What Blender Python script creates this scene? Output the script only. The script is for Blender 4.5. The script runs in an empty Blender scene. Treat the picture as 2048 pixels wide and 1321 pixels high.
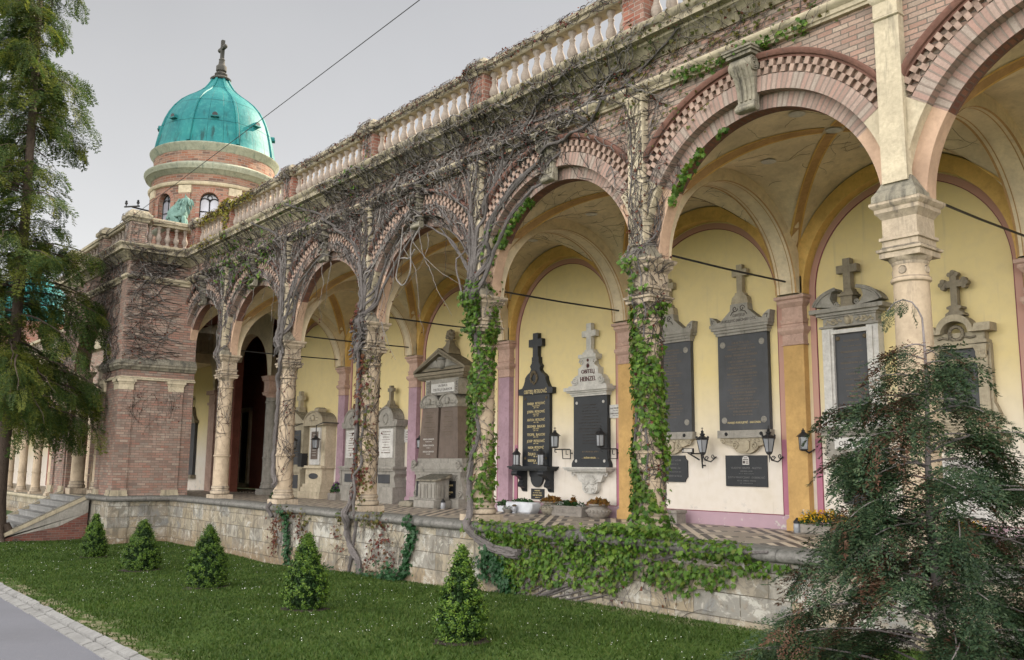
import bpy, bmesh, math, random
import numpy as np
from mathutils import Vector, Matrix
from mathutils.bvhtree import BVHTree
R = math.radians
PI = math.pi
rnd = random.Random(7)
scene = bpy.context.scene
COL = scene.collection

# ------------------------------------------------------------------ helpers
BV, BF = [], []          # facade surface, for the climbing plants to cling to

def tag(o, label=None, cat=None, group=None, kind=None):
    if label: o['label'] = label
    if cat: o['category'] = cat
    if group: o['group'] = group
    if kind: o['kind'] = kind
    return o

def thing(name, label, cat, loc=(0, 0, 0), group=None):
    o = bpy.data.objects.new(name, None)
    COL.objects.link(o)
    o.location = loc
    o.empty_display_size = .2
    return tag(o, label, cat, group)

def wloc(o):
    v = Vector((0, 0, 0))
    while o is not None:
        v += o.location
        o = o.parent
    return v

def dup(root, loc, label=None, group=None):
    r = root.copy(); COL.objects.link(r); r.location = loc
    if label: r['label'] = label
    if group: r['group'] = group
    for ch in list(root.children):
        c = ch.copy(); COL.objects.link(c); c.parent = r
        for g in list(ch.children):
            d = g.copy(); COL.objects.link(d); d.parent = c
    return r

class MB:
    def __init__(s):
        s.v = []; s.f = []; s.uv = {}
    def face(s, pts, uv=None):
        n = len(s.v)
        s.v += [tuple(p) for p in pts]
        if uv: s.uv[len(s.f)] = uv
        s.f.append(tuple(range(n, n + len(pts))))
    def box(s, x0, x1, y0, y1, z0, z1):
        n = len(s.v)
        s.v += [(x0, y0, z0), (x1, y0, z0), (x1, y1, z0), (x0, y1, z0), (x0, y0, z1), (x1, y0, z1), (x1, y1, z1), (x0, y1, z1)]
        for q in ((0, 3, 2, 1), (4, 5, 6, 7), (0, 1, 5, 4), (1, 2, 6, 5), (2, 3, 7, 6), (3, 0, 4, 7)):
            s.f.append(tuple(n + i for i in q))
        return s
    def obox(s, c, ux, uy, uz):
        """oriented box: centre and three half-axis vectors"""
        c, ux, uy, uz = map(Vector, (c, ux, uy, uz)); n = len(s.v)
        for a, b, d in ((-1, -1, -1), (1, -1, -1), (1, 1, -1), (-1, 1, -1), (-1, -1, 1), (1, -1, 1), (1, 1, 1), (-1, 1, 1)):
            s.v.append(tuple(c + ux * a + uy * b + uz * d))
        for q in ((0, 3, 2, 1), (4, 5, 6, 7), (0, 1, 5, 4), (1, 2, 6, 5), (2, 3, 7, 6), (3, 0, 4, 7)):
            s.f.append(tuple(n + i for i in q))
        return s
    def prism(s, poly, a, b, axis='y'):
        """poly in the plane across the axis, extruded from a to b"""
        def P(p, t):
            return {'y': (p[0], t, p[1]), 'x': (t, p[0], p[1]), 'z': (p[0], p[1], t)}[axis]
        n = len(s.v); k = len(poly)
        s.v += [P(p, a) for p in poly] + [P(p, b) for p in poly]
        s.f.append(tuple(range(n, n + k))); s.f.append(tuple(range(n + 2 * k - 1, n + k - 1, -1)))
        for i in range(k):
            j = (i + 1) % k
            s.f.append((n + i, n + k + i, n + k + j, n + j))
        return s
    def lathe(s, prof, cx=0, cy=0, cz=0, n=24, cap=True):
        b = len(s.v)
        for r, z in prof:
            for i in range(n):
                a = 2 * PI * i / n
                s.v.append((cx + r * math.cos(a), cy + r * math.sin(a), cz + z))
        for k in range(len(prof) - 1):
            for i in range(n):
                j = (i + 1) % n
                s.f.append((b + k * n + i, b + k * n + j, b + (k + 1) * n + j, b + (k + 1) * n + i))
        if cap:
            s.f.append(tuple(b + i for i in range(n - 1, -1, -1)))
            s.f.append(tuple(b + (len(prof) - 1) * n + i for i in range(n)))
        return s
    def lathe_y(s, prof, cx, cy, cz, n=16):
        """profile (r, y) turned about a horizontal axis along y"""
        b = len(s.v)
        for r, y in prof:
            for i in range(n):
                a = 2 * PI * i / n
                s.v.append((cx + r * math.cos(a), cy + y, cz + r * math.sin(a)))
        for k in range(len(prof) - 1):
            for i in range(n):
                j = (i + 1) % n
                s.f.append((b + k * n + i, b + k * n + j, b + (k + 1) * n + j, b + (k + 1) * n + i))
        s.f.append(tuple(b + i for i in range(n)))
        s.f.append(tuple(b + (len(prof) - 1) * n + i for i in range(n)))
        return s
    def sq(s, prof, cx=0, cy=0, cz=0, hy=None):
        """square-section stack: profile (half width, z)"""
        b = len(s.v)
        for h, z in prof:
            k = h if hy is None else h + hy
            s.v += [(cx - h, cy - k, cz + z), (cx + h, cy - k, cz + z), (cx + h, cy + k, cz + z), (cx - h, cy + k, cz + z)]
        m = len(prof)
        for k in range(m - 1):
            for i in range(4):
                j = (i + 1) % 4
                s.f.append((b + k * 4 + i, b + k * 4 + j, b + (k + 1) * 4 + j, b + (k + 1) * 4 + i))
        s.f.append((b + 3, b + 2, b + 1, b)); e = b + (m - 1) * 4
        s.f.append((e, e + 1, e + 2, e + 3))
        return s
    def tube(s, pts, rad, n=6, cap=True):
        pts = [Vector(p) for p in pts]
        if not hasattr(rad, '__len__'): rad = [rad] * len(pts)
        b = len(s.v); up = Vector((0.13, 0.31, 0.94)).normalized()
        u = None
        for i, p in enumerate(pts):
            t = (pts[min(i + 1, len(pts) - 1)] - pts[max(i - 1, 0)])
            t = t.normalized() if t.length > 1e-9 else Vector((0, 0, 1))
            if u is None:
                u = t.cross(up)
                if u.length < .05: u = t.cross(Vector((1, 0, 0)))
            u = (u - t * u.dot(t))
            u = u.normalized() if u.length > 1e-6 else t.orthogonal().normalized()
            w = t.cross(u)
            for k in range(n):
                a = 2 * PI * k / n
                s.v.append(tuple(p + (u * math.cos(a) + w * math.sin(a)) * rad[i]))
        for i in range(len(pts) - 1):
            for k in range(n):
                j = (k + 1) % n
                s.f.append((b + i * n + k, b + i * n + j, b + (i + 1) * n + j, b + (i + 1) * n + k))
        if cap and n > 2:
            s.f.append(tuple(b + k for k in range(n - 1, -1, -1)))
            e = b + (len(pts) - 1) * n
            s.f.append(tuple(e + k for k in range(n)))
        return s
    def ball(s, c, rx, ry=None, rz=None, n=10, m=7):
        ry = rx if ry is None else ry; rz = rx if rz is None else rz
        b = len(s.v)
        for k in range(1, m):
            t = PI * k / m
            for i in range(n):
                a = 2 * PI * i / n
                s.v.append((c[0] + rx * math.sin(t) * math.cos(a), c[1] + ry * math.sin(t) * math.sin(a), c[2] - rz * math.cos(t)))
        s.v += [(c[0], c[1], c[2] - rz), (c[0], c[1], c[2] + rz)]
        lo = b + (m - 1) * n; hi = lo + 1
        for k in range(m - 2):
            for i in range(n):
                j = (i + 1) % n
                s.f.append((b + k * n + i, b + k * n + j, b + (k + 1) * n + j, b + (k + 1) * n + i))
        for i in range(n):
            j = (i + 1) % n
            s.f.append((lo, b + j, b + i)); s.f.append((hi, b + (m - 2) * n + i, b + (m - 2) * n + j))
        return s
    def torus(s, c, r0, r1, axis='z', n=20, m=8):
        b = len(s.v)
        for i in range(n):
            a = 2 * PI * i / n
            for k in range(m):
                t = 2 * PI * k / m
                q = r0 + r1 * math.cos(t); x, y, z = q * math.cos(a), q * math.sin(a), r1 * math.sin(t)
                p = (x, y, z) if axis == 'z' else ((x, z, y) if axis == 'y' else (z, x, y))
                s.v.append((c[0] + p[0], c[1] + p[1], c[2] + p[2]))
        for i in range(n):
            for k in range(m):
                i2 = (i + 1) % n; k2 = (k + 1) % m
                s.f.append((b + i * m + k, b + i2 * m + k, b + i2 * m + k2, b + i * m + k2))
        return s
    def build(s, name, m, parent=None, bvh=False, smooth=30, fix=True, bevel=0):
        off = wloc(parent) if parent is not None else Vector((0, 0, 0))
        me = bpy.data.meshes.new(name)
        V = np.array(s.v, dtype=float)
        me.from_pydata((V - np.array(off)).tolist(), [], s.f)
        if fix:
            bm = bmesh.new(); bm.from_mesh(me)
            bmesh.ops.recalc_face_normals(bm, faces=bm.faces)
            bm.to_mesh(me); bm.free()
        if bvh:
            n = len(BV); BV.extend(s.v); BF.extend([tuple(i + n for i in f) for f in s.f])
        uvl = me.uv_layers.new(name='UVMap')
        nv = len(me.loops)
        vi = np.empty(nv, dtype=np.int32); me.loops.foreach_get('vertex_index', vi)
        co = np.empty(len(me.vertices) * 3); me.vertices.foreach_get('co', co); co = co.reshape(-1, 3) + np.array(off)
        nf = len(me.polygons)
        no = np.empty(nf * 3); me.polygons.foreach_get('normal', no); no = no.reshape(-1, 3)
        lt = np.empty(nf, dtype=np.int32); me.polygons.foreach_get('loop_total', lt)
        fi = np.repeat(np.arange(nf), lt)
        P = co[vi]; N = np.abs(no[fi])
        hor = N[:, 2] > .72; isx = N[:, 0] > N[:, 1]
        u = np.where(isx & ~hor, P[:, 1], P[:, 0]); w = np.where(hor, P[:, 1], P[:, 2])
        uv = np.stack([u, w], 1)
        if s.uv:
            ls = np.empty(nf, dtype=np.int32); me.polygons.foreach_get('loop_start', ls)
            # match loops to the given uvs through the vertex order (normals may have been flipped)
            for k, q in s.uv.items():
                f = s.f[k]; mp = {f[i]: q[i] for i in range(len(f))}
                for l in range(ls[k], ls[k] + lt[k]):
                    uv[l] = mp[vi[l]]
        uvl.data.foreach_set('uv', uv.ravel())
        if smooth:
            me.polygons.foreach_set('use_smooth', np.ones(nf, dtype=bool))
            me.set_sharp_from_angle(angle=R(smooth))
        me.materials.append(m)
        o = bpy.data.objects.new(name, me); COL.objects.link(o)
        if parent is not None: o.parent = parent
        if bevel:
            b = o.modifiers.new('bevel', 'BEVEL'); b.width = bevel; b.segments = 1; b.limit_method = 'ANGLE'; b.angle_limit = R(50)
        return o

def fast(name, V, F, m, parent=None, smooth=False, rnds=None):
    """numpy mesh: V (n,3), F (k,3 or 4)"""
    off = wloc(parent) if parent is not None else Vector((0, 0, 0))
    me = bpy.data.meshes.new(name)
    V = np.asarray(V, dtype=np.float32) - np.array(off, dtype=np.float32); F = np.asarray(F, dtype=np.int32)
    me.vertices.add(len(V)); me.vertices.foreach_set('co', V.ravel())
    k = F.shape[1]
    me.loops.add(F.size); me.loops.foreach_set('vertex_index', F.ravel())
    me.polygons.add(len(F)); me.polygons.foreach_set('loop_start', np.arange(0, F.size, k, dtype=np.int32))
    if smooth: me.polygons.foreach_set('use_smooth', np.ones(len(F), dtype=bool))
    me.update(calc_edges=True)
    me.validate()
    me.materials.append(m)
    o = bpy.data.objects.new(name, me); COL.objects.link(o)
    if parent is not None: o.parent = parent
    return o

# ------------------------------------------------------------------ materials
class NT:
    def __init__(s, name):
        s.m = bpy.data.materials.new(name); s.m.use_nodes = True
        s.t = s.m.node_tree; s.n = s.t.nodes; s.l = s.t.links
        s.b = s.n['Principled BSDF']; s.out = s.n['Material Output']
        s.pos = None
    def node(s, t, **k):
        o = s.n.new(t)
        for a, v in k.items(): setattr(o, a, v)
        return o
    def link(s, a, b): s.l.new(a, b)
    def val(s, sock, v):
        if hasattr(v, 'links') or isinstance(v, bpy.types.NodeSocket): s.link(v, sock)
        else: sock.default_value = v
    def P(s):
        if s.pos is None: s.pos = s.node('ShaderNodeNewGeometry')
        return s.pos.outputs['Position']
    def geo(s, k): s.P(); return s.pos.outputs[k]
    def uv(s): return s.node('ShaderNodeUVMap', uv_map='UVMap').outputs[0]
    def mapping(s, v, scale=(1, 1, 1), loc=(0, 0, 0), rot=(0, 0, 0)):
        o = s.node('ShaderNodeMapping'); s.link(v, o.inputs[0])
        o.inputs['Scale'].default_value = scale; o.inputs['Location'].default_value = loc; o.inputs['Rotation'].default_value = rot
        return o.outputs[0]
    def noise(s, scale, detail=4, vec=None, rough=.55, dist=0):
        o = s.node('ShaderNodeTexNoise'); s.link(vec if vec is not None else s.P(), o.inputs['Vector'])
        o.inputs['Scale'].default_value = scale; o.inputs['Detail'].default_value = detail
        o.inputs['Roughness'].default_value = rough; o.inputs['Distortion'].default_value = dist
        return o.outputs['Fac']
    def ramp(s, fac, stops):
        o = s.node('ShaderNodeValToRGB'); s.link(fac, o.inputs[0]); e = o.color_ramp.elements
        while len(e) < len(stops): e.new(.5)
        for x, (p, c) in zip(e, stops):
            x.position = p; x.color = (*c, 1) if len(c) == 3 else c
        return o.outputs[0]
    def rng(s, fac, a, b, c=0., d=1.):
        o = s.node('ShaderNodeMapRange'); o.clamp = True; s.link(fac, o.inputs[0])
        for i, v in zip((1, 2, 3, 4), (a, b, c, d)): o.inputs[i].default_value = v
        return o.outputs[0]
    def mix(s, fac, a, b, mode='MIX'):
        o = s.node('ShaderNodeMix', data_type='RGBA', blend_type=mode)
        s.val(o.inputs[0], fac)
        for sock, v in ((o.inputs[6], a), (o.inputs[7], b)):
            if isinstance(v, tuple): v = (*v, 1) if len(v) == 3 else v
            s.val(sock, v)
        return o.outputs[2]
    def math(s, op, a, b=0.):
        o = s.node('ShaderNodeMath', operation=op); s.val(o.inputs[0], a); s.val(o.inputs[1], b); return o.outputs[0]
    def sep(s, v):
        o = s.node('ShaderNodeSeparateXYZ'); s.link(v, o.inputs[0]); return o.outputs
    def bump(s, h, strength=.4, dist=.02, prev=None):
        o = s.node('ShaderNodeBump'); s.link(h, o.inputs['Height'])
        o.inputs['Strength'].default_value = strength; o.inputs['Distance'].default_value = dist
        if prev is not None: s.link(prev, o.inputs['Normal'])
        return o.outputs[0]
    def done(s, col, rough=.8, normal=None, spec=.3, metal=0):
        if isinstance(col, tuple): s.b.inputs['Base Color'].default_value = (*col, 1)
        else: s.link(col, s.b.inputs['Base Color'])
        s.val(s.b.inputs['Roughness'], rough)
        s.b.inputs['Specular IOR Level'].default_value = spec
        s.b.inputs['Metallic'].default_value = metal
        if normal is not None: s.link(normal, s.b.inputs['Normal'])
        return s.m

def mul(c, k): return tuple(x * k for x in c)

def stone(name, c, dark=(.06, .055, .05), amount=.5, scale=3., rough=.85, bump=.35, grime=0., fine=24.):
    """weathered stone or plaster: blotches, stains, pits; grime = lichen lying on the tops"""
    t = NT(name)
    n1 = t.noise(scale, 6, rough=.62); n2 = t.noise(scale * 4.1, 5); n3 = t.noise(fine, 3)
    col = t.mix(t.rng(n1, .35, .7), mul(c, 1.12), mul(c, .78))
    col = t.mix(t.rng(n2, .5, .72, 0, .5), col, (c[0] * .62, c[1] * .6, c[2] * .6))
    st = t.noise(1., 6, t.mapping(t.P(), (7, 7, 1.1)), .65)
    thr = .68 - .2 * amount
    col = t.mix(t.rng(st, thr, thr + .16, 0, .75 * min(1, amount + .2)), col, dark)
    if grime:
        z = t.sep(t.geo('Normal'))[2]
        g = t.math('MULTIPLY', t.rng(z, .25, .8), t.rng(n2, .3, .55, .35, 1.))
        col = t.mix(t.math('MULTIPLY', g, grime), col, (.055, .056, .048))
    col = t.mix(t.rng(n3, .3, .7, 0, .22), col, mul(c, .55))
    b = t.bump(n2, bump, .03); b = t.bump(n3, bump * .6, .008, b)
    return t.done(col, rough, b)

def brick(name, cols, mortar, w=.215, h=.066, gap=.09, vary=1., bump=.6, offset=.5, soot=.35, rowscale=1.):
    t = NT(name)
    uv = t.uv()
    dn = t.node('ShaderNodeTexNoise'); t.link(uv, dn.inputs['Vector']); dn.inputs['Scale'].default_value = 9; dn.inputs['Detail'].default_value = 2
    vm = t.node('ShaderNodeVectorMath', operation='MULTIPLY_ADD'); t.link(dn.outputs['Color'], vm.inputs[0])
    vm.inputs[1].default_value = (.012, .008, 0); t.link(uv, vm.inputs[2])
    br = t.node('ShaderNodeTexBrick'); t.link(vm.outputs[0], br.inputs['Vector'])
    br.offset = offset
    br.inputs['Color1'].default_value = (0, 0, 0, 1); br.inputs['Color2'].default_value = (1, 1, 1, 1); br.inputs['Mortar'].default_value = (.5, .5, .5, 1)
    br.inputs['Scale'].default_value = 1; br.inputs['Mortar Size'].default_value = h * gap; br.inputs['Mortar Smooth'].default_value = .25
    br.inputs['Bias'].default_value = 0; br.inputs['Brick Width'].default_value = w; br.inputs['Row Height'].default_value = h
    n = len(cols)
    col = t.ramp(br.outputs['Color'], [((i + .5) / n, c) for i, c in enumerate(cols)])
    n1 = t.noise(2.2, 5); n2 = t.noise(38, 4)
    col = t.mix(t.rng(n2, .35, .7, 0, .45), col, mul(cols[0], .6))
    col = t.mix(t.rng(n1, .5, .75, 0, soot), col, (.10, .085, .075))
    col = t.mix(br.outputs['Fac'], col, mortar)
    st = t.noise(1., 5, t.mapping(t.P(), (5, 5, .8)), .6)
    col = t.mix(t.rng(st, .62, .8, 0, soot), col, (.42, .38, .33))
    hgt = t.math('SUBTRACT', t.math('MULTIPLY', n2, .4), br.outputs['Fac'])
    return t.done(col, .88, t.bump(hgt, bump, .012), .2)

def plain(name, c, rough=.6, var=.2, scale=6, metal=0, spec=.4, bump=.12):
    t = NT(name); n = t.noise(scale, 5)
    col = t.mix(t.rng(n, .3, .7), mul(c, 1 + var), mul(c, 1 - var))
    return t.done(col, rough, t.bump(n, bump, .01), spec, metal)

def leafmat(name, cols, rough=.5, trans=.25):
    t = NT(name)
    r = t.geo('Random Per Island')
    n = len(cols)
    col = t.ramp(r, [((i + .5) / n, c) for i, c in enumerate(cols)])
    nz = t.noise(1.3, 3)
    col = t.mix(t.rng(nz, .35, .68, 0, .55), col, mul(cols[0], .6))
    t.done(col, rough, None, .25)
    if trans:
        tr = t.node('ShaderNodeBsdfTranslucent'); t.link(col, tr.inputs[0])
        mx = t.node('ShaderNodeMixShader'); mx.inputs[0].default_value = trans
        t.link(t.b.outputs[0], mx.inputs[1]); t.link(tr.outputs[0], mx.inputs[2]); t.link(mx.outputs[0], t.out.inputs[0])
    return t.m

MT = {}
MT['brick'] = brick('weathered_pink_brick', [(.33, .21, .165), (.41, .30, .24), (.26, .20, .168), (.45, .36, .285), (.40, .235, .185), (.35, .29, .24)], (.165, .142, .118), soot=.42, gap=.11, bump=.9)
MT['brick_pav'] = brick('pavilion_pink_brick', [(.31, .185, .145), (.37, .265, .215), (.23, .16, .135), (.41, .33, .27), (.35, .18, .14), (.30, .245, .205)], (.155, .135, .115), soot=.5, bump=.9, w=.24, h=.074)
MT['brick_stair'] = brick('dark_stair_brick', [(.17, .06, .045), (.22, .10, .075), (.13, .06, .05)], (.16, .13, .11), w=.22, h=.07, soot=.6)
MT['brick_red'] = brick('red_brick', [(.30, .11, .075), (.38, .19, .14), (.25, .13, .10), (.36, .22, .17)], (.33, .28, .24), w=.24, h=.075, soot=.45)
MT['brick_tower'] = brick('tower_brick', [(.30, .13, .085), (.36, .20, .145), (.22, .13, .10), (.40, .25, .18), (.15, .10, .085)], (.30, .25, .2), w=.25, h=.085, soot=.45)
MT['vouss'] = brick('pink_voussoir_brick', [(.37, .245, .205), (.43, .32, .27), (.30, .215, .18), (.40, .25, .205), (.36, .30, .255)], (.24, .19, .16), w=.075, h=.5, gap=.022, offset=0, soot=.22, bump=.8)
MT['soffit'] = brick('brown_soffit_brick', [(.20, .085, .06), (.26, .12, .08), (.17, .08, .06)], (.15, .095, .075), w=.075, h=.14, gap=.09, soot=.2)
MT['hood'] = stone('dark_red_terracotta', (.19, .095, .072), amount=.55, scale=4)
MT['cream'] = stone('cream_limestone', (.55, .47, .34), amount=.55, grime=.9)
MT['cornice'] = stone('weathered_cornice_stone', (.43, .37, .265), amount=.7, grime=.8, scale=4)
MT['column'] = stone('column_limestone', (.49, .385, .275), amount=.55, grime=.9, scale=2.4)
MT['capital'] = stone('capital_limestone', (.48, .39, .29), amount=.85, grime=1., scale=5)
MT['coping'] = stone('lichened_coping_stone', (.20, .19, .175), (.04, .04, .038), amount=.8, scale=5, bump=.6, grime=.7)
MT['stucco'] = stone('pink_stucco', (.56, .38, .27), amount=.18, scale=2, bump=.2)
MT['console'] = stone('sooty_keystone', (.29, .26, .20), amount=.95, scale=5, bump=.7, grime=.9)
MT['vault'] = stone('vault_plaster', (.72, .60, .42), (.15, .12, .09), amount=.2, scale=1.6, bump=.1)
MT['ochre'] = stone('ochre_paint', (.68, .44, .145), (.2, .14, .09), amount=.16, scale=2, bump=.1)
MT['rib'] = stone('brown_painted_band', (.47, .285, .125), (.15, .12, .09), amount=.2, scale=3, bump=.1)
MT['pinkband'] = stone('dusty_pink_paint', (.47, .245, .20), amount=.12, scale=2, bump=.1)
MT['imposttan'] = stone('rose_tan_plaster', (.50, .34, .275), amount=.16, scale=3, bump=.12)
MT['mauve'] = stone('mauve_paint', (.375, .25, .295), (.3, .25, .25), amount=.15, scale=2, bump=.1)
MT['ochrepil'] = stone('ochre_pilaster_paint', (.53, .335, .13), (.5, .45, .4), amount=.14, scale=2, bump=.1)
MT['darkred'] = stone('dark_red_hall_paint', (.22, .075, .05), amount=.2, scale=2, bump=.1)
MT['iron'] = plain('black_iron', (.018, .018, .02), .5, .3, 20)
MT['glass'] = plain('lantern_glass', (.30, .31, .33), .15, .2, 3, spec=.6)
MT['glassdark'] = plain('dark_door_glass', (.008, .008, .01), .12, .2, 3, spec=.6)
MT['white'] = stone('white_marble', (.60, .58, .55), (.2, .19, .18), amount=.35, scale=5, bump=.15)
MT['greystone'] = stone('grey_memorial_stone', (.31, .29, .255), (.06, .055, .05), amount=.7, scale=5, bump=.3, grime=.6)
MT['tanstone'] = stone('tan_memorial_stone', (.40, .345, .25), (.08, .07, .06), amount=.5, scale=5, bump=.3, grime=.7)
MT['brownstone'] = stone('sooty_brown_stone', (.24, .205, .15), (.05, .045, .04), amount=.6, scale=5, bump=.3, grime=.7)
MT['black'] = stone('black_granite', (.022, .024, .028), (.05, .05, .055), amount=.3, scale=4, rough=.35, bump=.05)
MT['slate'] = stone('worn_slate', (.062, .064, .07), (.025, .025, .028), amount=.4, scale=2, rough=.5, bump=.06)
MT['browntab'] = stone('brown_marble', (.15, .115, .095), (.08, .06, .05), amount=.3, scale=2, rough=.5, bump=.06)
MT['gold'] = plain('gold_leaf', (.62, .50, .25), .5, .15, 40)
MT['goldfade'] = plain('faded_gilding', (.16, .125, .09), .6, .3, 40)
MT['engrave'] = plain('dark_engraving', (.06, .05, .045), .8, .2, 30)
MT['letterwhite'] = plain('pale_lettering', (.55, .53, .5), .7, .1, 30)
MT['bronze'] = plain('old_bronze', (.13, .10, .06), .55, .35, 18, metal=.3)

# wall paint: whitish low down, grading softly into cream above
t = NT('inner_wall_paint')
z = t.sep(t.P())[2]; nz = t.noise(1.2, 4); n2 = t.noise(7, 5)
h = t.math('ADD', z, t.math('MULTIPLY', nz, .5))
col = t.mix(t.rng(h, 1.35, 2.9), (.68, .62, .55), (.70, .57, .29))
col = t.mix(t.rng(n2, .45, .75, 0, .22), col, (.5, .42, .3))
bl = t.noise(.55, 6, rough=.65); col = t.mix(t.rng(bl, .52, .72, 0, .28), col, (.47, .38, .22))
sk = t.noise(1., 5, t.mapping(t.P(), (9, 1, .5)), .6); col = t.mix(t.rng(sk, .60, .74, 0, .3), col, (.40, .34, .26))
pe = t.noise(3.1, 6, rough=.7)
lowm = t.math('MULTIPLY', t.rng(z, .42, .12), t.rng(pe, .57, .6))
col = t.mix(lowm, col, (.5, .47, .43))
MT['wall'] = t.done(col, .85, t.bump(n2, .1, .01), .2)
t = NT('mauve_skirting_paint')
n2 = t.noise(7, 5); pe = t.noise(2.6, 6, rough=.7)
col = t.mix(t.rng(n2, .4, .75, 0, .3), (.43, .30, .345), (.34, .25, .28))
col = t.mix(t.rng(pe, .58, .61), col, (.52, .49, .45))
MT['skirt'] = t.done(col, .85, t.bump(pe, .3, .02), .2)
# pink/magenta edge band: dusty above 1.45 m, fresher magenta below
t = NT('wall_edge_band_paint')
z = t.sep(t.P())[2]; n2 = t.noise(5, 4)
col = t.mix(t.rng(z, 1.44, 1.47), (.38, .15, .22), (.47, .27, .215))
col = t.mix(t.rng(n2, .4, .75, 0, .2), col, (.4, .3, .28))
MT['edgeband'] = t.done(col, .85)
MT['edgeline'] = plain('dark_red_line_paint', (.19, .05, .07), .8, .2)

# podium ashlar
t = NT('stained_ashlar')
br = t.node('ShaderNodeTexBrick'); t.link(t.uv(), br.inputs['Vector']); br.offset = .43
br.inputs['Color1'].default_value = (0, 0, 0, 1); br.inputs['Color2'].default_value = (1, 1, 1, 1); br.inputs['Mortar'].default_value = (.5, .5, .5, 1)
br.inputs['Scale'].default_value = 1; br.inputs['Mortar Size'].default_value = .007; br.inputs['Mortar Smooth'].default_value = .4
br.inputs['Brick Width'].default_value = .74; br.inputs['Row Height'].default_value = .305
n1 = t.noise(1.6, 7, rough=.7, dist=.6); n2 = t.noise(6, 6, rough=.65); n3 = t.noise(40, 3)
col = t.ramp(br.outputs['Color'], [(0, (.285, .24, .17)), (.3, (.335, .30, .235)), (.55, (.315, .255, .175)), (.8, (.225, .215, .195)), (1, (.35, .315, .255))])
pb = t.ramp(br.outputs['Color'], [(0, (0, 0, 0)), (1, (1, 1, 1))])
shift = t.math('ADD', n1, t.math('MULTIPLY', t.math('SUBTRACT', pb, .5), .10))
col = t.mix(t.rng(shift, .55, .60), col, (.42, .40, .355))
col = t.mix(t.math('MULTIPLY', t.rng(t.noise(1.1, 7, t.mapping(t.P(), loc=(7, 3, 1)), .7, .8), .55, .62), .8), col, (.20, .20, .195))
st = t.noise(1., 6, t.mapping(t.P(), (4, 4, .8)), .65)
col = t.mix(t.rng(st, .52, .66, 0, .75), col, (.105, .097, .083))
col = t.mix(t.rng(n2, .55, .75, 0, .5), col, (.27, .19, .11))
z = t.sep(t.P())[2]
col = t.mix(t.math('MULTIPLY', t.rng(z, -.85, -1.35), t.rng(n2, .3, .5)), col, (.22, .16, .10))
col = t.mix(t.math('MULTIPLY', br.outputs['Fac'], t.rng(n2, .35, .5, .35, 1.)), col, (.12, .105, .085))
pat = t.noise(3.3, 8, t.mapping(t.P(), loc=(2, 9, 4)), .75, 1.2)
col = t.mix(t.rng(pat, .54, .58, 0, .75), col, (.16, .145, .12))
col = t.mix(t.rng(pat, .44, .40, 0, .6), col, (.50, .47, .41))
hg = t.math('SUBTRACT', t.math('ADD', t.math('MULTIPLY', n2, .7), t.math('MULTIPLY', n3, .25)), br.outputs['Fac'])
MT['ashlar'] = t.done(col, .9, t.bump(hg, .7, .025), .15)

# tiled floor: black and cream zigzag stripes
t = NT('zigzag_floor_tiles')
xyz = t.sep(t.P())
def tri(s, p, ofs=0.):
    return t.math('PINGPONG', t.math('ADD', s, 100 + ofs), p)
zz = t.math('ADD', tri(xyz[0], .9), tri(xyz[1], .9))
sw = t.math('PINGPONG', zz, .15)
dk = t.rng(sw, .068, .078)
n2 = t.noise(3, 5)
col = t.mix(dk, (.50, .43, .34), (.055, .05, .052))
col = t.mix(t.rng(n2, .5, .75, 0, .5), col, (.25, .22, .2))
edge = t.rng(xyz[1], .38, .36)
col = t.mix(edge, col, (.11, .105, .105))
MT['floor'] = t.done(col, .5, None, .35)
# ------------------------------------------------------------------ camera, light, sky
f_px = 1814.3
cd = bpy.data.cameras.new('camera'); cam = bpy.data.objects.new('camera', cd); COL.objects.link(cam)
yaw, pit, rol = R(50.827), R(8.608), R(.579)
fh = Vector((-math.sin(yaw), math.cos(yaw), 0)); rv = Vector((math.cos(yaw), math.sin(yaw), 0)); upv = Vector((0, 0, 1))
fw = fh * math.cos(pit) + upv * math.sin(pit); uu = -fh * math.sin(pit) + upv * math.cos(pit)
r2 = rv * math.cos(rol) + uu * math.sin(rol); u2 = -rv * math.sin(rol) + uu * math.cos(rol)
cam.matrix_world = Matrix(((r2.x, u2.x, -fw.x, 4.99), (r2.y, u2.y, -fw.y, -9.932), (r2.z, u2.z, -fw.z, .931), (0, 0, 0, 1)))
cd.sensor_width = 36; cd.lens = f_px / 2048 * 36; cd.clip_end = 3000; cd.clip_start = .05
scene.camera = cam

SUN_AZ = R(96)      # direction towards the sun in the xy plane (behind the arcade, to the right)
SUN_EL = R(35)
sd = Vector((math.cos(SUN_AZ) * math.cos(SUN_EL), math.sin(SUN_AZ) * math.cos(SUN_EL), math.sin(SUN_EL)))
sl = bpy.data.lights.new('sun', 'SUN'); sun = bpy.data.objects.new('sun', sl); COL.objects.link(sun)
sl.energy = 5.0; sl.angle = R(.6); sl.color = (1, .87, .68)
sun.rotation_euler = sd.to_track_quat('Z', 'Y').to_euler()
sun.location = (0, 0, 60)

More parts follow.
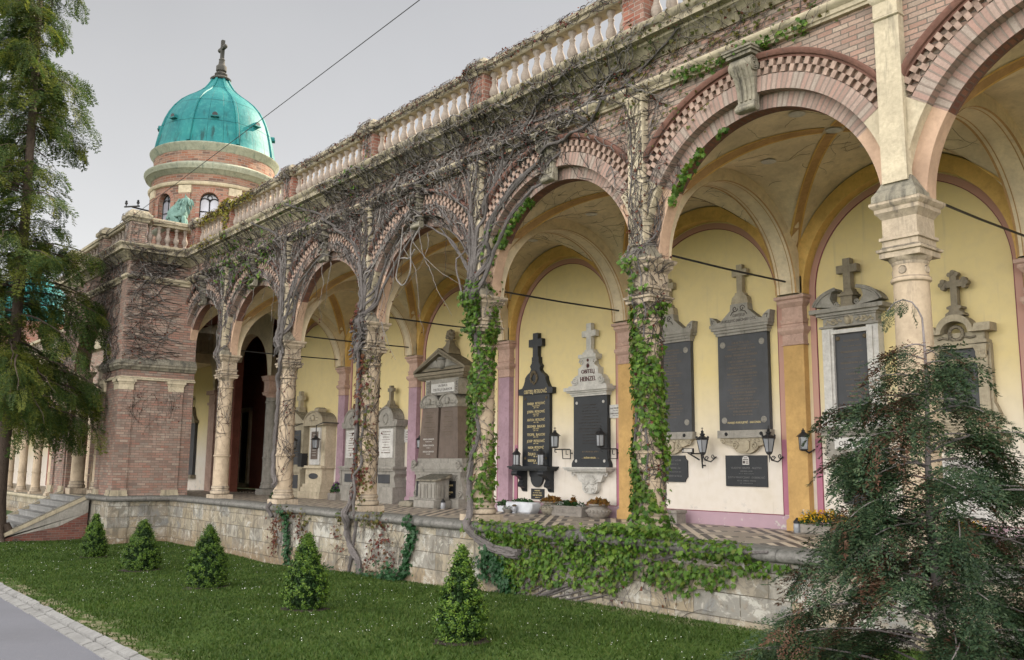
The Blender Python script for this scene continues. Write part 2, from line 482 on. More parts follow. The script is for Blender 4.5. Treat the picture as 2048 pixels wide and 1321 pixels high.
w = bpy.data.worlds.new('World'); scene.world = w; w.use_nodes = True
nt = w.node_tree; N = nt.nodes; L = nt.links
bg = N['Background']
sky = N.new('ShaderNodeTexSky'); sky.sky_type = 'NISHITA'; sky.sun_disc = False
sky.sun_elevation = SUN_EL; sky.sun_rotation = PI / 2 - SUN_AZ
sky.air_density = 1; sky.dust_density = 1.5; sky.ozone_density = 1
tc = N.new('ShaderNodeTexCoord')
nrm = N.new('ShaderNodeVectorMath'); nrm.operation = 'NORMALIZE'; L.new(tc.outputs['Generated'], nrm.inputs[0])
dot = N.new('ShaderNodeVectorMath'); dot.operation = 'DOT_PRODUCT'; L.new(nrm.outputs[0], dot.inputs[0])
dot.inputs[1].default_value = Vector((.42, -.80, .42)).normalized()
mr = N.new('ShaderNodeMapRange'); mr.interpolation_type = 'SMOOTHSTEP'; L.new(dot.outputs['Value'], mr.inputs[0])
mr.inputs[1].default_value = -.15; mr.inputs[2].default_value = .75; mr.inputs[3].default_value = 2.55; mr.inputs[4].default_value = 15.0  # brighter sky side added behind the camera to lift the shaded front
nz = N.new('ShaderNodeTexNoise'); nz.inputs['Scale'].default_value = 2.2; nz.inputs['Detail'].default_value = 5; L.new(nrm.outputs[0], nz.inputs['Vector'])
mz = N.new('ShaderNodeMapRange'); L.new(nz.outputs['Fac'], mz.inputs[0]); mz.inputs[1].default_value = .3; mz.inputs[2].default_value = .7; mz.inputs[3].default_value = .93; mz.inputs[4].default_value = 1.07
sepz = N.new('ShaderNodeSeparateXYZ'); L.new(nrm.outputs[0], sepz.inputs[0])
hz = N.new('ShaderNodeMapRange'); L.new(sepz.outputs[2], hz.inputs[0]); hz.inputs[1].default_value = .04; hz.inputs[2].default_value = .5; hz.inputs[3].default_value = 1.5; hz.inputs[4].default_value = .80
m1 = N.new('ShaderNodeMath'); m1.operation = 'MULTIPLY'; L.new(mr.outputs[0], m1.inputs[0]); L.new(mz.outputs[0], m1.inputs[1])
m2 = N.new('ShaderNodeMath'); m2.operation = 'MULTIPLY'; L.new(m1.outputs[0], m2.inputs[0]); L.new(hz.outputs[0], m2.inputs[1])
cl = N.new('ShaderNodeVectorMath'); cl.operation = 'SCALE'; cl.inputs[0].default_value = (1.0, .972, .935); L.new(m2.outputs[0], cl.inputs['Scale'])
mx = N.new('ShaderNodeMix'); mx.data_type = 'RGBA'; mx.inputs[0].default_value = .90
L.new(sky.outputs[0], mx.inputs[6]); L.new(cl.outputs[0], mx.inputs[7])
L.new(mx.outputs[2], bg.inputs[0]); bg.inputs[1].default_value = .1
vs = scene.view_settings
vs.view_transform = 'Standard'; vs.look = 'None'; vs.gamma = 1; vs.exposure = 1.35
scene.cycles.max_bounces = 6; scene.cycles.diffuse_bounces = 4; scene.cycles.glossy_bounces = 2; scene.cycles.transmission_bounces = 3
scene.cycles.use_denoising = True

# ------------------------------------------------------------------ ground
def gz(x, y=0):
    return -1.37 if x < -16 else -1.37 + .0285 * (min(x, 12) + 16)
def lawn_z(x, y):
    return gz(x) + .018 * math.sin(x * .9 + y * .5) + .014 * math.sin(y * 1.7 - x * .4)

# the ground sheet reaches the horizon
t = NT('meadow_ground')
n1 = t.noise(.35, 5); n2 = t.noise(14, 5)
col = t.mix(t.rng(n2, .3, .7), (.035, .062, .016), (.055, .085, .022))
MT['ground'] = t.done(col, .95)
t = NT('lawn_turf')
n1 = t.noise(.55, 5); n2 = t.noise(30, 5); n3 = t.noise(5, 4)
col = t.mix(t.rng(n2, .3, .7), (.042, .076, .013), (.066, .108, .022))
col = t.mix(t.rng(n1, .5, .68, 0, .45), col, (.09, .12, .035))
# worn, sandy strip beside the kerb and a bare edge under the wall
xyz = t.sep(t.P()); y = xyz[1]
yk = t.math('ADD', y, t.math('MULTIPLY', t.math('ADD', xyz[0], 8.3), .045))
wear = t.math('ADD', t.rng(yk, -5.9, -6.5), t.rng(y, -.85, -.42, 0, .8))
wear = t.math('MULTIPLY', wear, t.rng(t.noise(2.6, 6, rough=.7), .46, .56))
col = t.mix(wear, col, (.30, .25, .175))
MT['lawn'] = t.done(col, .95, t.bump(n2, .6, .03), .15)
xs = list(np.arange(-42, 14.1, .5)); ys = list(np.linspace(0, 1, 17))
def ky(x): return -6.57 - .045 * (max(-30, min(8, x)) + 8.3)
mb = MB()
g = np.array([[(x, ky(x) + (.6 - ky(x)) * f_, lawn_z(x, ky(x) + (.6 - ky(x)) * f_)) for x in xs] for f_ in ys])
nx = len(xs)
mb.v = [tuple(p) for p in g.reshape(-1, 3)]
mb.f = [(j * nx + i, j * nx + i + 1, (j + 1) * nx + i + 1, (j + 1) * nx + i) for j in range(len(ys) - 1) for i in range(nx - 1)]
lawn = mb.build('lawn', MT['lawn']); tag(lawn, kind='structure')
mb = MB()
for (x0, x1, y0, y1) in ((-900, -42, -900, 900), (-42, 14, .6, 900), (14, 900, -900, 900), (-42, 14, -900, -11.5)):
    zz = -1.42
    mb.face([(x0, y0, zz), (x1, y0, zz), (x1, y1, zz), (x0, y1, zz)])
tag(mb.build('ground', MT['ground'], fix=False), kind='structure')

# road with a two-course gutter kerb
t = NT('bluish_asphalt')
n1 = t.noise(.7, 5); n2 = t.noise(90, 3); n3 = t.noise(9, 4)
col = t.mix(t.rng(n2, .3, .7), (.15, .153, .175), (.20, .20, .222))
col = t.mix(t.rng(n1, .42, .65, 0, .4), col, (.135, .135, .148))
col = t.mix(t.rng(n3, .6, .75, 0, .35), col, (.235, .23, .23))
MT['asphalt'] = t.done(col, .85, t.bump(n2, .35, .006), .25)
mb = MB()
rx = list(np.arange(-42, 14.1, 1.0))
def roady(x): return .08 * math.sin(x * .35) * 0 + (-6.86)
for a, b in zip(rx[:-1], rx[1:]):
    mb.face([(a, -11.6, gz(a) - .05), (b, -11.6, gz(b) - .05), (b, ky(b) - .2, gz(b) - .05), (a, ky(a) - .2, gz(a) - .05)])
tag(mb.build('road', MT['asphalt'], fix=False), kind='structure')
MT['kerb'] = stone('pale_kerb_concrete', (.26, .255, .245), amount=.5, scale=3, bump=.2)
mb = MB(); q = random.Random(3)
x = -42.
while x < 14:
    l = .5
    dz = q.uniform(-.008, .008); dy = q.uniform(-.008, .008)
    for (y0, y1, a, b, c) in ((-.09 + dy, .0 + dy, .02, .05, -.12), (-.22 + dy, -.10 + dy, -.035, -.01, -.2)):
        z0, z1 = gz(x) + dz, gz(x + l) + dz; g_ = .012
        k0, k1 = ky(x), ky(x + l)
        P = [(x + g_, y0 + k0, z0 + a), (x + l - g_, y0 + k1, z1 + a), (x + l - g_, y1 + k1, z1 + b), (x + g_, y1 + k0, z0 + b)]
        Q = [(p[0], p[1], p[2] - .2) for p in P]
        mb.face(P)
        for i in range(4):
            j = (i + 1) % 4
            mb.face([P[i], Q[i], Q[j], P[j]])
    x += l
tag(mb.build('kerb', MT['kerb'], fix=False), kind='structure')

# ------------------------------------------------------------------ the arcade
SP = 3.97                 # springing of the arches
YF = -.13                 # front plane of the arch wall
WY = 3.82                 # inner wall
FL = -.08                 # floor
arcade = thing('arcade_building', 'long pink brick arcade of round arches on stone columns above a stained ashlar podium', 'arcade', (-8, 0, FL))

# podium wall, coping roll, floor
mb = MB()
mb.box(-23.0, 12, -.36, .5, -1.75, -.13)
podium = mb.build('podium_wall', MT['ashlar'], arcade, bvh=True)
mb = MB()
prof = [(-.34, -.17), (-.40, -.165), (-.445, -.135), (-.465, -.09), (-.45, -.045), (-.41, -.012), (-.36, 0), (.0, .0), (.0, -.17)]
q = random.Random(5); x = -23.0
while x < 12:
    l = q.uniform(1.5, 2.3); x2 = min(12, x + l); dz = q.uniform(-.006, .006)
    mb.prism([(a, b + dz) for a, b in prof], x + .004, x2 - .004, 'x'); x = x2
mb.build('coping', MT['coping'], podium, bvh=True, smooth=50)
mb = MB(); mb.box(-31, 12, .0, WY + .1, FL - .1, FL)
mb.build('tiled_floor', MT['floor'], arcade)

# columns: five parts each
cols_x = [-20, -16, -12, -8, -4, 0, 4, 8]
P_SH = [(.218, .34), (.218, .36), (.212, .38), (.208, 1.10), (.212, 1.14), (.234, 1.15), (.234, 1.19), (.212, 1.20), (.207, 1.24), (.192, 3.02), (.192, 3.045), (.215, 3.06), (.22, 3.08), (.215, 3.10), (.196, 3.115), (.19, 3.2), (.19, 3.26)]
P_BASE = [(.235, .11), (.262, .13), (.268, .17), (.255, .21), (.235, .225), (.228, .26), (.24, .275), (.246, .30), (.236, .325), (.222, .34)]
P_CAP = [(.192, 3.25), (.20, 3.27), (.20, 3.285), (.225, 3.31), (.238, 3.335)]
P_ABAC = [(.235, 3.335), (.24, 3.35), (.24, 3.395), (.262, 3.405), (.267, 3.43), (.262, 3.437)]
P_IMP = [(.205, 3.437), (.232, 3.45), (.212, 3.47), (.212, 3.53), (.236, 3.54), (.236, 3.575), (.205, 3.585), (.205, 3.79), (.215, 3.80), (.235, 3.835), (.262, 3.865), (.264, 3.91), (.29, 3.93), (.305, 3.955), (.305, 3.985)]
for x in cols_x:
    mb = MB(); mb.lathe(P_SH, x, 0, 0, 28)
    for a in (-PI / 2 - .35, -.35):
        px, py = x + .188 * math.cos(a), .188 * math.sin(a)
    sh = mb.build('column', MT['column'], arcade, bvh=True, smooth=40)
    mb = MB(); mb.sq([(.275, FL), (.275, .11)], x, 0); mb.lathe(P_BASE, x, 0, 0, 28)
    mb.build('column_base', MT['capital'], sh, bvh=True, smooth=40)
    mb = MB(); mb.lathe(P_CAP, x, 0, 0, 28); mb.sq(P_ABAC, x, 0)
    for k in range(4):
        a = -PI / 2 + k * PI / 2
        c = Vector((x + .19 * math.cos(a), .19 * math.sin(a), 3.185)); o = Vector((math.cos(a), math.sin(a), 0)); s_ = Vector((-o.y, o.x, 0))
        n = 14; b = len(mb.v)
        for i in range(n):
            th = 2 * PI * i / n; d_ = s_ * math.cos(th) + Vector((0, 0, 1)) * math.sin(th)
            mb.v += [tuple(c + d_ * .052 + o * (.002 - .03 * abs(math.cos(th)) * .25)), tuple(c + d_ * .045 + o * .012), tuple(c + d_ * .036 + o * .004)]
        mb.v.append(tuple(c + o * .005))
        for i in range(n):
            j = (i + 1) % n
            mb.f += [(b + 3 * i, b + 3 * j, b + 3 * j + 1, b + 3 * i + 1), (b + 3 * i + 1, b + 3 * j + 1, b + 3 * j + 2, b + 3 * i + 2), (b + 3 * i + 2, b + 3 * j + 2, b + 3 * n)]
    mb.build('capital', MT['capital'], sh, bvh=True, smooth=40)
    mb = MB(); mb.sq(P_IMP, x, 0)
    mb.build('impost_block', MT['capital'], sh, bvh=True)

# arches
def arc_ring(mb, xc, zc, r0, r1, y0, y1, a0, a1, n=40, xlim=None, front=True, inner=True, outer=False):
    """ring sector: front face at y0, inner soffit r0 from y0 to y1 (uv along the arc)"""
    for i in range(n):
        t0 = a0 + (a1 - a0) * i / n; t1 = a0 + (a1 - a0) * (i + 1) / n
        def p(r, t, y): 
            X = r * math.cos(t)
            if xlim: X = max(-xlim, min(xlim, X))
            return (xc + X, y, zc + r * math.sin(t))
        if front: mb.face([p(r0, t0, y0), p(r1, t0, y0), p(r1, t1, y0), p(r0, t1, y0)], [(r0 * t0, .02), (r0 * t0, .02 + r1 - r0), (r0 * t1, .02 + r1 - r0), (r0 * t1, .02)])
        if inner: mb.face([p(r0, t0, y1), p(r0, t0, y0), p(r0, t1, y0), p(r0, t1, y1)], [(r0 * t0, y1), (r0 * t0, y0), (r0 * t1, y0), (r0 * t1, y1)])
        if outer: mb.face([p(r1, t0, y0), p(r1, t0, y1), p(r1, t1, y1), p(r1, t1, y0)], [(r1 * t0, y0), (r1 * t0, y1), (r1 * t1, y1), (r1 * t1, y0)])

ZT = 6.50                # underside of the string course
def make_arch(xc, hl, hr, r, zc, ivy_keystone=False):
    """one bay: hl/hr = distance to the bay's edges on the left and right; r = clear radius; zc = arch centre height"""
    A1 = R(33.5)                   # brick begins above this angle, stone below
    k = r / 1.74
    ri, rm, rd, rh, ro = r, r + .20, r + .41, r + .61, r + .71
    top = ZT - zc
    B = MB(); S = {1: MB(), -1: MB()}
    def edge(t):
        c, s = math.cos(t), math.sin(t)
        hx = hr if c > 0 else hl
        tx = hx / abs(c) if abs(c) > 1e-6 else 1e9
        tz = top / s if s > 1e-6 else 1e9
        return min(tx, tz)
    cr, cl_ = math.atan2(top, hr), PI - math.atan2(top, hl)
    angs = sorted(set([i * PI / 56 for i in range(57)] + [A1, PI - A1, cr, cl_]))
    for t0, t1 in zip(angs[:-1], angs[1:]):
        if t1 - t0 < 1e-5: continue
        m = (t0 + t1) / 2; brickzone = A1 < m < PI - A1
        tgt = B if brickzone else S[1 if m < PI / 2 else -1]
        P = lambda rr, t, y: (xc + rr * math.cos(t), y, zc + rr * math.sin(t))
        y = YF if brickzone else YF - .045
        tgt.face([P(rm, t0, y), P(edge(t0), t0, y), P(edge(t1), t1, y), P(rm, t1, y)])
    # stilt below the arch centre
    if zc > SP + .02:
        for sgn, h in ((1, hr), (-1, hl)):
            S[sgn].box(*sorted((xc + sgn * r, xc + sgn * h)), YF - .045, .16, SP - .02, zc)
    aw = B.build('arch_wall', MT['brick'], arcade, bvh=True)
    # stone skewbacks: front, reveal and soffit of the lower thirds
    for sgn, (a0, a1) in ((1, (0, A1)), (-1, (PI - A1, PI))):
        T_ = S[sgn]
        arc_ring(T_, xc, zc, rm, rm + .01, YF - .045, -.035, a0, a1, 10, front=False)
        T_.build('stone_skewback', MT['cream'], aw, bvh=True)
        T_ = MB(); arc_ring(T_, xc, zc, ri, rm + .01, -.035, .17, a0, a1, 12)
        T_.build('plastered_soffit', MT['stucco'], aw, bvh=True)
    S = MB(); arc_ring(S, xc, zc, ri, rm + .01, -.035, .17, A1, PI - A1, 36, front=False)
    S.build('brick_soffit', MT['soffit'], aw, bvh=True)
    S = MB(); arc_ring(S, xc, zc, ri, rm + .01, -.035, .0, A1, PI - A1, 36, inner=False)
    n0 = 40
    arc_ring(S, xc, zc, rm, rd, YF - .05, -.035, A1, PI - A1, n0)
    S.build('voussoir_ring', MT['vouss'], aw, bvh=True)
    # chequered dentils: two rows of projecting bricks
    D = MB(); nb = int(33 * k)
    for i in range(nb * 2):
        t = A1 + (PI - 2 * A1) * (i + .5) / (nb * 2) * 1.0
        for row in (0, 1):
            if (i + row * 1) % 2: continue
            rr = rd + .055 + row * .096
            cx, cz = rr * math.cos(t), rr * math.sin(t)
            if cx > hr - .17 or cx < -hl + .17: continue
            w2 = (PI - 2 * A1) / (nb * 2) * rr / 2 * .98
            o = Vector((math.cos(t), 0, math.sin(t))); s_ = Vector((-math.sin(t), 0, math.cos(t)))
            D.obox((xc + cx, YF - .026, zc + cz), s_ * w2, (0, .034, 0), o * .0465)
    D.build('dentil_course', MT['brick_dentil'], aw)
    H = MB(); rp = [(rh, YF), (rh, YF - .05), (rh + .03, YF - .05), (rh + .035, YF - .085), (rh + .075, YF - .115), (ro, YF - .115), (ro, YF)]
    a_r = math.acos(min(1, (hr - .15) / rh)); a_l = PI - math.acos(min(1, (hl - .15) / rh)); n = 48; b = len(H.v)
    for i in range(n + 1):
        t = a_r + (a_l - a_r) * i / n
        for rr, yy in rp:
            X = max(-hl + .15, min(hr - .15, rr * math.cos(t)))
            H.v.append((xc + X, yy, zc + rr * math.sin(t)))
    m = len(rp)
    for i in range(n):
        for j in range(m - 1):
            H.f.append((b + i * m + j, b + i * m + j + 1, b + (i + 1) * m + j + 1, b + (i + 1) * m + j))
    H.build('hood_mould', MT['hood'], aw, bvh=True, smooth=40)
    # scrolled console keystone
    K = MB(); z0 = zc + r - .03; z1 = zc + r + .80
    hz = z1 - z0
    sidep = [(YF, z0), (YF - .06, z0 - .02), (YF - .12, z0 + .0), (YF - .145, z0 + .05), (YF - .12, z0 + .10), (YF - .10, z0 + .13), (YF - .105, z0 + .28), (YF - .14, z0 + .42), (YF - .20, z0 + .53), (YF - .235, z0 + .60), (YF - .225, z0 + .67), (YF - .19, z0 + .71), (YF, z0 + .72)]
    b = len(K.v); m = len(sidep)
    for sx in (-1, 1):
        for (yy, zz) in sidep:
            fz = (zz - z0) / .72
            K.v.append((xc + sx * (.125 + .045 * fz), yy, zz))
    for j in range(m - 1):
        K.f.append((b + j, b + j + 1, b + m + j + 1, b + m + j))
    K.f.append(tuple(b + j for j in range(m))); K.f.append(tuple(b + m + j for j in range(m)))
    for fx in (-.085, 0, .085):     # fluting ridges down the front
        pts = [(xc + fx * (.8 + .3 * (zz - z0)), yy - .006, zz) for yy, zz in sidep[5:10]]
        K.tube(pts, .022, 6)
    for sx in (-1, 1):              # scroll eyes
        K.lathe_y([(.075, -.0)], xc, 0, 0, 3) if 0 else None
        for (yy, zz, rr) in ((YF - .145, z0 + .60, .085), (YF - .075, z0 + .05, .06)):
            for j in range(3):
                K.torus((xc + sx * (.172 if rr > .07 else .135), yy, zz), rr * (1 - .32 * j), .013, 'x', 16, 6)
    K.tube([(xc - .15, YF - .10, z0 + .035), (xc - .05, YF - .125, z0 + .03), (xc + .05, YF - .125, z0 + .03), (xc + .15, YF - .10, z0 + .035)], [.05, .042, .042, .05], 10)
    K.box(xc - .20, xc + .20, YF - .25, YF, z1 - .11, z1 - .065)
    K.box(xc - .225, xc + .225, YF - .28, YF, z1 - .065, z1 - .03)
    K.box(xc - .24, xc + .24, YF - .30, YF, z1 - .03, z1)
    K.build('console_keystone', MT['console'], aw, bvh=True, smooth=40)
    return aw
MT['brick_dentil'] = plain('pink_dentil_brick', (.325, .23, .185), .85, .35, 9, spec=.2, bump=.3)
for i in range(1, 8):
    make_arch(-22 + i * 4 - .0, 2, 2, 1.74, SP)
make_arch(-21.66, 1.46, 1.66, 1.42, SP + .30)

# pilaster strips above the columns
for x in cols_x:
    mb = MB()
    mb.box(x - .15, x + .15, YF - .125, YF, 4.2, 6.19)
    mb.sq([(.15, 6.19), (.165, 6.2), (.165, 6.215), (.15, 6.23), (.15, 6.40), (.17, 6.42), (.185, 6.455), (.185, 6.5)], x, YF - .04, 0, hy=-.05)
    for dx in (-.07, .07):
        mb.lathe_y([(.0, -.142), (.045, -.142), (.05, -.13), (.05, -.12)], x + dx, YF, 6.315, 14)
    p_ = mb.build('pilaster_strip', MT['cream'], arcade, bvh=True)
    mb = MB()     # rough weathered block at its foot
    mb.sq([(.27, 3.985), (.265, 4.06), (.225, 4.12), (.195, 4.18), (.165, 4.25), (.15, 4.27)], x, YF - .02, 0, hy=-.11)
    mb.build('weathered_foot', MT['console'], p_, bvh=True)

# entablature: string course, brick frieze, cornice (profiles run along the facade)
XL, XR = -23.05, 12
def run(name, prof, m, par=arcade, x0=XL, x1=XR, bvh=True, seg=2.0, seed=1):
    mb = MB(); q = random.Random(seed); x = x0
    while x < x1 - .01:
        x2 = min(x1, x + seg * q.uniform(.8, 1.25)); 
        if x1 - x2 < .4: x2 = x1
        mb.prism(prof, x + .0015, x2 - .0015, 'x'); x = x2
    return mb.build(name, m, par, bvh=bvh, smooth=40)
run('string_course', [(YF + .1, 6.5), (YF - .06, 6.5), (YF - .07, 6.53), (YF - .09, 6.54), (YF - .10, 6.59), (YF - .15, 6.62), (YF - .17, 6.65), (YF - .17, 6.675), (YF + .1, 6.69)], MT['cream'], seg=2.2)
mb = MB(); mb.box(XL, XR, YF - .02, .6, 6.69, 7.02)
frieze = mb.build('brick_frieze', MT['brick'], arcade, bvh=True)
corn = run('cornice', [(YF + .05, 7.02), (YF - .05, 7.02), (YF - .07, 7.06), (YF - .11, 7.08), (YF - .13, 7.12), (YF - .22, 7.18), (YF - .25, 7.19), (YF - .25, 7.23), (YF - .36, 7.24), (YF - .36, 7.34), (YF - .40, 7.36), (YF - .43, 7.42), (YF - .43, 7.44), (.6, 7.50), (.6, 7.02)], MT['cornice'], seg=1.7)
# balustrade
BY = -.10
mb = MB(); mb.box(XL, XR, BY - .16, BY + .16, 7.46, 7.60)
bal = mb.build('balustrade', MT['cornice'], arcade, bvh=True)
run('handrail', [(BY - .13, 8.20), (BY - .15, 8.22), (BY - .15, 8.27), (BY - .19, 8.29), (BY - .19, 8.37), (BY - .15, 8.41), (BY + .15, 8.41), (BY + .19, 8.37), (BY + .19, 8.29), (BY + .15, 8.27), (BY + .13, 8.20)], MT['cornice'], bal)
PB = [(.075, 0), (.075, .05), (.05, .065), (.045, .09), (.06, .12), (.092, .19), (.088, .25), (.055, .34), (.042, .42), (.055, .44), (.055, .46), (.042, .475), (.05, .52), (.075, .545), (.075, .60)]
mb = MB(); mb.lathe(PB, 0, 0, 0, 12)
bal_mesh = None
def baluster(x, y, par, z=7.6):
    global bal_mesh
    if bal_mesh is None:
        m_ = MB(); m_.lathe(PB, 0, 0, 0, 12)
        o = m_.build('baluster', MT['balu'], None, smooth=45)
        bal_mesh = o.data
    else:
        o = bpy.data.objects.new('baluster', bal_mesh); COL.objects.link(o)
    o.parent = par
    o.location = Vector((x, y, z)) - wloc(par)
    return o
MT['balu'] = stone('old_baluster_stone', (.33, .275, .235), (.09, .075, .065), amount=.55, scale=6)
for x in [-22.6] + cols_x:
    mb = MB(); mb.box(x - .22, x + .22, BY - .17, BY + .17, 7.6, 8.22)
    post = mb.build('balustrade_post', MT['brick_red'], bal, bvh=True)
    mb = MB(); mb.sq([(.25, 8.19), (.27, 8.22), (.27, 8.27), (.31, 8.30), (.31, 8.40), (.27, 8.44), (.22, 8.50), (.10, 8.53)], x, BY, 0, hy=-.04)
    mb.build('post_cap', MT['cornice'], post, bvh=True)
for a, b in zip(([-22.6] + cols_x)[:-1], cols_x):
    n = int(round((b - a) / .31)) - 1
    for k in range(n):
        x = a + .33 + (b - a - .66) * k / (n - 1)
        baluster(x, BY, bal)

# roof behind the balustrade
MT['roof'] = stone('roof_mortar', (.28, .25, .22), amount=.4)
mb = MB(); mb.box(-24, XR, .61, WY + 1.2, 7.0, 7.3)
mb.build('roof_slab', MT['roof'], arcade)

# inner wall, its skirting, pilasters and lunette bands
mb = MB(); mb.box(-24.2, XR, WY, WY + .6, FL - .1, 7.0)
iw = mb.build('inner_wall', MT['wall'], arcade)
YB = WY - .015
for i in range(-1, 8):
    xc = -22 + i * 4
    if i == -1: continue
    hw = 1.62
    mb = MB()
    arc_ring(mb, xc, SP - .05, hw, hw + .11, YB, WY, 0, PI, 40)
    for sx in (-1, 1):
        mb.box(*sorted((xc + sx * hw, xc + sx * (hw + .11))), YB, WY, .17, SP - .05)
    mb.build('edge_band', MT['edgeband'], iw)
    mb = MB(); arc_ring(mb, xc, SP - .05, hw - .012, hw, YB - .003, WY, 0, PI, 40)
    for sx in (-1, 1): mb.box(*sorted((xc + sx * hw, xc + sx * (hw - .012))), YB - .003, WY, .16, SP - .05)
    mb.box(xc - hw, xc + hw, YB - .003, WY, .155, .17)
    mb.build('painted_line', MT['edgeline'], iw)
    mb = MB(); mb.box(xc - 1.8, xc + 1.8, YB, WY, FL, .155)
    mb.build('skirting', MT['skirt'], iw)
    # wall arch: ochre archivolt in front of the wall
    mb = MB(); arc_ring(mb, xc, SP - .02, 1.73, 1.98, 3.62, WY, 0, PI, 44)
    mb.build('wall_arch', MT['ochre'], iw)
for x in [-20] + cols_x[1:]:
    m_ = MT['ochrepil'] if x in (-4, -8) else MT['mauve']
    mb = MB(); mb.box(x - .20, x + .20, 3.68, WY, .12, 3.07)
    mb.box(x - .235, x + .235, 3.645, WY, FL, .10); mb.box(x - .215, x + .215, 3.665, WY, .10, .12)
    pl = mb.build('inner_pilaster', m_, iw)
    mb = MB()
    pr = [(.205, 3.07), (.225, 3.075), (.225, 3.09), (.205, 3.10), (.205, 3.26), (.23, 3.28), (.26, 3.33), (.26, 3.385), (.215, 3.40), (.215, 3.44), (.23, 3.45), (.215, 3.46), (.235, 3.525), (.205, 3.53), (.205, 3.74), (.23, 3.76), (.255, 3.80), (.265, 3.81), (.265, 3.86), (.30, 3.88), (.30, 3.93)]
    b = len(mb.v)
    mb.sq(pr, x, WY, 0, hy=-.06)
    for dx in (-.085, .085): mb.torus((x + dx, WY - .145, 3.17), .05, .006, 'y', 16, 6)
    mb.build('pilaster_capital', MT['imposttan'], pl)
    mb = MB(); mb.box(x - .245, x + .245, 3.62, WY, 3.93, 4.25)
    mb.box(x - .15, x + .15, 3.61, 3.62, 4.0, 4.012); mb.box(x - .13, x + .13, 3.61, 3.62, 4.03, 4.04)
    mb.build('springer', MT['vault'], pl)

# vaults: a groin vault per bay, transverse arches between
for i in range(0, 8):
    xc = -22 + i * 4 if i else -21.66
    hx = 2.0 if i else 1.66
    ru, rv_ = 1.985 if i else 1.65, 1.80
    vc = 1.90
    mb = MB(); n = 36
    us = [xc - hx + 2 * hx * k / n for k in range(n + 1)]; vs_ = [.15 + (3.66 - .15) * k / n for k in range(n + 1)]
    b = 0
    for y in vs_:
        for x in us:
            a = math.sqrt(max(0, ru * ru - (x - xc) ** 2)); c = math.sqrt(max(0, rv_ * rv_ - (y - vc) ** 2))
            mb.v.append((x, y, SP + max(a, c) + (.0 if i else .3)))
    for j in range(n):
        for k in range(n):
            mb.f.append((j * (n + 1) + k, j * (n + 1) + k + 1, (j + 1) * (n + 1) + k + 1, (j + 1) * (n + 1) + k))
    va = mb.build('vault', MT['vault'], arcade, fix=False, smooth=40)
    if i == 0: continue
    # painted bands along the groins, edged in ochre
    for (w0, w1, mname, dz) in ((-.07, .07, 'rib', .014), (-.105, -.07, 'ochre', .012), (.07, .105, 'ochre', .012)):
        for sx in (-1, 1):
            for sy in (-1, 1):
                last = None; mb = MB()
                for k in range(25):
                    q = .055 + (.985 - .055) * k / 24
                    ux, vy = sx * ru * q, sy * rv_ * q
                    zz = SP + math.sqrt(max(0, ru * ru * (1 - q * q)))
                    zz = SP + max(math.sqrt(max(0, ru * ru - ux * ux)), math.sqrt(max(0, rv_ * rv_ - vy * vy))) - dz
                    d = Vector((sx * ru, sy * rv_, 0)).normalized(); s_ = Vector((-d.y, d.x, 0))
                    c = Vector((xc + ux, vc + vy, zz))
                    def hgt(p): return SP + max(math.sqrt(max(0, ru * ru - (p.x - xc) ** 2)), math.sqrt(max(0, rv_ * rv_ - (p.y - vc) ** 2))) - dz
                    a = c + s_ * w0; e = c + s_ * w1; a.z = hgt(a); e.z = hgt(e); 
                    if last: mb.face([last[0], last[1], e, a])
                    last = (a, e)
                mb.build('painted_groin_band' if mname == 'rib' else 'ochre_edging', MT[mname], va, fix=False)
    mb = MB()   # painted roundels
    for (ux, vy) in ((0, 0), (0, .95), (0, -.95), (1.15, 0), (-1.15, 0)):
        c = Vector((xc + ux, vc + vy, 0))
        last = None
        n = 16
        zc_ = SP + max(math.sqrt(ru ** 2 - ux ** 2), math.sqrt(rv_ ** 2 - vy ** 2)) - .02
        if ux == 0: X, Yv = Vector((1, 0, 0)), Vector((0, 1, 0)) ; 
        else:
            X = Vector((0, 1, 0)); Yv = Vector((1, 0, 0))
        mb.face([(c.x + X.x * .12 * math.cos(2 * PI * k / n) + Yv.x * .12 * math.sin(2 * PI * k / n), c.y + X.y * .12 * math.cos(2 * PI * k / n) + Yv.y * .12 * math.sin(2 * PI * k / n), zc_) for k in range(n)])
    mb.build('painted_roundel', MT['white'], va, fix=False)
for x in cols_x:
    mb = MB(); b = 0; ring = []
    n = 36; r0 = 1.62; r1 = 1.86; yc = 1.90
    pts = [(yc - r0 * math.cos(PI * k / n), SP - .02 + r0 * math.sin(PI * k / n)) for k in range(n + 1)]
    pto = [(yc - r1 * math.cos(PI * k / n), SP - .02 + r1 * math.sin(PI * k / n)) for k in range(n + 1)]
    for (p0, p1, o0, o1) in zip(pts[:-1], pts[1:], pto[:-1], pto[1:]):
        mb.face([(x - .21, *p0), (x + .21, *p0), (x + .21, *p1), (x - .21, *p1)])
        for sx in (-.21, .21): mb.face([(x + sx, *p0), (x + sx, *o0), (x + sx, *o1), (x + sx, *p1)])
    ta = mb.build('transverse_arch', MT['vault'], arcade, smooth=40)
    for a, c in ((-.135, -.12), (.12, .135), (-.213, -.18), (.18, .213)):
        mb = MB()
        for (p0, p1) in zip(pts[:-1], pts[1:]):
            q0 = (p0[0] + (yc - p0[0]) * .003, p0[1] - .004); q1 = (p1[0] + (yc - p1[0]) * .003, p1[1] - .004)
            mb.face([(x + a, *q0), (x + c, *q0), (x + c, *q1), (x + a, *q1)])
        mb.build('painted_stripe', MT['rib'], ta, fix=False)
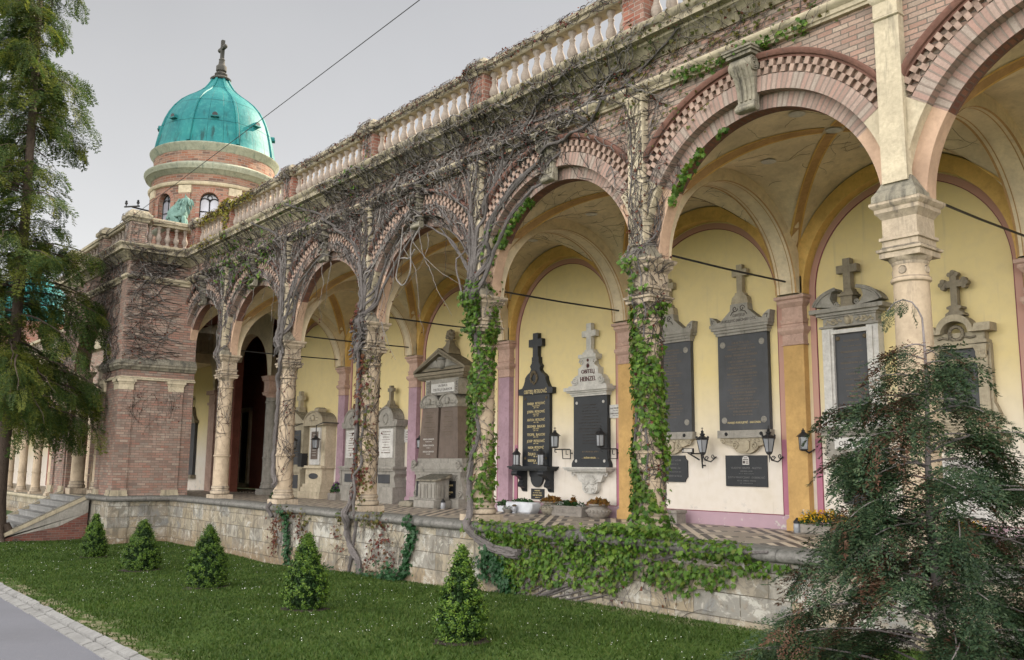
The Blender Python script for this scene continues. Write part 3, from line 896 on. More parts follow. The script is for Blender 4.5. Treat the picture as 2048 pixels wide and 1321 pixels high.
# iron tie rods from each column to the inner wall
for x in cols_x:
    mb = MB(); mb.tube([(x, .12, 4.17), (x, 1.9, 4.155), (x, 3.63, 4.17)], .017, 8)
    mb.build('tie_rod', MT['iron'], arcade)
# end and back of the arcade to the right of the frame
mb = MB(); mb.box(XR - .3, XR, .16, WY, FL, 7.0)
mb.build('end_wall', MT['wall'], arcade)
# ------------------------------------------------------------------ corner pavilion
PX0, PX1, PY = -23.0, -30.4, -2.0      # right face, left face, front face
pav = thing('corner_pavilion', 'square pink brick corner pavilion with dark entrance arch below the domed tower', 'pavilion', (-26.7, 0, FL))

def wall_with_arch(mb, x0, x1, z0, z1, xc, zc, r, y, thick, n=40):
    """front plate with an arched opening that reaches down to z0, plus the soffit"""
    def P(rr, t): return (xc + rr * math.cos(t), y, zc + rr * math.sin(t))
    top = z1 - zc
    def edge(t):
        c, s = math.cos(t), math.sin(t)
        hx = (x1 - xc) if c > 0 else (xc - x0)
        return min(hx / abs(c) if abs(c) > 1e-6 else 1e9, top / s if s > 1e-6 else 1e9)
    angs = sorted(set([i * PI / n for i in range(n + 1)] + [math.atan2(top, x1 - xc), PI - math.atan2(top, xc - x0)]))
    for t0, t1 in zip(angs[:-1], angs[1:]):
        mb.face([P(r, t0), P(edge(t0), t0), P(edge(t1), t1), P(r, t1)])
        mb.face([(P(r, t0)[0], y + thick, P(r, t0)[2]), P(r, t0), P(r, t1), (P(r, t1)[0], y + thick, P(r, t1)[2])], [(r * t0, y + thick), (r * t0, y), (r * t1, y), (r * t1, y + thick)])
    if xc + r < x1 - 1e-4: mb.box(xc + r, x1, y, y + thick, z0, zc)
    if xc - r > x0 + 1e-4: mb.box(x0, xc - r, y, y + thick, z0, zc)

pw = MB()
# right face, from the floor to the entablature; its end closes against the first arcade arch
pw.box(PX0 - .5, PX0, PY, YF + .3, -.13, 6.5)
wall_with_arch(pw, PX1, PX0 - .5, -.13, 6.5, -26.7, SP, 1.75, PY, .5)
pwall = pw.build('brick_wall', MT['brick_pav'], pav, bvh=True)
mb = MB(); mb.box(PX1, PX0 - .002, PY + .003, 6.6, 6.502, 7.3)
mb.build('upper_wall', MT['brick_pav'], pav, bvh=True)
# corner pilasters, lower and upper
def pil(x0, x1, y0, y1, name='corner_pilaster'):
    m = MB(); m.box(x0, x1, y0, y1, .16, 3.1)
    p = m.build(name, MT['brick_pav'], pav, bvh=True)
    m = MB(); m.box(x0 - .04, x1 + .04, y0 - .04, y1 + .04, FL, .05); m.box(x0 - .025, x1 + .025, y0 - .025, y1 + .025, .05, .16)
    m.build('pilaster_base', MT['cornice'], p, bvh=True)
    m = MB(); m.box(x0 - .01, x1 + .01, y0 - .01, y1 + .01, 3.1, 3.27); m.box(x0 - .03, x1 + .03, y0 - .03, y1 + .03, 3.27, 3.33); m.box(x0 - .06, x1 + .06, y0 - .06, y1 + .06, 3.33, 3.40)
    m.build('pilaster_cap', MT['cream'], p, bvh=True)
pil(PX0 - .02, PX0 + .05, PY - .05, PY + .36)
pil(PX0 - .02, PX0 + .05, -.60, -.16)
pil(PX0 - .42, PX0 - .021, PY - .05, PY + .02)
pil(-24.8, -24.45, PY - .05, PY + .02)
pil(-29.0, -28.6, PY - .05, PY + .02)
pil(PX1, PX1 + .4, PY - .05, PY + .02)
m = MB()
m.box(PX0 - .001, PX0 + .055, PY - .055, PY + .42, 3.95, 6.45); m.box(PX0 - .45, PX0 - .001, PY - .055, PY, 3.95, 6.45)
m.build('upper_corner_strip', MT['brick_pav'], pav, bvh=True)

def band(name, prof, m, par=pav):
    """moulding (out, z) round the right and the front face of the pavilion, mitred at the corner"""
    b = MB(); n = len(prof)
    path = []
    for o, z in prof:
        b.v += [(PX0 + o, YF + .25, z), (PX0 + o, PY - o, z), (PX1 - o, PY - o, z), (PX1 - o, 6, z)]
    for i in range(n - 1):
        for k in range(3):
            b.f.append((i * 4 + k, i * 4 + k + 1, (i + 1) * 4 + k + 1, (i + 1) * 4 + k))
    return b.build(name, m, par, bvh=True, smooth=40)
# below the springing: string, brick band, sooty sloping abacus
def band_piers(name, prof, m):
    n = len(prof)
    for (xa, xb) in ((-24.87, None), (PX1 - .0, -28.55)):
        b = MB(); k0 = 0
        for o, z in prof:
            if xb is None: b.v += [(PX0 + o, YF + .32, z), (PX0 + o, PY - o, z), (xa - o * .6, PY - o, z), (xa - o * .6, PY + .4, z)]
            else: b.v += [(xb + o * .6, PY + .4, z), (xb + o * .6, PY - o, z), (xa - o, PY - o, z), (xa - o, PY + .4, z)]
        for i in range(n - 1):
            for k in range(3):
                b.f.append((k0 + i * 4 + k, k0 + i * 4 + k + 1, k0 + (i + 1) * 4 + k + 1, k0 + (i + 1) * 4 + k))
        b.build(name, m, pav, bvh=True, smooth=40)
band_piers('string_course', [(0, 3.40), (.07, 3.405), (.08, 3.45), (.03, 3.47), (.03, 3.50), (0, 3.505)], MT['cream'])
band_piers('abacus_moulding', [(0, 3.70), (.05, 3.71), (.06, 3.75), (.12, 3.80), (.12, 3.86), (.14, 3.88), (.02, 4.06), (0, 4.08)], MT['console'])
band('upper_string', [(0, 6.38), (.05, 6.385), (.06, 6.45), (.12, 6.5), (.13, 6.56), (0, 6.60)], MT['cream'])
band('cornice', [(0, 7.0), (.06, 7.02), (.10, 7.10), (.22, 7.18), (.25, 7.20), (.25, 7.23), (.36, 7.24), (.36, 7.35), (.43, 7.42), (.43, 7.45), (-.1, 7.52)], MT['cornice'])
# plinth and coping of the pavilion
mb = MB(); mb.box(PX1, PX0 - .001, PY - .02, -.361, -1.75, -.14)
mb.box(PX0 - .64, PX0 + .06, PY - .10, PY + .45, -1.75, -.14)
ppl = mb.build('ashlar_plinth', MT['ashlar'], pav, bvh=True)
b = MB()
for o, z in [(.0, -.17), (.06, -.165), (.11, -.135), (.13, -.09), (.115, -.045), (.07, -.012), (.0, 0), (-.5, .002)]:
    b.v += [(PX0 + o + .06, -.44, z), (PX0 + o + .06, PY - .1 - o, z), (-24.95, PY - .1 - o, z)]
for i in range(7):
    for k in range(2):
        b.f.append((i * 3 + k, i * 3 + k + 1, (i + 1) * 3 + k + 1, (i + 1) * 3 + k))
b.build('plinth_coping', MT['coping'], ppl, bvh=True, smooth=50)
mb = MB(); mb.box(PX1, PX0 - .02, PY + .01, .0, FL - .1, FL - .005)
mb.build('entrance_floor', MT['cornice'], pav)
# columns in the entrance arch
for x in (-28.0, -25.4):
    mb = MB(); mb.lathe(P_SH, x, PY + .26, 0, 24); sh = mb.build('column', MT['column'], pav, smooth=40)
    mb = MB(); mb.sq([(.275, FL), (.275, .11)], x, PY + .26); mb.lathe(P_BASE, x, PY + .26, 0, 24); mb.build('column_base', MT['capital'], sh, smooth=40)
    mb = MB(); mb.lathe(P_CAP, x, PY + .26, 0, 24); mb.sq(P_ABAC, x, PY + .26); mb.sq(P_IMP, x, PY + .26); mb.build('capital', MT['capital'], sh, smooth=40)
# dark hall inside: back wall with two tall doors, ceiling, inner column
mb = MB(); mb.box(-40, -23.6, 6.3, 6.6, FL, 6.5); mb.box(-24.4, -23.9, 4.5, 6.3, FL, 6.5)
mb.box(-29.6, -28.4, 3.7, 4.0, FL, 6.5)
hall = mb.build('hall_wall', MT['darkred'], pav)
mb = MB(); mb.box(-40, -23.6, WY + .7, 6.3, FL - .1, FL - .004)
mb.build('hall_floor', MT['floor'], pav)
mb = MB(); mb.box(-40, -23.0, .3, 6.6, 6.45, 6.6); mb.build('hall_ceiling', MT['darkred'], pav)
mb = MB(); mb.box(-40.3, -40, 0, 6.6, FL, 6.6); mb.build('hall_end_wall', MT['darkred'], pav)
for xd, w_ in ((-33.3, .62), (-35.3, .62)):
    mb = MB(); mb.box(xd - w_ + .1, xd + w_ - .1, 6.27, 6.31, .15, 3.2); d = mb.build('hall_door', MT['glassdark'], pav)
    mb = MB(); mb.box(xd - w_, xd - w_ + .2, 6.2, 6.3, .0, 3.4); mb.box(xd + w_ - .2, xd + w_, 6.2, 6.3, .0, 3.4); mb.box(xd - w_, xd + w_, 6.19, 6.3, 3.2, 3.4); mb.box(xd - w_, xd + w_, 6.19, 6.3, -.02, .15)
    mb.build('door_frame', MT['cream'], d)
for (x, y) in ((-24.9, 3.62),):
    mb = MB(); mb.lathe(P_SH, x, y, 0, 24); sh = mb.build('column', MT['greystone'], pav, smooth=40)
    mb = MB(); mb.sq([(.30, FL), (.30, .11)], x, y); mb.lathe(P_BASE, x, y, 0, 24); mb.build('column_base', MT['greystone'], sh, smooth=40)
    mb = MB(); mb.lathe(P_CAP, x, y, 0, 24); mb.sq(P_ABAC, x, y); mb.sq([(.215, 3.43), (.215, 3.80), (.25, 3.84), (.27, 3.86), (.27, 3.95), (.31, 4.0)], x, y); mb.build('capital', MT['imposttan'], sh, smooth=40)
mb = MB()
wall_with_arch(mb, -29.0, -24.9, 3.99, 6.5, -26.9, 4.0, 1.7, 3.55, .35)
mb.build('inner_arch', MT['vault'], pav, smooth=40)
mb = MB(); mb.box(-29.9, -29.3, 3.3, 4.0, FL, 3.2); mb.box(-29.95, -29.25, 3.25, 4.0, 3.2, 3.3); mb.box(-29.9, -29.3, 3.3, 4.0, 3.3, 3.6); mb.box(-29.98, -29.2, 3.2, 4.0, 3.6, 3.75)
mb.build('inner_pilaster', MT['imposttan'], pav)
mb = MB()
wall_with_arch(mb, -40, -29.9, 3.7, 6.5, -32.0, 3.72, 1.9, 3.5, .3)
mb.build('inner_arch', MT['vault'], pav, smooth=40)
# balustrade on the right and the front side
pb = MB(); pb.box(PX0 - .30, PX0 - .02, PY + .02, BY - .16, 7.48, 7.60); pb.box(PX1, PX0 - .30, PY + .02, PY + .32, 7.48, 7.6)
pbal = pb.build('balustrade', MT['cornice'], pav, bvh=True)
m = MB()
hp = [(-.13, 8.20), (-.15, 8.22), (-.15, 8.27), (-.19, 8.29), (-.19, 8.37), (-.15, 8.41), (.15, 8.41), (.19, 8.37), (.19, 8.29), (.15, 8.27), (.13, 8.20)]
m.prism([(PX0 - .16 + a, b) for a, b in hp], PY + .16, BY, 'y')
m.prism([(PY + .17 + a, b) for a, b in hp], PX1, PX0 - .16, 'x')
m.build('handrail', MT['cornice'], pbal, bvh=True)
for k in range(5): baluster(PX0 - .16, PY + .58 + k * .27, pbal)
for k in range(18):
    if k not in (8, 9): baluster(PX0 - .7 - k * .36, PY + .17, pbal)
for (x, y) in ((PX0 - .17, PY + .18), (-26.0, PY + .18), (PX1 + .2, PY + .18)):
    m = MB(); m.sq([(.25, 7.55), (.25, 8.22)], x, y)
    p = m.build('balustrade_post', MT['brick'], pbal, bvh=True)
    m = MB(); m.sq([(.28, 8.19), (.30, 8.22), (.30, 8.27), (.36, 8.31), (.36, 8.42), (.31, 8.46), (.25, 8.55), (.10, 8.58)], x, y)
    m.build('post_cap', MT['cornice'], p, bvh=True)
mb = MB(); mb.box(PX1, -22.7, PY + .35, 7, 7.3, 7.47)
mb.build('roof', MT['roof'], pav)

# ------------------------------------------------------------------ domed tower above the pavilion
TX, TY = -26.7, 1.8
tower = thing('domed_tower', 'round red brick tower with a turquoise copper onion dome and stone cross finial', 'tower', (TX, TY, 7.47))
RT = 2.12
def cyl_uv_grid(mb, r, z0, z1, na=192, dz=.1, hole=None):
    nz_ = max(1, int(round((z1 - z0) / dz)))
    for i in range(na):
        a0, a1 = 2 * PI * i / na, 2 * PI * (i + 1) / na
        for k in range(nz_):
            h0, h1 = z0 + (z1 - z0) * k / nz_, z0 + (z1 - z0) * (k + 1) / nz_
            if hole and hole((a0 + a1) / 2, (h0 + h1) / 2): continue
            P = lambda a, h: (TX + r * math.cos(a), TY + r * math.sin(a), h)
            mb.face([P(a0, h0), P(a1, h0), P(a1, h1), P(a0, h1)], [(r * a0, h0), (r * a1, h0), (r * a1, h1), (r * a0, h1)])
A_W = math.atan2(-.347, .938) - .06        # one window looks at the lawn side
W0, W1, WH = 9.05, 9.80, .31
def whole(a, h):
    d = ((a - A_W + PI / 8) % (PI / 4)) - PI / 8
    s = d * RT
    if h < W0: return False
    if h < W1: return abs(s) < WH
    return s * s + (h - W1) ** 2 < WH * WH
mb = MB()
cyl_uv_grid(mb, RT, 7.47, 10.40, 320, .06, whole)
cyl_uv_grid(mb, RT, 10.40, 10.86, 96, .5)
cyl_uv_grid(mb, RT - .02, 11.08, 11.70, 96, .7)
drum = mb.build('brick_drum', MT['brick_tower'], tower)
mb = MB(); mb.lathe([(RT, 10.34), (RT + .07, 10.36), (RT + .11, 10.42), (RT + .11, 10.46), (RT + .02, 10.50)], TX, TY, 0, 96, cap=False)
mb.build('string_course', MT['cream'], drum, smooth=40)
MT['verdistone'] = stone('verdigris_stained_stone', (.36, .37, .29), (.09, .14, .12), amount=.7, scale=3, grime=.2)
mb = MB(); mb.lathe([(RT, 10.76), (RT + .05, 10.78), (RT + .10, 10.84), (RT + .22, 10.90), (RT + .25, 10.98), (RT + .28, 11.02), (RT + .28, 11.07), (RT + .20, 11.12), (RT - .02, 11.22)], TX, TY, 0, 96, cap=False)
mb.build('drum_cornice', MT['verdistone'], drum, smooth=40)
mb = MB(); mb.lathe([(RT - .02, 11.60), (RT + .02, 11.64), (RT + .05, 11.74), (RT + .12, 11.80), (RT + .14, 11.86), (RT + .10, 11.89), (RT - .05, 11.9)], TX, TY, 0, 96, cap=False)
mb.build('eaves_moulding', MT['verdistone'], drum, smooth=40)
# windows: sash and panes, brick arch round each
MT['towerglass'] = plain('sky_painted_window_glass', (.42, .43, .50), .12, .25, 1.2, spec=.7, bump=0)  # pale bluish colour paints the sky's reflection into the panes
MT['brickarch'] = brick('red_arch_brick', [(.32, .15, .11), (.38, .21, .16), (.28, .13, .1)], (.28, .23, .19), w=.085, h=.4, gap=.03, offset=0, soot=.3)
for k in range(8):
    a = A_W + k * PI / 4
    o = Vector((math.cos(a), math.sin(a), 0)); s_ = Vector((-math.sin(a), math.cos(a), 0)); c = Vector((TX, TY, 0))
    def Q(s, z, d): return tuple(c + o * (math.sqrt(max(0, RT * RT - s * s)) + d) + s_ * s + Vector((0, 0, z)))
    outl = [(-WH, W0), (WH, W0)] + [(WH * math.cos(PI * i / 16), W1 + WH * math.sin(PI * i / 16)) for i in range(17)]
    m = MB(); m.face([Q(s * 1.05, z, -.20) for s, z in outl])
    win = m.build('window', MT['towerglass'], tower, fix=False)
    m = MB()
    def barq(s0, z0, s1, z1, w_=.018):
        m.tube([Q(s0, z0, -.185), Q(s1, z1, -.185)], w_, 4)
    barq(0, W0, 0, W1 + .05); barq(-WH, W0 + .42, WH, W0 + .42)
    for sx in (-1, 1):
        pts = [Q(sx * WH / 2 + WH / 2 * math.cos(PI * i / 8), W1 - .02 + WH / 2 * math.sin(PI * i / 8), -.185) for i in range(9)]
        m.tube(pts, .016, 4)
    m.torus(Q(0, W1 + .17, -.185), .08, .018, 'x' if abs(o.x) > abs(o.y) else 'y', 14, 5)
    pts = [Q(s, z, -.185) for s, z in outl]; m.tube(pts + [pts[0]], .024, 4)
    m.build('window_frame', MT['iron'], win)
    m = MB()
    for i in range(len(outl)):
        (s0, z0), (s1, z1) = outl[i], outl[(i + 1) % len(outl)]
        m.face([Q(s0, z0, .01), Q(s1, z1, .01), Q(s1, z1, -.21), Q(s0, z0, -.21)])
    m.build('window_reveal', MT['brick_tower'], win, fix=False)
    m = MB()
    ang = [PI * i / 20 for i in range(21)]
    pr = [(WH * math.cos(t), W1 + WH * math.sin(t), (WH + .13) * math.cos(t), W1 + (WH + .13) * math.sin(t), t) for t in ang]
    pr = [(WH, W0, WH + .13, W0, -.9)] + pr + [(-WH, W0, -WH - .13, W0, PI + .9)]
    for p0, p1 in zip(pr[:-1], pr[1:]):
        u0, u1 = (WH + .06) * p0[4], (WH + .06) * p1[4]
        m.face([Q(p0[0], p0[1], .03), Q(p0[2], p0[3], .03), Q(p1[2], p1[3], .03), Q(p1[0], p1[1], .03)], [(u0, .02), (u0, .15), (u1, .15), (u1, .02)])
        m.face([Q(p0[2], p0[3], .03), Q(p0[2], p0[3], -.01), Q(p1[2], p1[3], -.01), Q(p1[2], p1[3], .03)])
        m.face([Q(p0[0], p0[1], .03), Q(p0[0], p0[1], -.03), Q(p1[0], p1[1], -.03), Q(p1[0], p1[1], .03)])
    m.build('brick_arch', MT['brickarch'], win, fix=False)
    a2 = a + PI / 8; o = Vector((math.cos(a2), math.sin(a2), 0)); s_ = Vector((-math.sin(a2), math.cos(a2), 0))
    m = MB(); m.obox(c + o * (RT - .01) + Vector((0, 0, 8.77)), s_ * .21, o * .05, (0, 0, 1.30)); pp = m.build('drum_pilaster', MT['brick_tower'], drum)
    m = MB(); m.obox(c + o * (RT - .01) + Vector((0, 0, 10.20)), s_ * .225, o * .06, (0, 0, .135)); m.build('pilaster_cap', MT['cream'], pp)
# copper dome
t = NT('verdigris_copper')
n1 = t.noise(1.1, 6, rough=.65); n2 = t.noise(7, 5); xyz = t.sep(t.P())
col = t.mix(t.rng(n1, .35, .68), (.010, .135, .150), (.022, .20, .20))
col = t.mix(t.rng(n2, .5, .75, 0, .45), col, (.065, .29, .265))
st = t.noise(1., 5, t.mapping(t.P(), (6, 6, .55)), .6)
col = t.mix(t.math('MULTIPLY', t.rng(st, .55, .68), t.rng(xyz[2], 13.6, 12.4, 0, .85)), col, (.012, .05, .05))
seam = t.math('PINGPONG', t.math('SUBTRACT', xyz[2], 11.9), .44)
sm = t.rng(seam, .012, .004)
col = t.mix(sm, col, (.006, .07, .075))
ang = t.math('PINGPONG', t.math('MULTIPLY', t.math('ARCTAN2', t.math('SUBTRACT', xyz[1], TY), t.math('SUBTRACT', xyz[0], TX)), 24 / (2 * PI) * 2), 1.)
sa = t.rng(ang, .03, .008)
col = t.mix(t.math('MULTIPLY', sa, .85), col, (.006, .07, .075))
hh = t.math('SUBTRACT', t.math('MULTIPLY', n2, .6), t.math('MAXIMUM', sm, sa))
MT['copper'] = t.done(col, .62, t.bump(hh, .6, .03), .25, 0)
DP = [(2.16, 11.90), (2.12, 11.95), (2.09, 12.15), (2.03, 12.45), (1.95, 12.80), (1.85, 13.12), (1.72, 13.42), (1.55, 13.70), (1.33, 13.96), (1.08, 14.17), (.85, 14.33), (.66, 14.48), (.52, 14.62), (.41, 14.78), (.33, 14.92), (.29, 15.02)]
mb = MB(); mb.lathe(DP, TX, TY, 0, 96)
dome = mb.build('copper_dome', MT['copper'], tower, smooth=60)
for k in range(8):
    a = A_W + PI / 8 + k * PI / 4; o = Vector((math.cos(a), math.sin(a), 0)); s_ = Vector((-math.sin(a), math.cos(a), 0)); c = Vector((TX, TY, 0))
    m = MB()
    pr = DP[1:]; n = len(pr); b = len(m.v)
    for r, z in pr:
        w_ = .075 * (.55 + .45 * r / 2.1)
        for (sx, d) in ((-1, -.02), (-.8, .055), (.8, .055), (1, -.02)):
            m.v.append(tuple(c + o * (r + d) + s_ * (sx * w_) + Vector((0, 0, z))))
    for i in range(n - 1):
        for j in range(3):
            m.f.append((b + i * 4 + j, b + i * 4 + j + 1, b + (i + 1) * 4 + j + 1, b + (i + 1) * 4 + j))
    m.build('copper_rib', MT['copper'], dome, smooth=30)
    a = A_W + k * PI / 4; o = Vector((math.cos(a), math.sin(a), 0)); s_ = Vector((-math.sin(a), math.cos(a), 0))
    m = MB(); p = c + o * 1.93 + Vector((0, 0, 12.95))
    m.tube([p - o * .15, p + o * .10], [.10, .10], 10); m.obox(p + o * .03 - Vector((0, 0, .06)), s_ * .14, o * .10, (0, 0, .02))
    cw = m.build('vent_cowl', MT['copper'], dome)
    m = MB(); m.tube([p + o * .09, p + o * .112], [.09, .09], 10); m.build('vent_opening', MT['iron'], cw)
mb = MB()
mb.lathe([(.28, 15.0), (.36, 15.02), (.38, 15.07), (.34, 15.11), (.22, 15.13), (.20, 15.20), (.23, 15.24), (.23, 15.28), (.16, 15.33), (.14, 15.36), (.19, 15.40), (.19, 15.58), (.15, 15.62), (.12, 15.66), (.10, 15.82), (.115, 15.85), (.07, 15.90)], TX, TY, 0, 20)
MT['finial'] = stone('blackened_finial_stone', (.075, .07, .063), (.03, .03, .03), amount=.7, scale=6)
fin = mb.build('finial', MT['finial'], tower, smooth=45)
mb = MB()
mb.box(TX - .06, TX + .06, TY - .06, TY + .06, 15.88, 16.62)
mb.box(TX - .24, TX + .24, TY - .055, TY + .055, 16.24, 16.36)
for sx in (-1, 1): mb.ball((TX + sx * .25, TY, 16.30), .085)
mb.build('cross', MT['finial'], fin)
# insulator bracket on the left flank of the drum
br_ = thing('insulator_bracket', 'small iron bracket with ceramic insulators on the left flank of the brick tower', 'bracket', (TX - .95, TY - 2.05, 9.8))
mb = MB(); mb.tube([(TX - .9, TY - 1.9, 9.85), (TX - 1.1, TY - 2.5, 9.95)], .03, 6); mb.tube([(TX - .75, TY - 2.35, 9.93), (TX - 1.45, TY - 2.65, 10.0)], .03, 6)
mb.build('arm', MT['iron'], br_)
for f in (.1, .9):
    mb = MB(); p = Vector((TX - .75, TY - 2.35, 9.93)).lerp(Vector((TX - 1.45, TY - 2.65, 10.0)), f)
    mb.lathe([(.02, 0), (.02, .08), (.05, .1), (.05, .15), (.03, .17), (.045, .19), (.02, .23)], p.x, p.y, p.z, 10); mb.build('insulator', MT['iron'], br_)
# overhead cable
cb = MB(); p0, p1 = Vector((TX - 1.3, TY - 2.6, 9.98)), Vector((-5.5, -3.0, 11.35))
p0 = Vector((-24.4, -2.35, 7.95)); p1 = p0 + (Vector((-5.39, -3.0, 7.917)) - p0) * 1.9
cb.tube([p0.lerp(p1, i / 24) - Vector((0, 0, .04 * 4 * (i / 24) * (1 - i / 24))) for i in range(25)], .0075, 5)
tag(cb.build('overhead_cable', MT['iron']), 'thin dark cable slung across the sky in front of the dome', 'cable')

# statue on its pedestal behind the pavilion balustrade
MT['verdi'] = stone('verdigris_bronze', (.16, .27, .24), (.04, .085, .08), amount=.7, scale=7, bump=.5)
SX, SY = -23.9, -.30
st_ = thing('bronze_statue', 'verdigris bronze statue of a shaggy seated beast on a corner pedestal', 'statue', (SX, SY, 7.47))
mb = MB(); mb.sq([(.55, 7.47), (.55, 8.22)], SX, SY); ped = mb.build('pedestal', MT['brick_red'], st_)
mb = MB(); mb.sq([(.56, 8.20), (.60, 8.24), (.66, 8.30), (.68, 8.37), (.6, 8.41), (.3, 8.47)], SX, SY); mb.build('pedestal_cap', MT['verdistone'], ped)
def skin(name, pts, edges, m, parent, sub=2):
    me = bpy.data.meshes.new(name); off = wloc(parent) if parent else Vector((0, 0, 0))
    me.from_pydata([tuple(Vector(p[:3]) - off) for p in pts], edges, [])
    o = bpy.data.objects.new(name, me); COL.objects.link(o); o.parent = parent
    sm = o.modifiers.new('skin', 'SKIN')
    for i, p in enumerate(pts):
        d = me.skin_vertices[0].data[i]; d.radius = (p[3], p[3]) if len(p) < 5 else (p[3], p[4]); d.use_root = i == 0
    ss = o.modifiers.new('sub', 'SUBSURF'); ss.levels = sub; ss.render_levels = sub
    me.materials.append(m)
    me.polygons.foreach_set('use_smooth', [True] * len(me.polygons))
    sm.use_smooth_shade = True
    return o
B_ = lambda x, y, z: (SX + (x * .5 - y * .866) * .86, SY + (x * .866 + y * .5) * .86, 8.45 + z * .86)
pts = [(*B_(-.22, .02, .20), .26), (*B_(-.18, .0, .48), .27), (*B_(-.02, -.02, .72), .25), (*B_(.12, -.04, .92), .18), (*B_(.22, -.06, 1.08), .15), (*B_(.36, -.08, 1.10), .09),
       (*B_(.16, -.20, .42), .09), (*B_(.22, -.22, .06), .075), (*B_(.34, -.23, .02), .06),
       (*B_(.16, .16, .42), .09), (*B_(.22, .18, .06), .075), (*B_(.34, .19, .02), .06),
       (*B_(-.10, -.26, .18), .14), (*B_(.05, -.30, .05), .07), (*B_(-.10, .28, .18), .14), (*B_(.05, .32, .05), .07)]
ed = [(0, 1), (1, 2), (2, 3), (3, 4), (4, 5), (2, 6), (6, 7), (7, 8), (2, 9), (9, 10), (10, 11), (0, 12), (12, 13), (0, 14), (14, 15)]
body = skin('body', pts, ed, MT['verdi'], st_)
mb = MB(); q = random.Random(9)
for i in range(150):    # shaggy mane locks
    a = q.uniform(0, 2 * PI); h = q.uniform(.45, 1.12); r0 = .25 - .08 * abs(h - .75)
    cx, cy = -.05 + (h - .7) * .55, -.03
    p = Vector(B_(cx + r0 * math.cos(a), cy + r0 * math.sin(a), h)); d = Vector(((math.cos(a) * .5 - math.sin(a) * .866) * .07, (math.cos(a) * .866 + math.sin(a) * .5) * .07, -.2))
    mb.tube([p, p + d * .5 + Vector((math.cos(a) * .03, math.sin(a) * .03, 0)), p + d], [.028, .024, .008], 5)
for sx in (-1, 1): mb.tube([B_(.2, -.06 + sx * .1, 1.18), B_(.19, -.06 + sx * .14, 1.27)], [.04, .012], 5)
mb.build('mane', MT['verdi'], st_, smooth=60)
mb = MB(); mb.ball(B_(-.05, 0, -.02), .52, .46, .16, 14, 8); mb.ball(B_(.22, -.15, .0), .25, .2, .15); mb.ball(B_(-.28, -.12, .06), .26, .22, .2)
mb.build('rock_base', MT['verdi'], st_, smooth=60)

# ------------------------------------------------------------------ steps up to the pavilion
steps = thing('stone_staircase', 'flight of pale stone steps with brick side wall beneath the pavilion entrance', 'staircase', (-26.7, -3.3, -1.37))
XA, XB = -24.98, -28.55
n = 8
for k in range(n):
    z1 = -.09 - k * .16; y1 = PY - .12 - k * .30
    mb = MB(); mb.box(XB + .22, XA - .22, y1 - .33, y1, z1 - .16, z1 - .05); mb.box(XB + .22, XA - .22, y1 - .35, y1 + .02, z1 - .05, z1)
    mb.build('step', MT['kerb'], steps)
yb = PY - .12 - n * .30; zb = -1.37
for (x0, x1) in ((XA - .22, XA), (XB, XB + .22)):
    mb = MB(); mb.prism([(PY - .10, -1.7), (PY - .10, -.10), (yb - .15, -1.36), (yb - .15, -1.7)], x0, x1, 'x')
    sw_ = mb.build('side_wall', MT['brick_stair'] if 'brick_stair' in MT else MT['brick_red'], steps)
    mb = MB(); sl_ = (-1.36 + .10) / (yb - .15 - (PY - .10))
    mb.prism([(PY - .06, -.105), (PY - .06, .015), (yb - .2, -1.285), (yb - .2, -1.40)], x0 - .04, x1 + .04, 'x')
    mb.build('side_coping', MT['cornice'], sw_)
    mb = MB(); mb.prism([(PY - .101, -.11), (PY - .101, -.55), (PY - .9, -.95), (yb - .13, -1.30), (yb - .15, -1.36)], x1 - .1, x1 + .012, 'x')
    mb.build('render_patch', MT['greystone'], sw_)

# ------------------------------------------------------------------ arcade wing beyond the pavilion
far = thing('far_arcade', 'distant lower wing of the arcade with slender stone columns beyond the pavilion', 'arcade', (-44, 0, -.5))
FZ = -.5
mb = MB(); mb.box(-90, PX1 - .001, -.30, .5, -1.75, FZ - .12); fp = mb.build('podium_wall', MT['ashlar'], far)
mb = MB(); mb.prism([(-.28, FZ - .16), (-.38, FZ - .14), (-.41, FZ - .07), (-.38, FZ - .01), (-.30, FZ), (.3, FZ), (.3, FZ - .16)], -90, PX1 - .001, 'x'); mb.build('coping', MT['cornice'], fp, smooth=50)
mb = MB(); mb.box(-90, PX1 - .001, .3, 3.9, FZ - .1, FZ - .01); mb.build('tiled_floor', MT['floor'], far)
fx = [-33.2, -36.2, -39.2, -42.2, -45.2, -48.2, -51.2, -54.2, -57.2, -60.2, -63.2, -66.2, -69.2, -72.2]
s = .84
for x in fx:
    mb = MB(); mb.lathe([(r * .9, z * s) for r, z in P_SH], x, 0, FZ, 18); sh = mb.build('column', MT['column'], far, smooth=40)
    mb = MB(); mb.sq([(.25, 0), (.25, .1)], x, 0, FZ); mb.lathe([(r * .92, z * s) for r, z in P_BASE], x, 0, FZ, 18); mb.build('column_base', MT['capital'], sh, smooth=40)
    mb = MB(); mb.sq([(h * .9, z * s) for h, z in P_ABAC], x, 0, FZ); mb.sq([(h * .88, z * s) for h, z in P_IMP], x, 0, FZ); mb.build('capital', MT['capital'], sh)
for a, b in zip(fx[:-1], fx[1:]):
    xc = (a + b) / 2; zc = FZ + 3.98 * s
    mb = MB(); wall_with_arch(mb, b, a, zc - .01, 5.3, xc, zc, 1.22, -.12, .3, 32); aw = mb.build('arch_wall', MT['brick'], far)
    mb = MB(); arc_ring(mb, xc, zc, 1.23, 1.5, -.16, -.1, 0, PI, 32, outer=True); mb.build('voussoir_ring', MT['vouss'], aw)
    mb = MB(); mb.box(xc - .12, xc + .12, -.30, -.1, zc + 1.2, zc + 1.75); mb.build('keystone', MT['console'], aw)
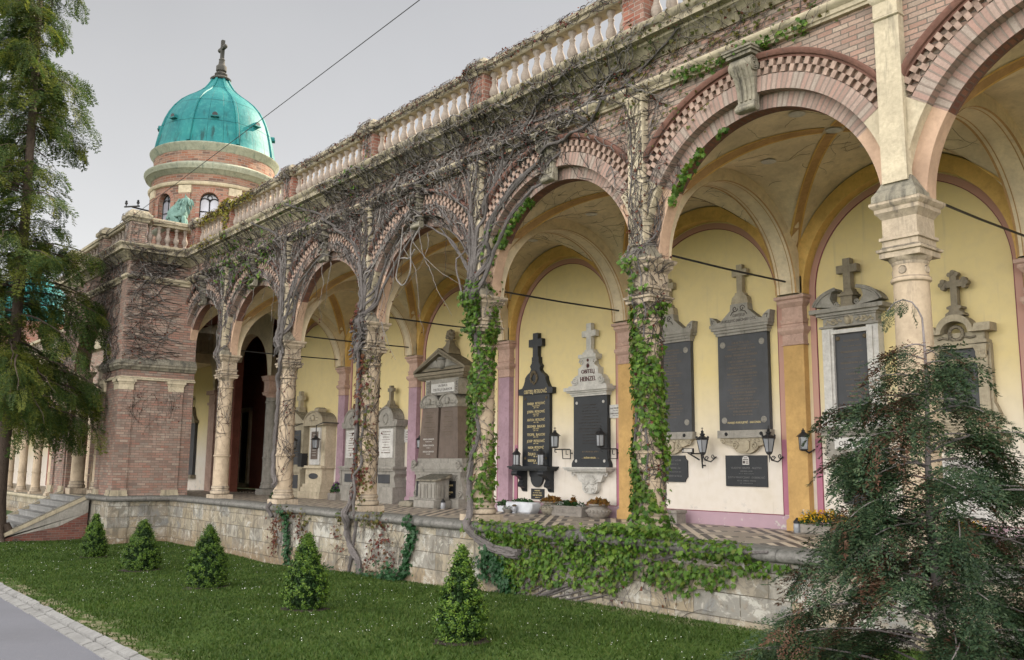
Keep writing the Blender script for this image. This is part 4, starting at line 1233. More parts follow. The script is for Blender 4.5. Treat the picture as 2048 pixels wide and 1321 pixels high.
mb = MB(); wall_with_arch(mb, fx[0], PX1 - .001, FZ, 5.3, -31.8, zc, 1.22, -.12, .3, 32); mb.build('arch_wall', MT['brick'], far)
mb = MB(); mb.prism([(-.12, 5.3), (-.28, 5.34), (-.30, 5.42), (-.12, 5.44), (-.12, 5.8), (-.3, 5.86), (-.42, 5.95), (-.42, 6.05), (4, 6.1), (4, 5.3)], -90, PX1 - .001, 'x'); mb.build('cornice', MT['cornice'], far, smooth=40)
mb = MB(); mb.prism([(-.2, 6.7), (-.22, 6.82), (.15, 6.82), (.13, 6.7)], -90, PX1 - .001, 'x'); fb = mb.build('balustrade', MT['cornice'], far)
for k in range(64):
    x = PX1 - .5 - k * .36
    o = bpy.data.objects.new('baluster', bal_mesh); COL.objects.link(o); o.parent = fb; o.location = Vector((x, -.03, 6.09)) - wloc(fb)
mb = MB(); mb.box(-90, -30.0, WY, WY + .5, FZ - .1, 6.0); mb.build('inner_wall', MT['wall'], far)
mb = MB(); mb.box(-90, PX1 - .2, .2, WY, 4.9, 5.29); mb.build('ceiling', MT['vault'], far)
# a second dome far beyond, seen through the conifer
d2 = thing('distant_dome', 'turquoise copper dome on a red brick drum far off behind the conifer', 'dome', (-62, 3, 5))
mb = MB(); mb.lathe([(2.6, 5), (2.6, 9.5), (2.9, 9.6), (2.9, 9.9), (2.5, 10)], -62, 3, 0, 32); mb.build('drum', MT['brick_red'], d2, smooth=40)
mb = MB(); mb.lathe([(r * 1.25, 10 + (z - 11.9) * 1.25) for r, z in DP], -62, 3, 0, 32); mb.build('copper_dome', MT['copper'], d2, smooth=60)
# ------------------------------------------------------------------ lettering
def text(s, x, z, y, size, m, parent, width=None, name='lettering', line=1.0, ext=.0025, sx=1.0, align='CENTER'):
    """raised letters facing the lawn, top line's centre at (x, z)"""
    cu = bpy.data.curves.new(name, 'FONT'); cu.body = s; cu.size = size; cu.align_x = align; cu.align_y = 'TOP'
    cu.extrude = ext; cu.space_line = line; cu.resolution_u = 3
    o = bpy.data.objects.new(name, cu); COL.objects.link(o)
    dg = bpy.context.evaluated_depsgraph_get()
    me = bpy.data.meshes.new_from_object(o.evaluated_get(dg))
    bpy.data.objects.remove(o); bpy.data.curves.remove(cu)
    n = len(me.vertices); co = np.empty(n * 3); me.vertices.foreach_get('co', co); co = co.reshape(-1, 3)
    k = 1.0
    if width and n: k = width / max(1e-6, co[:, 0].max() - co[:, 0].min())
    out = np.stack([co[:, 0] * k * sx + x, y - co[:, 2], co[:, 1] * (1 if width else 1) + z], 1) - np.array(wloc(parent))
    me.vertices.foreach_set('co', out.ravel()); me.update()
    me.materials.clear(); me.materials.append(m)
    r = bpy.data.objects.new(name, me); COL.objects.link(r); r.parent = parent
    return r

def worn_lines(par, cx, z0, z1, hw, y, m, seed=1, n=12, h=.022, name='worn_inscription'):
    """lines too worn to read: short broken strokes"""
    q = random.Random(seed); mb = MB()
    for i in range(n):
        z = z0 + (z1 - z0) * i / max(1, n - 1)
        w = hw * q.uniform(.45, .95); x = cx - w; hh = h * (1 if i % 2 == 0 else .6)
        while x < cx + w:
            l = q.uniform(.006, .018)
            for (a, b, c, d) in ((0, .004, -hh / 2, hh / 2), (l * .6, l * .6 + .004, -hh / 2, hh / 2 * q.choice((1, .2))), (0, l * .6, *((hh / 2 - .004, hh / 2) if q.random() < .5 else (-.002, .002)))):
                mb.box(x + a, x + b, y - .0025, y, z + c, z + d)
            x += l + (q.uniform(.012, .03) if q.random() < .18 else .006)
    return mb.build(name, m, par, fix=False, smooth=0)

def cross_mb(mb, cx, z0, z1, za, ha, w, y0, y1, wa=None):
    wa = w if wa is None else wa
    mb.prism([(cx - w, z0), (cx + w, z0), (cx + w, za - wa), (cx + ha, za - wa), (cx + ha, za + wa), (cx + w, za + wa), (cx + w, z1), (cx - w, z1), (cx - w, za + wa), (cx - ha, za + wa), (cx - ha, za - wa), (cx - w, za - wa)], y0, y1)
    return mb
def mirror(cx, pts):
    """right half outline (dx, z) from bottom to top -> closed symmetrical polygon"""
    return [(cx + a, b) for a, b in pts] + [(cx - a, b) for a, b in reversed(pts)]
def stack(mb, cx, yb, rows):
    """rows (half width, z0, z1, depth in front of yb)"""
    for h, a, b, d in rows: mb.box(cx - h, cx + h, yb - d, yb + .0, a, b)
    return mb
def spiral(mb, cx, y, cz, r, turns=1.6, rad=.014, d=1, a0=0):
    pts = []; n = int(turns * 14)
    for i in range(n + 1):
        t = i / n; a = a0 + d * 2 * PI * turns * t; rr = r * (1 - .82 * t)
        pts.append((cx + rr * math.cos(a), y, cz + rr * math.sin(a)))
    mb.tube(pts, rad, 6); return mb
def rosettes(par, pts, y, r, m, name='rosette'):
    for (x, z) in pts:
        mb = MB(); mb.lathe_y([(0.001, -.02), (r * .25, -.02), (r * .35, -.012), (r * .8, -.014), (r, -.006), (r, 0)], x, y, z, 12)
        for k in range(8):
            a = k * PI / 4; mb.ball((x + r * .62 * math.cos(a), y - .012, z + r * .62 * math.sin(a)), r * .2, .01, r * .2, 6, 4)
        mb.build(name, m, par, smooth=50)

W_ = WY
MON = 'family memorials on the inner arcade wall'

# --- black slab memorial with a plain cross and a wreath
cx = -10.88
m1_ = thing('wall_memorial', 'black granite wall memorial with gold names, a bronze wreath and a plain cross on top', 'memorial', (cx, W_, 1), MON)
mb = MB(); mb.box(cx - .475, cx + .475, 3.73, W_, .96, 2.62); tb = mb.build('tablet', MT['black'], m1_, bevel=.006)
mb = MB(); mb.prism(mirror(cx, [(.60, 2.60), (.61, 2.74), (.47, 2.76), (.41, 2.84), (.37, 2.93), (.36, 3.00), (.30, 3.06), (.20, 3.12), (.15, 3.19), (.19, 3.26), (.13, 3.33), (.13, 3.37)]), 3.70, W_)
hd = mb.build('head_stone', MT['black'], m1_, bevel=.006)
mb = MB(); mb.box(cx - .12, cx + .12, 3.70, W_, 3.37, 3.47); cross_mb(mb, cx, 3.47, 4.03, 3.80, .235, .088, 3.70, 3.80); mb.build('cross', MT['black'], m1_)
mb = MB(); q = random.Random(2)
for i in range(64):
    a = q.uniform(0, 2 * PI); rr = q.uniform(.095, .15); p = (cx - .03 + rr * math.cos(a) * .85, 3.685 + q.uniform(-.015, .01), 2.985 + rr * math.sin(a) * 1.05)
    mb.ball(p, .018, .013, .022, 5, 4)
mb.torus((cx - .03, 3.69, 2.985), .12, .016, 'y', 20, 6)
mb.build('bronze_wreath', MT['bronze'], m1_)
text('OBITELJ PETKOVIĆ', cx + .01, 2.725, 3.698, .125, MT['gold'], m1_, width=.80)
z = 2.43
for nm, ls in (('MARIJA  PETKOVIĆ', ('ROĐ. ROHOVIĆ', '1877 - 1935')), ('JOSIPA  PETKOVIĆ', ('ROĐ. KOREN', '1877 - 1957')), ('ANTUN  PETKOVIĆ', ('1871 - 1950',)), ('SIDONIJA  BALICKI', ('ROĐ. KOREN', '1873 - 1952')), ('TEOFIL  BALICKI', ('1870 - 1951',)), ('JOSIP  PETKOVIĆ', ('1902 - 1967',)), ('NADA  PETKOVIĆ', ('1912 - 1992',)), ('ŽELJKO  MAŠIĆ', ('1929 - 2001',)), ('BISERKA  MAŠIĆ', ('1931 - 2014',))):
    text(nm, cx + .01, z, 3.728, .082, MT['gold'], tb, width=.62 if len(nm) > 14 else .55, name='gilded_name'); z -= .078
    for l in ls:
        text(l, cx + .01, z, 3.728, .036, MT['gold'], tb, name='gilded_date'); z -= .040
    z -= .030
rosettes(tb, [(cx - .37, 2.51), (cx + .37, 2.51), (cx - .36, 1.14), (cx + .36, 1.14)], 3.73, .035, MT['bronze'], 'bronze_stud')
mb = MB(); stack(mb, cx, W_, [(.70, .925, .96, .36), (.67, .89, .925, .33), (.62, .86, .89, .28)]); sh = mb.build('shelf', MT['black'], m1_)
for dx in (-.46, .46):
    mb = MB(); mb.prism([(3.50, .86), (W_, .86), (W_, .38), (3.78, .40), (3.75, .46), (3.68, .50), (3.66, .58), (3.70, .64), (3.62, .72), (3.52, .75), (3.48, .80)], cx + dx - .075, cx + dx + .075, 'x')
    mb.lathe_y([(.0, 0)], 0, 0, 0, 3) if 0 else None
    mb.tube([(cx + dx - .1, 3.53, .80), (cx + dx + .1, 3.53, .80)], .06, 12); mb.tube([(cx + dx - .09, 3.70, .53), (cx + dx + .09, 3.70, .53)], .045, 12)
    mb.build('console_bracket', MT['black'], m1_)
mb = MB(); mb.prism([(cx - .26, .86), (cx - .25, .76)] + [(cx + .21 * math.cos(PI + PI * i / 14), .71 + .22 * math.sin(PI + PI * i / 14)) for i in range(15)] + [(cx + .25, .76), (cx + .26, .86)], 3.76, W_); mb.build('shield', MT['black'], m1_)
pq = thing('small_plaque', 'small black plaque with worn gold lines under the black slab memorial', 'plaque', (cx, W_, .35))
mb = MB(); mb.box(cx - .225, cx + .22, 3.795, W_, .22, .455); pb_ = mb.build('plate', MT['black'], pq); worn_lines(pb_, cx, .415, .26, .17, 3.795, MT['gold'], 4, 4, .03)

# --- light grey scrolled memorial with black slab
cx = -9.08
m2_ = thing('wall_memorial', 'pale grey scrolled memorial with a tall black slab and a pale plain cross', 'memorial', (cx, W_, 1), MON)
PS = stone('pale_memorial_stone', (.54, .52, .48), (.2, .19, .17), amount=.3, scale=5, bump=.15)
mb = MB(); mb.box(cx - .515, cx + .515, 3.72, W_, 1.10, 2.47); mb.prism(mirror(cx, [(.57, .945), (.57, 1.02), (.525, 1.10)]), 3.71, W_); tb = mb.build('tablet', MT['black'], m2_)
worn_lines(tb, cx, 2.28, 1.45, .4, 3.72, MT['engrave'], 8, 14); worn_lines(tb, cx, 1.28, 1.14, .36, 3.72, MT['goldfade'], 9, 2, .03)
text('BOŽENA HEINZEL', cx, 1.17, 3.708, .045, MT['gold'], tb)
rosettes(tb, [(cx - .41, 2.33), (cx + .41, 2.33), (cx - .43, 1.08), (cx + .43, 1.08)], 3.715, .035, MT['white'], 'stud')
mb = MB(); stack(mb, cx, W_, [(.545, 2.47, 2.51, .14), (.56, 2.51, 2.55, .17), (.62, 2.55, 2.585, .22), (.665, 2.585, 2.66, .27), (.58, 2.66, 2.70, .2)]); mb.build('cornice', PS, m2_)
mb = MB(); mb.prism(mirror(cx, [(.50, 2.70), (.50, 2.80), (.42, 2.90), (.34, 2.93), (.31, 2.93), (.31, 3.07), (.24, 3.10), (.17, 3.16), (.16, 3.24), (.2, 3.27)]), 3.66, W_)
for d, sx in ((1, -1), (-1, 1)):
    spiral(mb, cx + sx * .40, 3.65, 2.81, .10, 1.6, .022, d, PI if sx < 0 else 0)
    spiral(mb, cx + sx * .20, 3.65, 3.20, .065, 1.4, .016, -d, PI if sx < 0 else 0)
mb.build('scrolled_pediment', PS, m2_)
mb = MB(); stack(mb, cx, W_, [(.25, 3.26, 3.29, .17), (.27, 3.29, 3.37, .2), (.17, 3.37, 3.42, .16), (.13, 3.42, 3.47, .14)]); cross_mb(mb, cx, 3.47, 4.05, 3.825, .215, .075, 3.68, 3.78, .066); mb.build('cross', PS, m2_)
MT['rustred'] = plain('dark_red_enamel_lettering', (.075, .02, .018), .6, .2, 20)
text('OBITELJ', cx, 3.055, 3.655, .125, MT['rustred'], m2_, width=.40, ext=.006); text('HEINZEL', cx, 2.905, 3.655, .145, MT['rustred'], m2_, width=.48, ext=.006)
mb = MB(); mb.ball((cx, 3.65, 3.24), .035, .012, .035)
for k in range(10):
    a = k * PI / 5; mb.tube([(cx, 3.652, 3.12), (cx + .06 * math.cos(a), 3.652, 3.12 + .06 * math.sin(a))], [.014, .004], 5)
mb.build('star_ornament', MT['rustred'], m2_)
mb = MB(); stack(mb, cx, W_, [(.66, .915, .95, .30), (.64, .88, .915, .27), (.59, .85, .88, .22)]); mb.build('shelf', PS, m2_)
mb = MB(); mb.prism(mirror(cx, [(.06, .40), (.15, .41), (.22, .48), (.23, .58), (.24, .64), (.33, .65), (.36, .70), (.40, .78), (.50, .85)]), 3.70, W_)
for k in range(13):
    a = R(14 + 152 * k / 12); l = .19 + .1 * abs(math.cos(a)); p0 = Vector((cx, 3.69, .58)); d = Vector((math.cos(a), 0, math.sin(a)))
    mb.tube([p0 + d * .05, p0 + d * l * .6 + Vector((0, -.02, 0)), p0 + d * l], [.012, .017, .004], 5)
for sx, d in ((-1, 1), (1, -1)):
    spiral(mb, cx + sx * .10, 3.69, .49, .075, 1.4, .015, d, PI / 2); spiral(mb, cx + sx * .49, 3.69, .80, .06, 1.4, .018, d, 0 if sx < 0 else PI)
mb.build('carved_corbel', PS, m2_, smooth=50)
pq = thing('small_plaque', 'small white plaque with dark lettering beside the pale grey memorial', 'plaque', (-8.40, W_, 2.1))
mb = MB(); mb.box(-8.57, -8.235, 3.79, W_, 1.975, 2.255); pb_ = mb.build('plate', MT['white'], pq)
text('Dipl. ing. IVAN HEINZEL', -8.40, 2.20, 3.788, .045, MT['engrave'], pb_, width=.30, ext=.001); text('1910 - 1990', -8.40, 2.145, 3.788, .03, MT['engrave'], pb_, ext=.001)
text('ZDENKA HORVATIN', -8.40, 2.09, 3.788, .045, MT['engrave'], pb_, width=.30, ext=.001); text('1922 - 1976', -8.40, 2.035, 3.788, .03, MT['engrave'], pb_, ext=.001)

# --- twin slate memorials with carved gables
def slate_memorial(cx, label, head, seed, last=None):
    o = thing('wall_memorial', label, 'memorial', (cx, W_, 1.5), MON)
    mb = MB(); mb.box(cx - .55, cx + .55, 3.73, W_, 1.64, 3.39); tb = mb.build('tablet', MT['slate'], o, bevel=.006)
    worn_lines(tb, cx - .02, 3.24, 1.92, .38, 3.73, MT['goldfade'], seed, 24, .034)
    if last: text(last, cx, 1.80, 3.728, .05, MT['gold'], tb, width=.72)
    rosettes(tb, [(cx - .43, 3.22), (cx + .43, 3.22), (cx - .43, 1.82), (cx + .43, 1.82)], 3.73, .06, MT['greystone'])
    mb = MB(); stack(mb, cx, W_, [(.57, 3.39, 3.44, .12), (.59, 3.44, 3.49, .15), (.63, 3.49, 3.54, .18), (.65, 3.54, 3.60, .2)]); mb.build('cornice', MT['greystone'], o)
    mb = MB(); mb.prism(mirror(cx, [(.65, 3.60), (.67, 3.765), (.62, 3.755), (.54, 3.70), (.49, 3.635), (.42, 3.65), (.20, 3.83), (.185, 3.95)]), 3.66, W_); hs = mb.build('gable', MT['greystone'], o)
    mb = MB()
    for sx in (-1, 1):
        spiral(mb, cx + sx * .08, 3.655, 3.86, .06, 1.2, .007, sx, 0); mb.tube([(cx + sx * .03, 3.656, 3.82), (cx + sx * .14, 3.655, 3.80), (cx + sx * .18, 3.656, 3.74)], .007, 5)
        mb.tube([(cx + sx * .60, 3.656, 3.63), (cx + sx * .62, 3.655, 3.70), (cx + sx * .56, 3.656, 3.68)], .006, 5)
    mb.build('carved_ornament', MT['engrave'], hs)
    if head:
        for s, z, w_, sz in head: text(s, cx, z, 3.657, sz, MT['engrave'], hs, width=w_, ext=.001)
    mb = MB(); stack(mb, cx, W_, [(.185, 3.95, 4.0, .13), (.175, 4.0, 4.03, .13)]); mb.prism(mirror(cx, [(.175, 4.03), (.16, 4.08), (.10, 4.12), (.09, 4.16)]), 3.69, W_)
    cross_mb(mb, cx, 4.16, 4.69, 4.535, .165, .062, 3.70, 3.79); mb.build('cross', MT['tanstone'], o)
    mb = MB(); mb.box(cx - .58, cx + .58, 3.70, W_, 1.50, 1.638); sl = mb.build('sill', MT['greystone'], o); rosettes(sl, [(cx - .38, 1.57), (cx + .38, 1.57)], 3.70, .035, MT['iron'], 'stud')
    mb = MB(); mb.prism(mirror(cx, [(.10, 1.22), (.20, 1.26), (.26, 1.34), (.38, 1.37), (.46, 1.42), (.55, 1.50)]), 3.74, W_)
    for sx, d in ((-1, 1), (1, -1)):
        spiral(mb, cx + sx * .21, 3.73, 1.36, .075, 1.6, .016, d, 0); spiral(mb, cx + sx * .48, 3.73, 1.44, .05, 1.4, .015, -d, PI)
        for k in range(4): mb.ball((cx + sx * (.12 + .09 * k), 3.735, 1.455 - .004 * k), .028, .015, .022, 6, 4)
    mb.prism(mirror(cx, [(.04, 1.25), (.10, 1.30), (.11, 1.43), (.06, 1.46)]), 3.715, 3.74)
    mb.build('carved_corbel', MT['tanstone'], o, smooth=50)
    return o
slate_memorial(-5.11, 'worn slate memorial with grey carved gable and tall tan cross, above the white emblem plaque', [('OBITELJI', 3.77, .27, .07), ('KUKULJEVIĆ-SAKCINSKI I OČIĆ', 3.68, .76, .075)], 21, 'FRANJO KUKULJEVIĆ - SAKCINSKI')
slate_memorial(-6.86, 'worn slate memorial with carved gable, half hidden behind the leafy column', None, 33)
o = thing('small_plaque', 'black oblong plaque with a white arched emblem under the slate memorial', 'plaque', (-5.14, W_, .9))
mb = MB(); mb.box(-5.595, -4.695, 3.795, W_, .632, 1.187); pb_ = mb.build('plate', MT['black'], o)
mb = MB(); mb.prism([(-5.21, 1.02), (-5.07, 1.02), (-5.07, 1.13), (-5.09, 1.165), (-5.14, 1.175), (-5.19, 1.165), (-5.21, 1.13)], 3.785, 3.795); mb.build('white_emblem', MT['letterwhite'], pb_)
mb = MB()
for (a, b, c, d) in ((-5.20, -5.15, 1.04, 1.09), (-5.135, -5.08, 1.04, 1.06), (-5.135, -5.08, 1.075, 1.09), (-5.195, -5.085, 1.105, 1.12), (-5.18, -5.1, 1.135, 1.15)): mb.box(a, b, 3.783, 3.785, c, d)
mb.build('emblem_lines', MT['engrave'], pb_)
MT['dimletter'] = plain('dull_grey_lettering', (.14, .14, .14), .6, .2, 30)
text('VLADIMIR HALPER - SIGETSKI', -5.14, .985, 3.793, .05, MT['dimletter'], pb_, width=.66); worn_lines(pb_, -5.14, .905, .86, .22, 3.795, MT['dimletter'], 3, 2, .022)
text('JUDITA VRANYCZANY - DOBRINOVIĆ', -5.14, .815, 3.793, .05, MT['dimletter'], pb_, width=.80); worn_lines(pb_, -5.14, .735, .69, .26, 3.795, MT['dimletter'], 5, 2, .022)
o = thing('small_plaque', 'black plaque with notched corners partly hidden behind the leafy column', 'plaque', (-6.95, W_, .93))
mb = MB(); c_, h_, zz0, zz1 = -6.95, .46, .685, 1.19
mb.prism([(c_ - h_ + .07, zz0), (c_ + h_ - .07, zz0), (c_ + h_ - .05, zz0 + .05), (c_ + h_, zz0 + .1), (c_ + h_, zz1 - .1), (c_ + h_ - .05, zz1 - .06), (c_ + h_ - .07, zz1), (c_ - h_ + .07, zz1), (c_ - h_ + .05, zz1 - .06), (c_ - h_, zz1 - .1), (c_ - h_, zz0 + .1), (c_ - h_ + .05, zz0 + .05)], 3.79, W_)
pb_ = mb.build('plate', MT['black'], o); worn_lines(pb_, -6.9, 1.10, .80, .3, 3.79, MT['dimletter'], 6, 5, .035)

# --- white marble memorial with a broken pediment
cx = -2.92
o = thing('wall_memorial', 'white marble memorial with a broken arched pediment and stubby cross behind the conifer', 'memorial', (cx, W_, 1.5), MON)
WM = MT['white']; y0 = 3.62
mb = MB(); mb.prism([(cx - .30, 1.74), (cx + .33, 1.74), (cx + .295, 3.17), (cx - .295, 3.17)], 3.70, W_); tb = mb.build('tablet', MT['slate'], o)
worn_lines(tb, cx, 3.05, 1.95, .22, 3.70, MT['goldfade'], 41, 13, .03); rosettes(tb, [(cx - .24, 3.10), (cx + .24, 3.10), (cx - .24, 1.82), (cx + .26, 1.82)], 3.70, .04, MT['bronze'], 'stud')
mb = MB()
for sx in (-1, 1):
    mb.prism([(cx + sx * .52, 1.64), (cx + sx * .30, 1.64), (cx + sx * .295, 3.28), (cx + sx * .50, 3.28), (cx + sx * .50, 1.95), (cx + sx * .56, 1.82), (cx + sx * .57, 1.64)], y0 + .03, W_)
    mb.box(*sorted((cx + sx * .34, cx + sx * .41)), y0, W_, 1.70, 3.24)
mb.box(cx - .36, cx + .36, y0 + .02, W_, 1.63, 1.735); mb.box(cx - .36, cx + .36, y0 + .02, W_, 3.175, 3.24)
fr = mb.build('marble_frame', WM, o)
mb = MB(); stack(mb, cx, W_, [(.53, 3.28, 3.31, .21), (.47, 3.31, 3.45, .17), (.50, 3.45, 3.48, .2), (.56, 3.48, 3.53, .24), (.66, 3.53, 3.60, .29)])
mb.build('entablature', MT['greystone'], o)
mb = MB()
for sx in (-1, 1):
    for k in range(9): mb.ball((cx + sx * (.14 + .035 * k), 3.645, 3.38 + .025 * math.sin(k * 2.1)), .022, .015, .028, 6, 4)
    mb.torus((cx + sx * .27, 3.645, 3.38), .045, .014, 'y', 14, 6)
mb.ball((cx, 3.62, 3.38), .055, .05, .075, 10, 8); mb.ball((cx, 3.65, 3.40), .085, .04, .10, 10, 8)
mb.build('carved_frieze', MT['tanstone'], o, smooth=60)
mb = MB()
for sx in (-1, 1):
    pts = []
    for k in range(13):
        a = R(10 + 62 * k / 12); pts.append((cx + sx * .64 * math.cos(a) * .98, 3.60 + .33 * math.sin(a) / math.sin(R(72))))
    inner = [(cx + sx * (.10 + .12 * (1 - math.cos(R(90) * k / 6)) + .06), 3.93 - .28 * k / 6) for k in range(7)]
    inner = [(pts[-1][0], 3.90), (cx + sx * .27, 3.86), (cx + sx * .30, 3.76), (cx + sx * .24, 3.66), (cx + sx * .16, 3.64), (cx + sx * .14, 3.60)]
    mb.prism(pts + inner, 3.60, W_)
    for rr, yy in ((1.0, 3.585), (.93, 3.59)):
        mb.tube([(cx + (x - cx) * rr, yy, 3.6 + (z - 3.6) * rr) for x, z in pts], .018, 6)
    spiral(mb, cx + sx * .18, 3.60, 3.66, .045, 1.3, .014, sx, 0)
mb.build('broken_pediment', MT['greystone'], o, smooth=40)
mb = MB(); stack(mb, cx, W_, [(.13, 3.60, 3.64, .24), (.105, 3.64, 3.78, .22), (.14, 3.78, 3.82, .25), (.10, 3.82, 3.86, .2), (.07, 3.86, 3.91, .17)]); cross_mb(mb, cx, 3.91, 4.42, 4.245, .185, .065, 3.64, 3.76)
mb.prism([(cx - .1, 4.245), (cx, 4.145), (cx + .1, 4.245), (cx, 4.345)], 3.645, 3.75); mb.build('cross', MT['brownstone'], o)
mb = MB(); stack(mb, cx, W_, [(.68, 1.58, 1.63, .30), (.64, 1.55, 1.58, .26), (.56, 1.50, 1.55, .22), (.50, 1.15, 1.50, .17)]); bs = mb.build('base_shelf', MT['greystone'], o)
mb = MB(); mb.box(cx - .34, cx + .36, 3.63, 3.66, 1.28, 1.46); npn = mb.build('name_panel', WM, bs); text('OBITELJ', cx - .08, 1.42, 3.628, .11, MT['engrave'], npn, width=.36, ext=.001); worn_lines(npn, cx + .23, 1.37, 1.37, .08, 3.63, MT['engrave'], 2, 1, .07)
mb = MB(); mb.box(cx - .28, cx + .27, 3.74, W_, .40, 1.05); mb.build('lower_slab', MT['slate'], o)

# --- tan memorial with a trefoil cross
cx = -1.20
o = thing('wall_memorial', 'tan stone memorial with a trefoil cross and wreath relief at the far right', 'memorial', (cx, W_, 1.5), MON)
TS = MT['tanstone']
mb = MB(); mb.box(cx - .265, cx + .265, 3.72, W_, 1.82, 2.515); tb = mb.build('tablet', MT['slate'], o); worn_lines(tb, cx, 2.42, 1.95, .2, 3.72, MT['engrave'], 44, 8, .025)
mb = MB(); mb.box(cx - .28, cx + .28, 3.72, W_, 2.60, 2.735); st2 = mb.build('name_strip', MT['slate'], o); worn_lines(st2, cx, 2.67, 2.67, .2, 3.72, MT['engrave'], 45, 1, .05)
mb = MB()
for sx in (-1, 1): mb.box(*sorted((cx + sx * .27, cx + sx * .42)), 3.68, W_, 1.66, 2.82); mb.box(*sorted((cx + sx * .42, cx + sx * .45)), 3.72, W_, 1.66, 2.80); mb.prism([(cx + sx * .45, 1.66), (cx + sx * .45, 1.95), (cx + sx * .50, 1.84), (cx + sx * .53, 1.76), (cx + sx * .50, 1.66)], 3.70, W_)
mb.box(cx - .27, cx + .27, 3.69, W_, 1.66, 1.815); mb.box(cx - .27, cx + .27, 3.69, W_, 2.52, 2.595); mb.box(cx - .27, cx + .27, 3.66, W_, 2.74, 2.80)
mb.build('stone_frame', TS, o)
for sx in (-1, 1):
    mb = MB(); mb.sq([(.06, 2.58), (.075, 2.62), (.075, 2.68), (.095, 2.74), (.095, 2.78)], cx + sx * .345, 3.68, hy=-.03)
    for k in range(3): mb.ball((cx + sx * .345 + (k - 1) * .045, 3.635, 2.66 + .03 * (k % 2)), .022, .02, .035, 6, 4)
    mb.build('leaf_capital', TS, o)
mb = MB(); stack(mb, cx, W_, [(.44, 2.80, 2.85, .19), (.40, 2.85, 2.98, .14)]); mb.build('frieze', TS, o)
mb = MB(); n = 14
arcp = [(.27 * math.cos(PI * i / n), 3.00 + .24 * math.sin(PI * i / n)) for i in range(n + 1)]
mb.prism([(cx + .52, 2.97), (cx + .52, 3.09), (cx + .30, 3.09)] + [(cx + a, b + .01) for a, b in arcp] + [(cx - .30, 3.09), (cx - .52, 3.09), (cx - .52, 2.97), (cx - .21, 2.97)] + [(cx - .20 * math.cos(PI * i / n), 2.98 + .17 * math.sin(PI * i / n)) for i in range(n + 1)] + [(cx + .21, 2.97)], 3.58, W_)
mb.build('arched_cornice', TS, o, smooth=35)
mb = MB(); mb.torus((cx, 3.66, 2.97), .10, .028, 'y', 18, 6)
for k in range(14): mb.ball((cx + .10 * math.cos(k * PI / 7), 3.645, 2.97 + .10 * math.sin(k * PI / 7)), .028, .02, .028, 6, 4)
mb.tube([(cx - .28, 3.66, 2.90), (cx - .2, 3.655, 2.92), (cx - .12, 3.66, 2.89)], .016, 6); mb.tube([(cx + .28, 3.66, 2.91), (cx + .2, 3.655, 2.89), (cx + .12, 3.66, 2.92)], .016, 6); mb.build('carved_wreath', MT['brownstone'], o, smooth=60)
mb = MB(); mb.prism(mirror(cx, [(.14, 3.24), (.13, 3.28), (.08, 3.31), (.075, 3.34), (.11, 3.35), (.11, 3.38), (.06, 3.40)]), 3.64, W_)
cross_mb(mb, cx, 3.40, 3.88, 3.73, .16, .05, 3.66, 3.76)
for (dx, z) in ((-.17, 3.73), (.17, 3.73), (0, 3.885)):
    for (a, b) in ((0, 0), (.0, .05), (.0, -.05)) if dx else ((0, 0), (.05, 0), (-.05, 0)):
        ox, oz = (dx + (.02 if dx > 0 else -.02) * (1 if (a, b) == (0, 0) else -.6), z + b) if dx else (dx + a, z + (.02 if a == 0 else -.012))
        mb.lathe_y([(.036, -.06), (.036, .04)], cx + ox, 3.71, oz, 12)
mb.build('cross', MT['brownstone'], o)
mb = MB(); stack(mb, cx, W_, [(.50, 1.62, 1.66, .20), (.47, 1.58, 1.62, .17), (.42, 1.54, 1.58, .14)]); mb.prism(mirror(cx, [(.22, 1.28), (.33, 1.33), (.38, 1.44), (.41, 1.54)]), 3.71, W_); mb.build('corbel_shelf', TS, o)
mb = MB(); mb.box(cx - .45, cx + .35, 3.76, W_, .25, 1.05); mb.box(cx - .48, cx + .38, 3.74, W_, 1.05, 1.10); mb.build('lower_panel', MT['white'], o)
wr = thing('dried_wreath', 'dark brown round dried wreath on the wall right of the tan memorial', 'wreath', (-.66, W_, 1.415))
mb = MB(); mb.torus((-.66, 3.77, 1.415), .066, .038, 'y', 20, 8); q = random.Random(6)
for i in range(40): a = q.uniform(0, 2 * PI); mb.ball((-.66 + q.uniform(.045, .1) * math.cos(a), 3.745, 1.415 + q.uniform(.045, .1) * math.sin(a)), .012, .012, .012, 5, 4)
mb.build('ring', MT['bronze'], wr)
mb = MB(); mb.lathe_y([(.001, -.03), (.035, -.03), (.045, 0)], -.66, 3.79, 1.415, 12); mb.build('centre_boss', MT['tanstone'], wr)

# --- large tomb with a gabled top, twin brown tablets and a reading desk
cx = -14.35; yb = W_
o = thing('gabled_tomb', 'large sooty tomb with a carved triangular gable, twin brown tablets and a pinecone finial', 'tomb', (cx, W_, FL))
BS = MT['greystone']; y0 = 3.42
mb = MB(); mb.prism([(cx - 1.10, 3.42), (cx + 1.10, 3.42), (cx, 3.93)], 3.50, W_); gb = mb.build('gable', MT['brownstone'], o)
mb = MB()
for sx in (-1, 1):
    mb.prism([(cx + sx * 1.16, 3.36), (cx + sx * 1.16, 3.44), (cx, 3.98), (cx, 3.83)] if sx > 0 else [(cx, 3.83), (cx, 3.98), (cx - 1.16, 3.44), (cx - 1.16, 3.36)], y0 - .06, W_)
    for k in range(24):
        f = (k + .5) / 24; mb.ball((cx + sx * (1.12 * (1 - f)), y0 - .07, 3.40 + .50 * f), .018, .014, .022, 5, 4)
mb.box(cx - 1.13, cx + 1.13, y0 - .05, W_, 3.29, 3.37); mb.box(cx - 1.05, cx + 1.05, y0, W_, 3.24, 3.29)
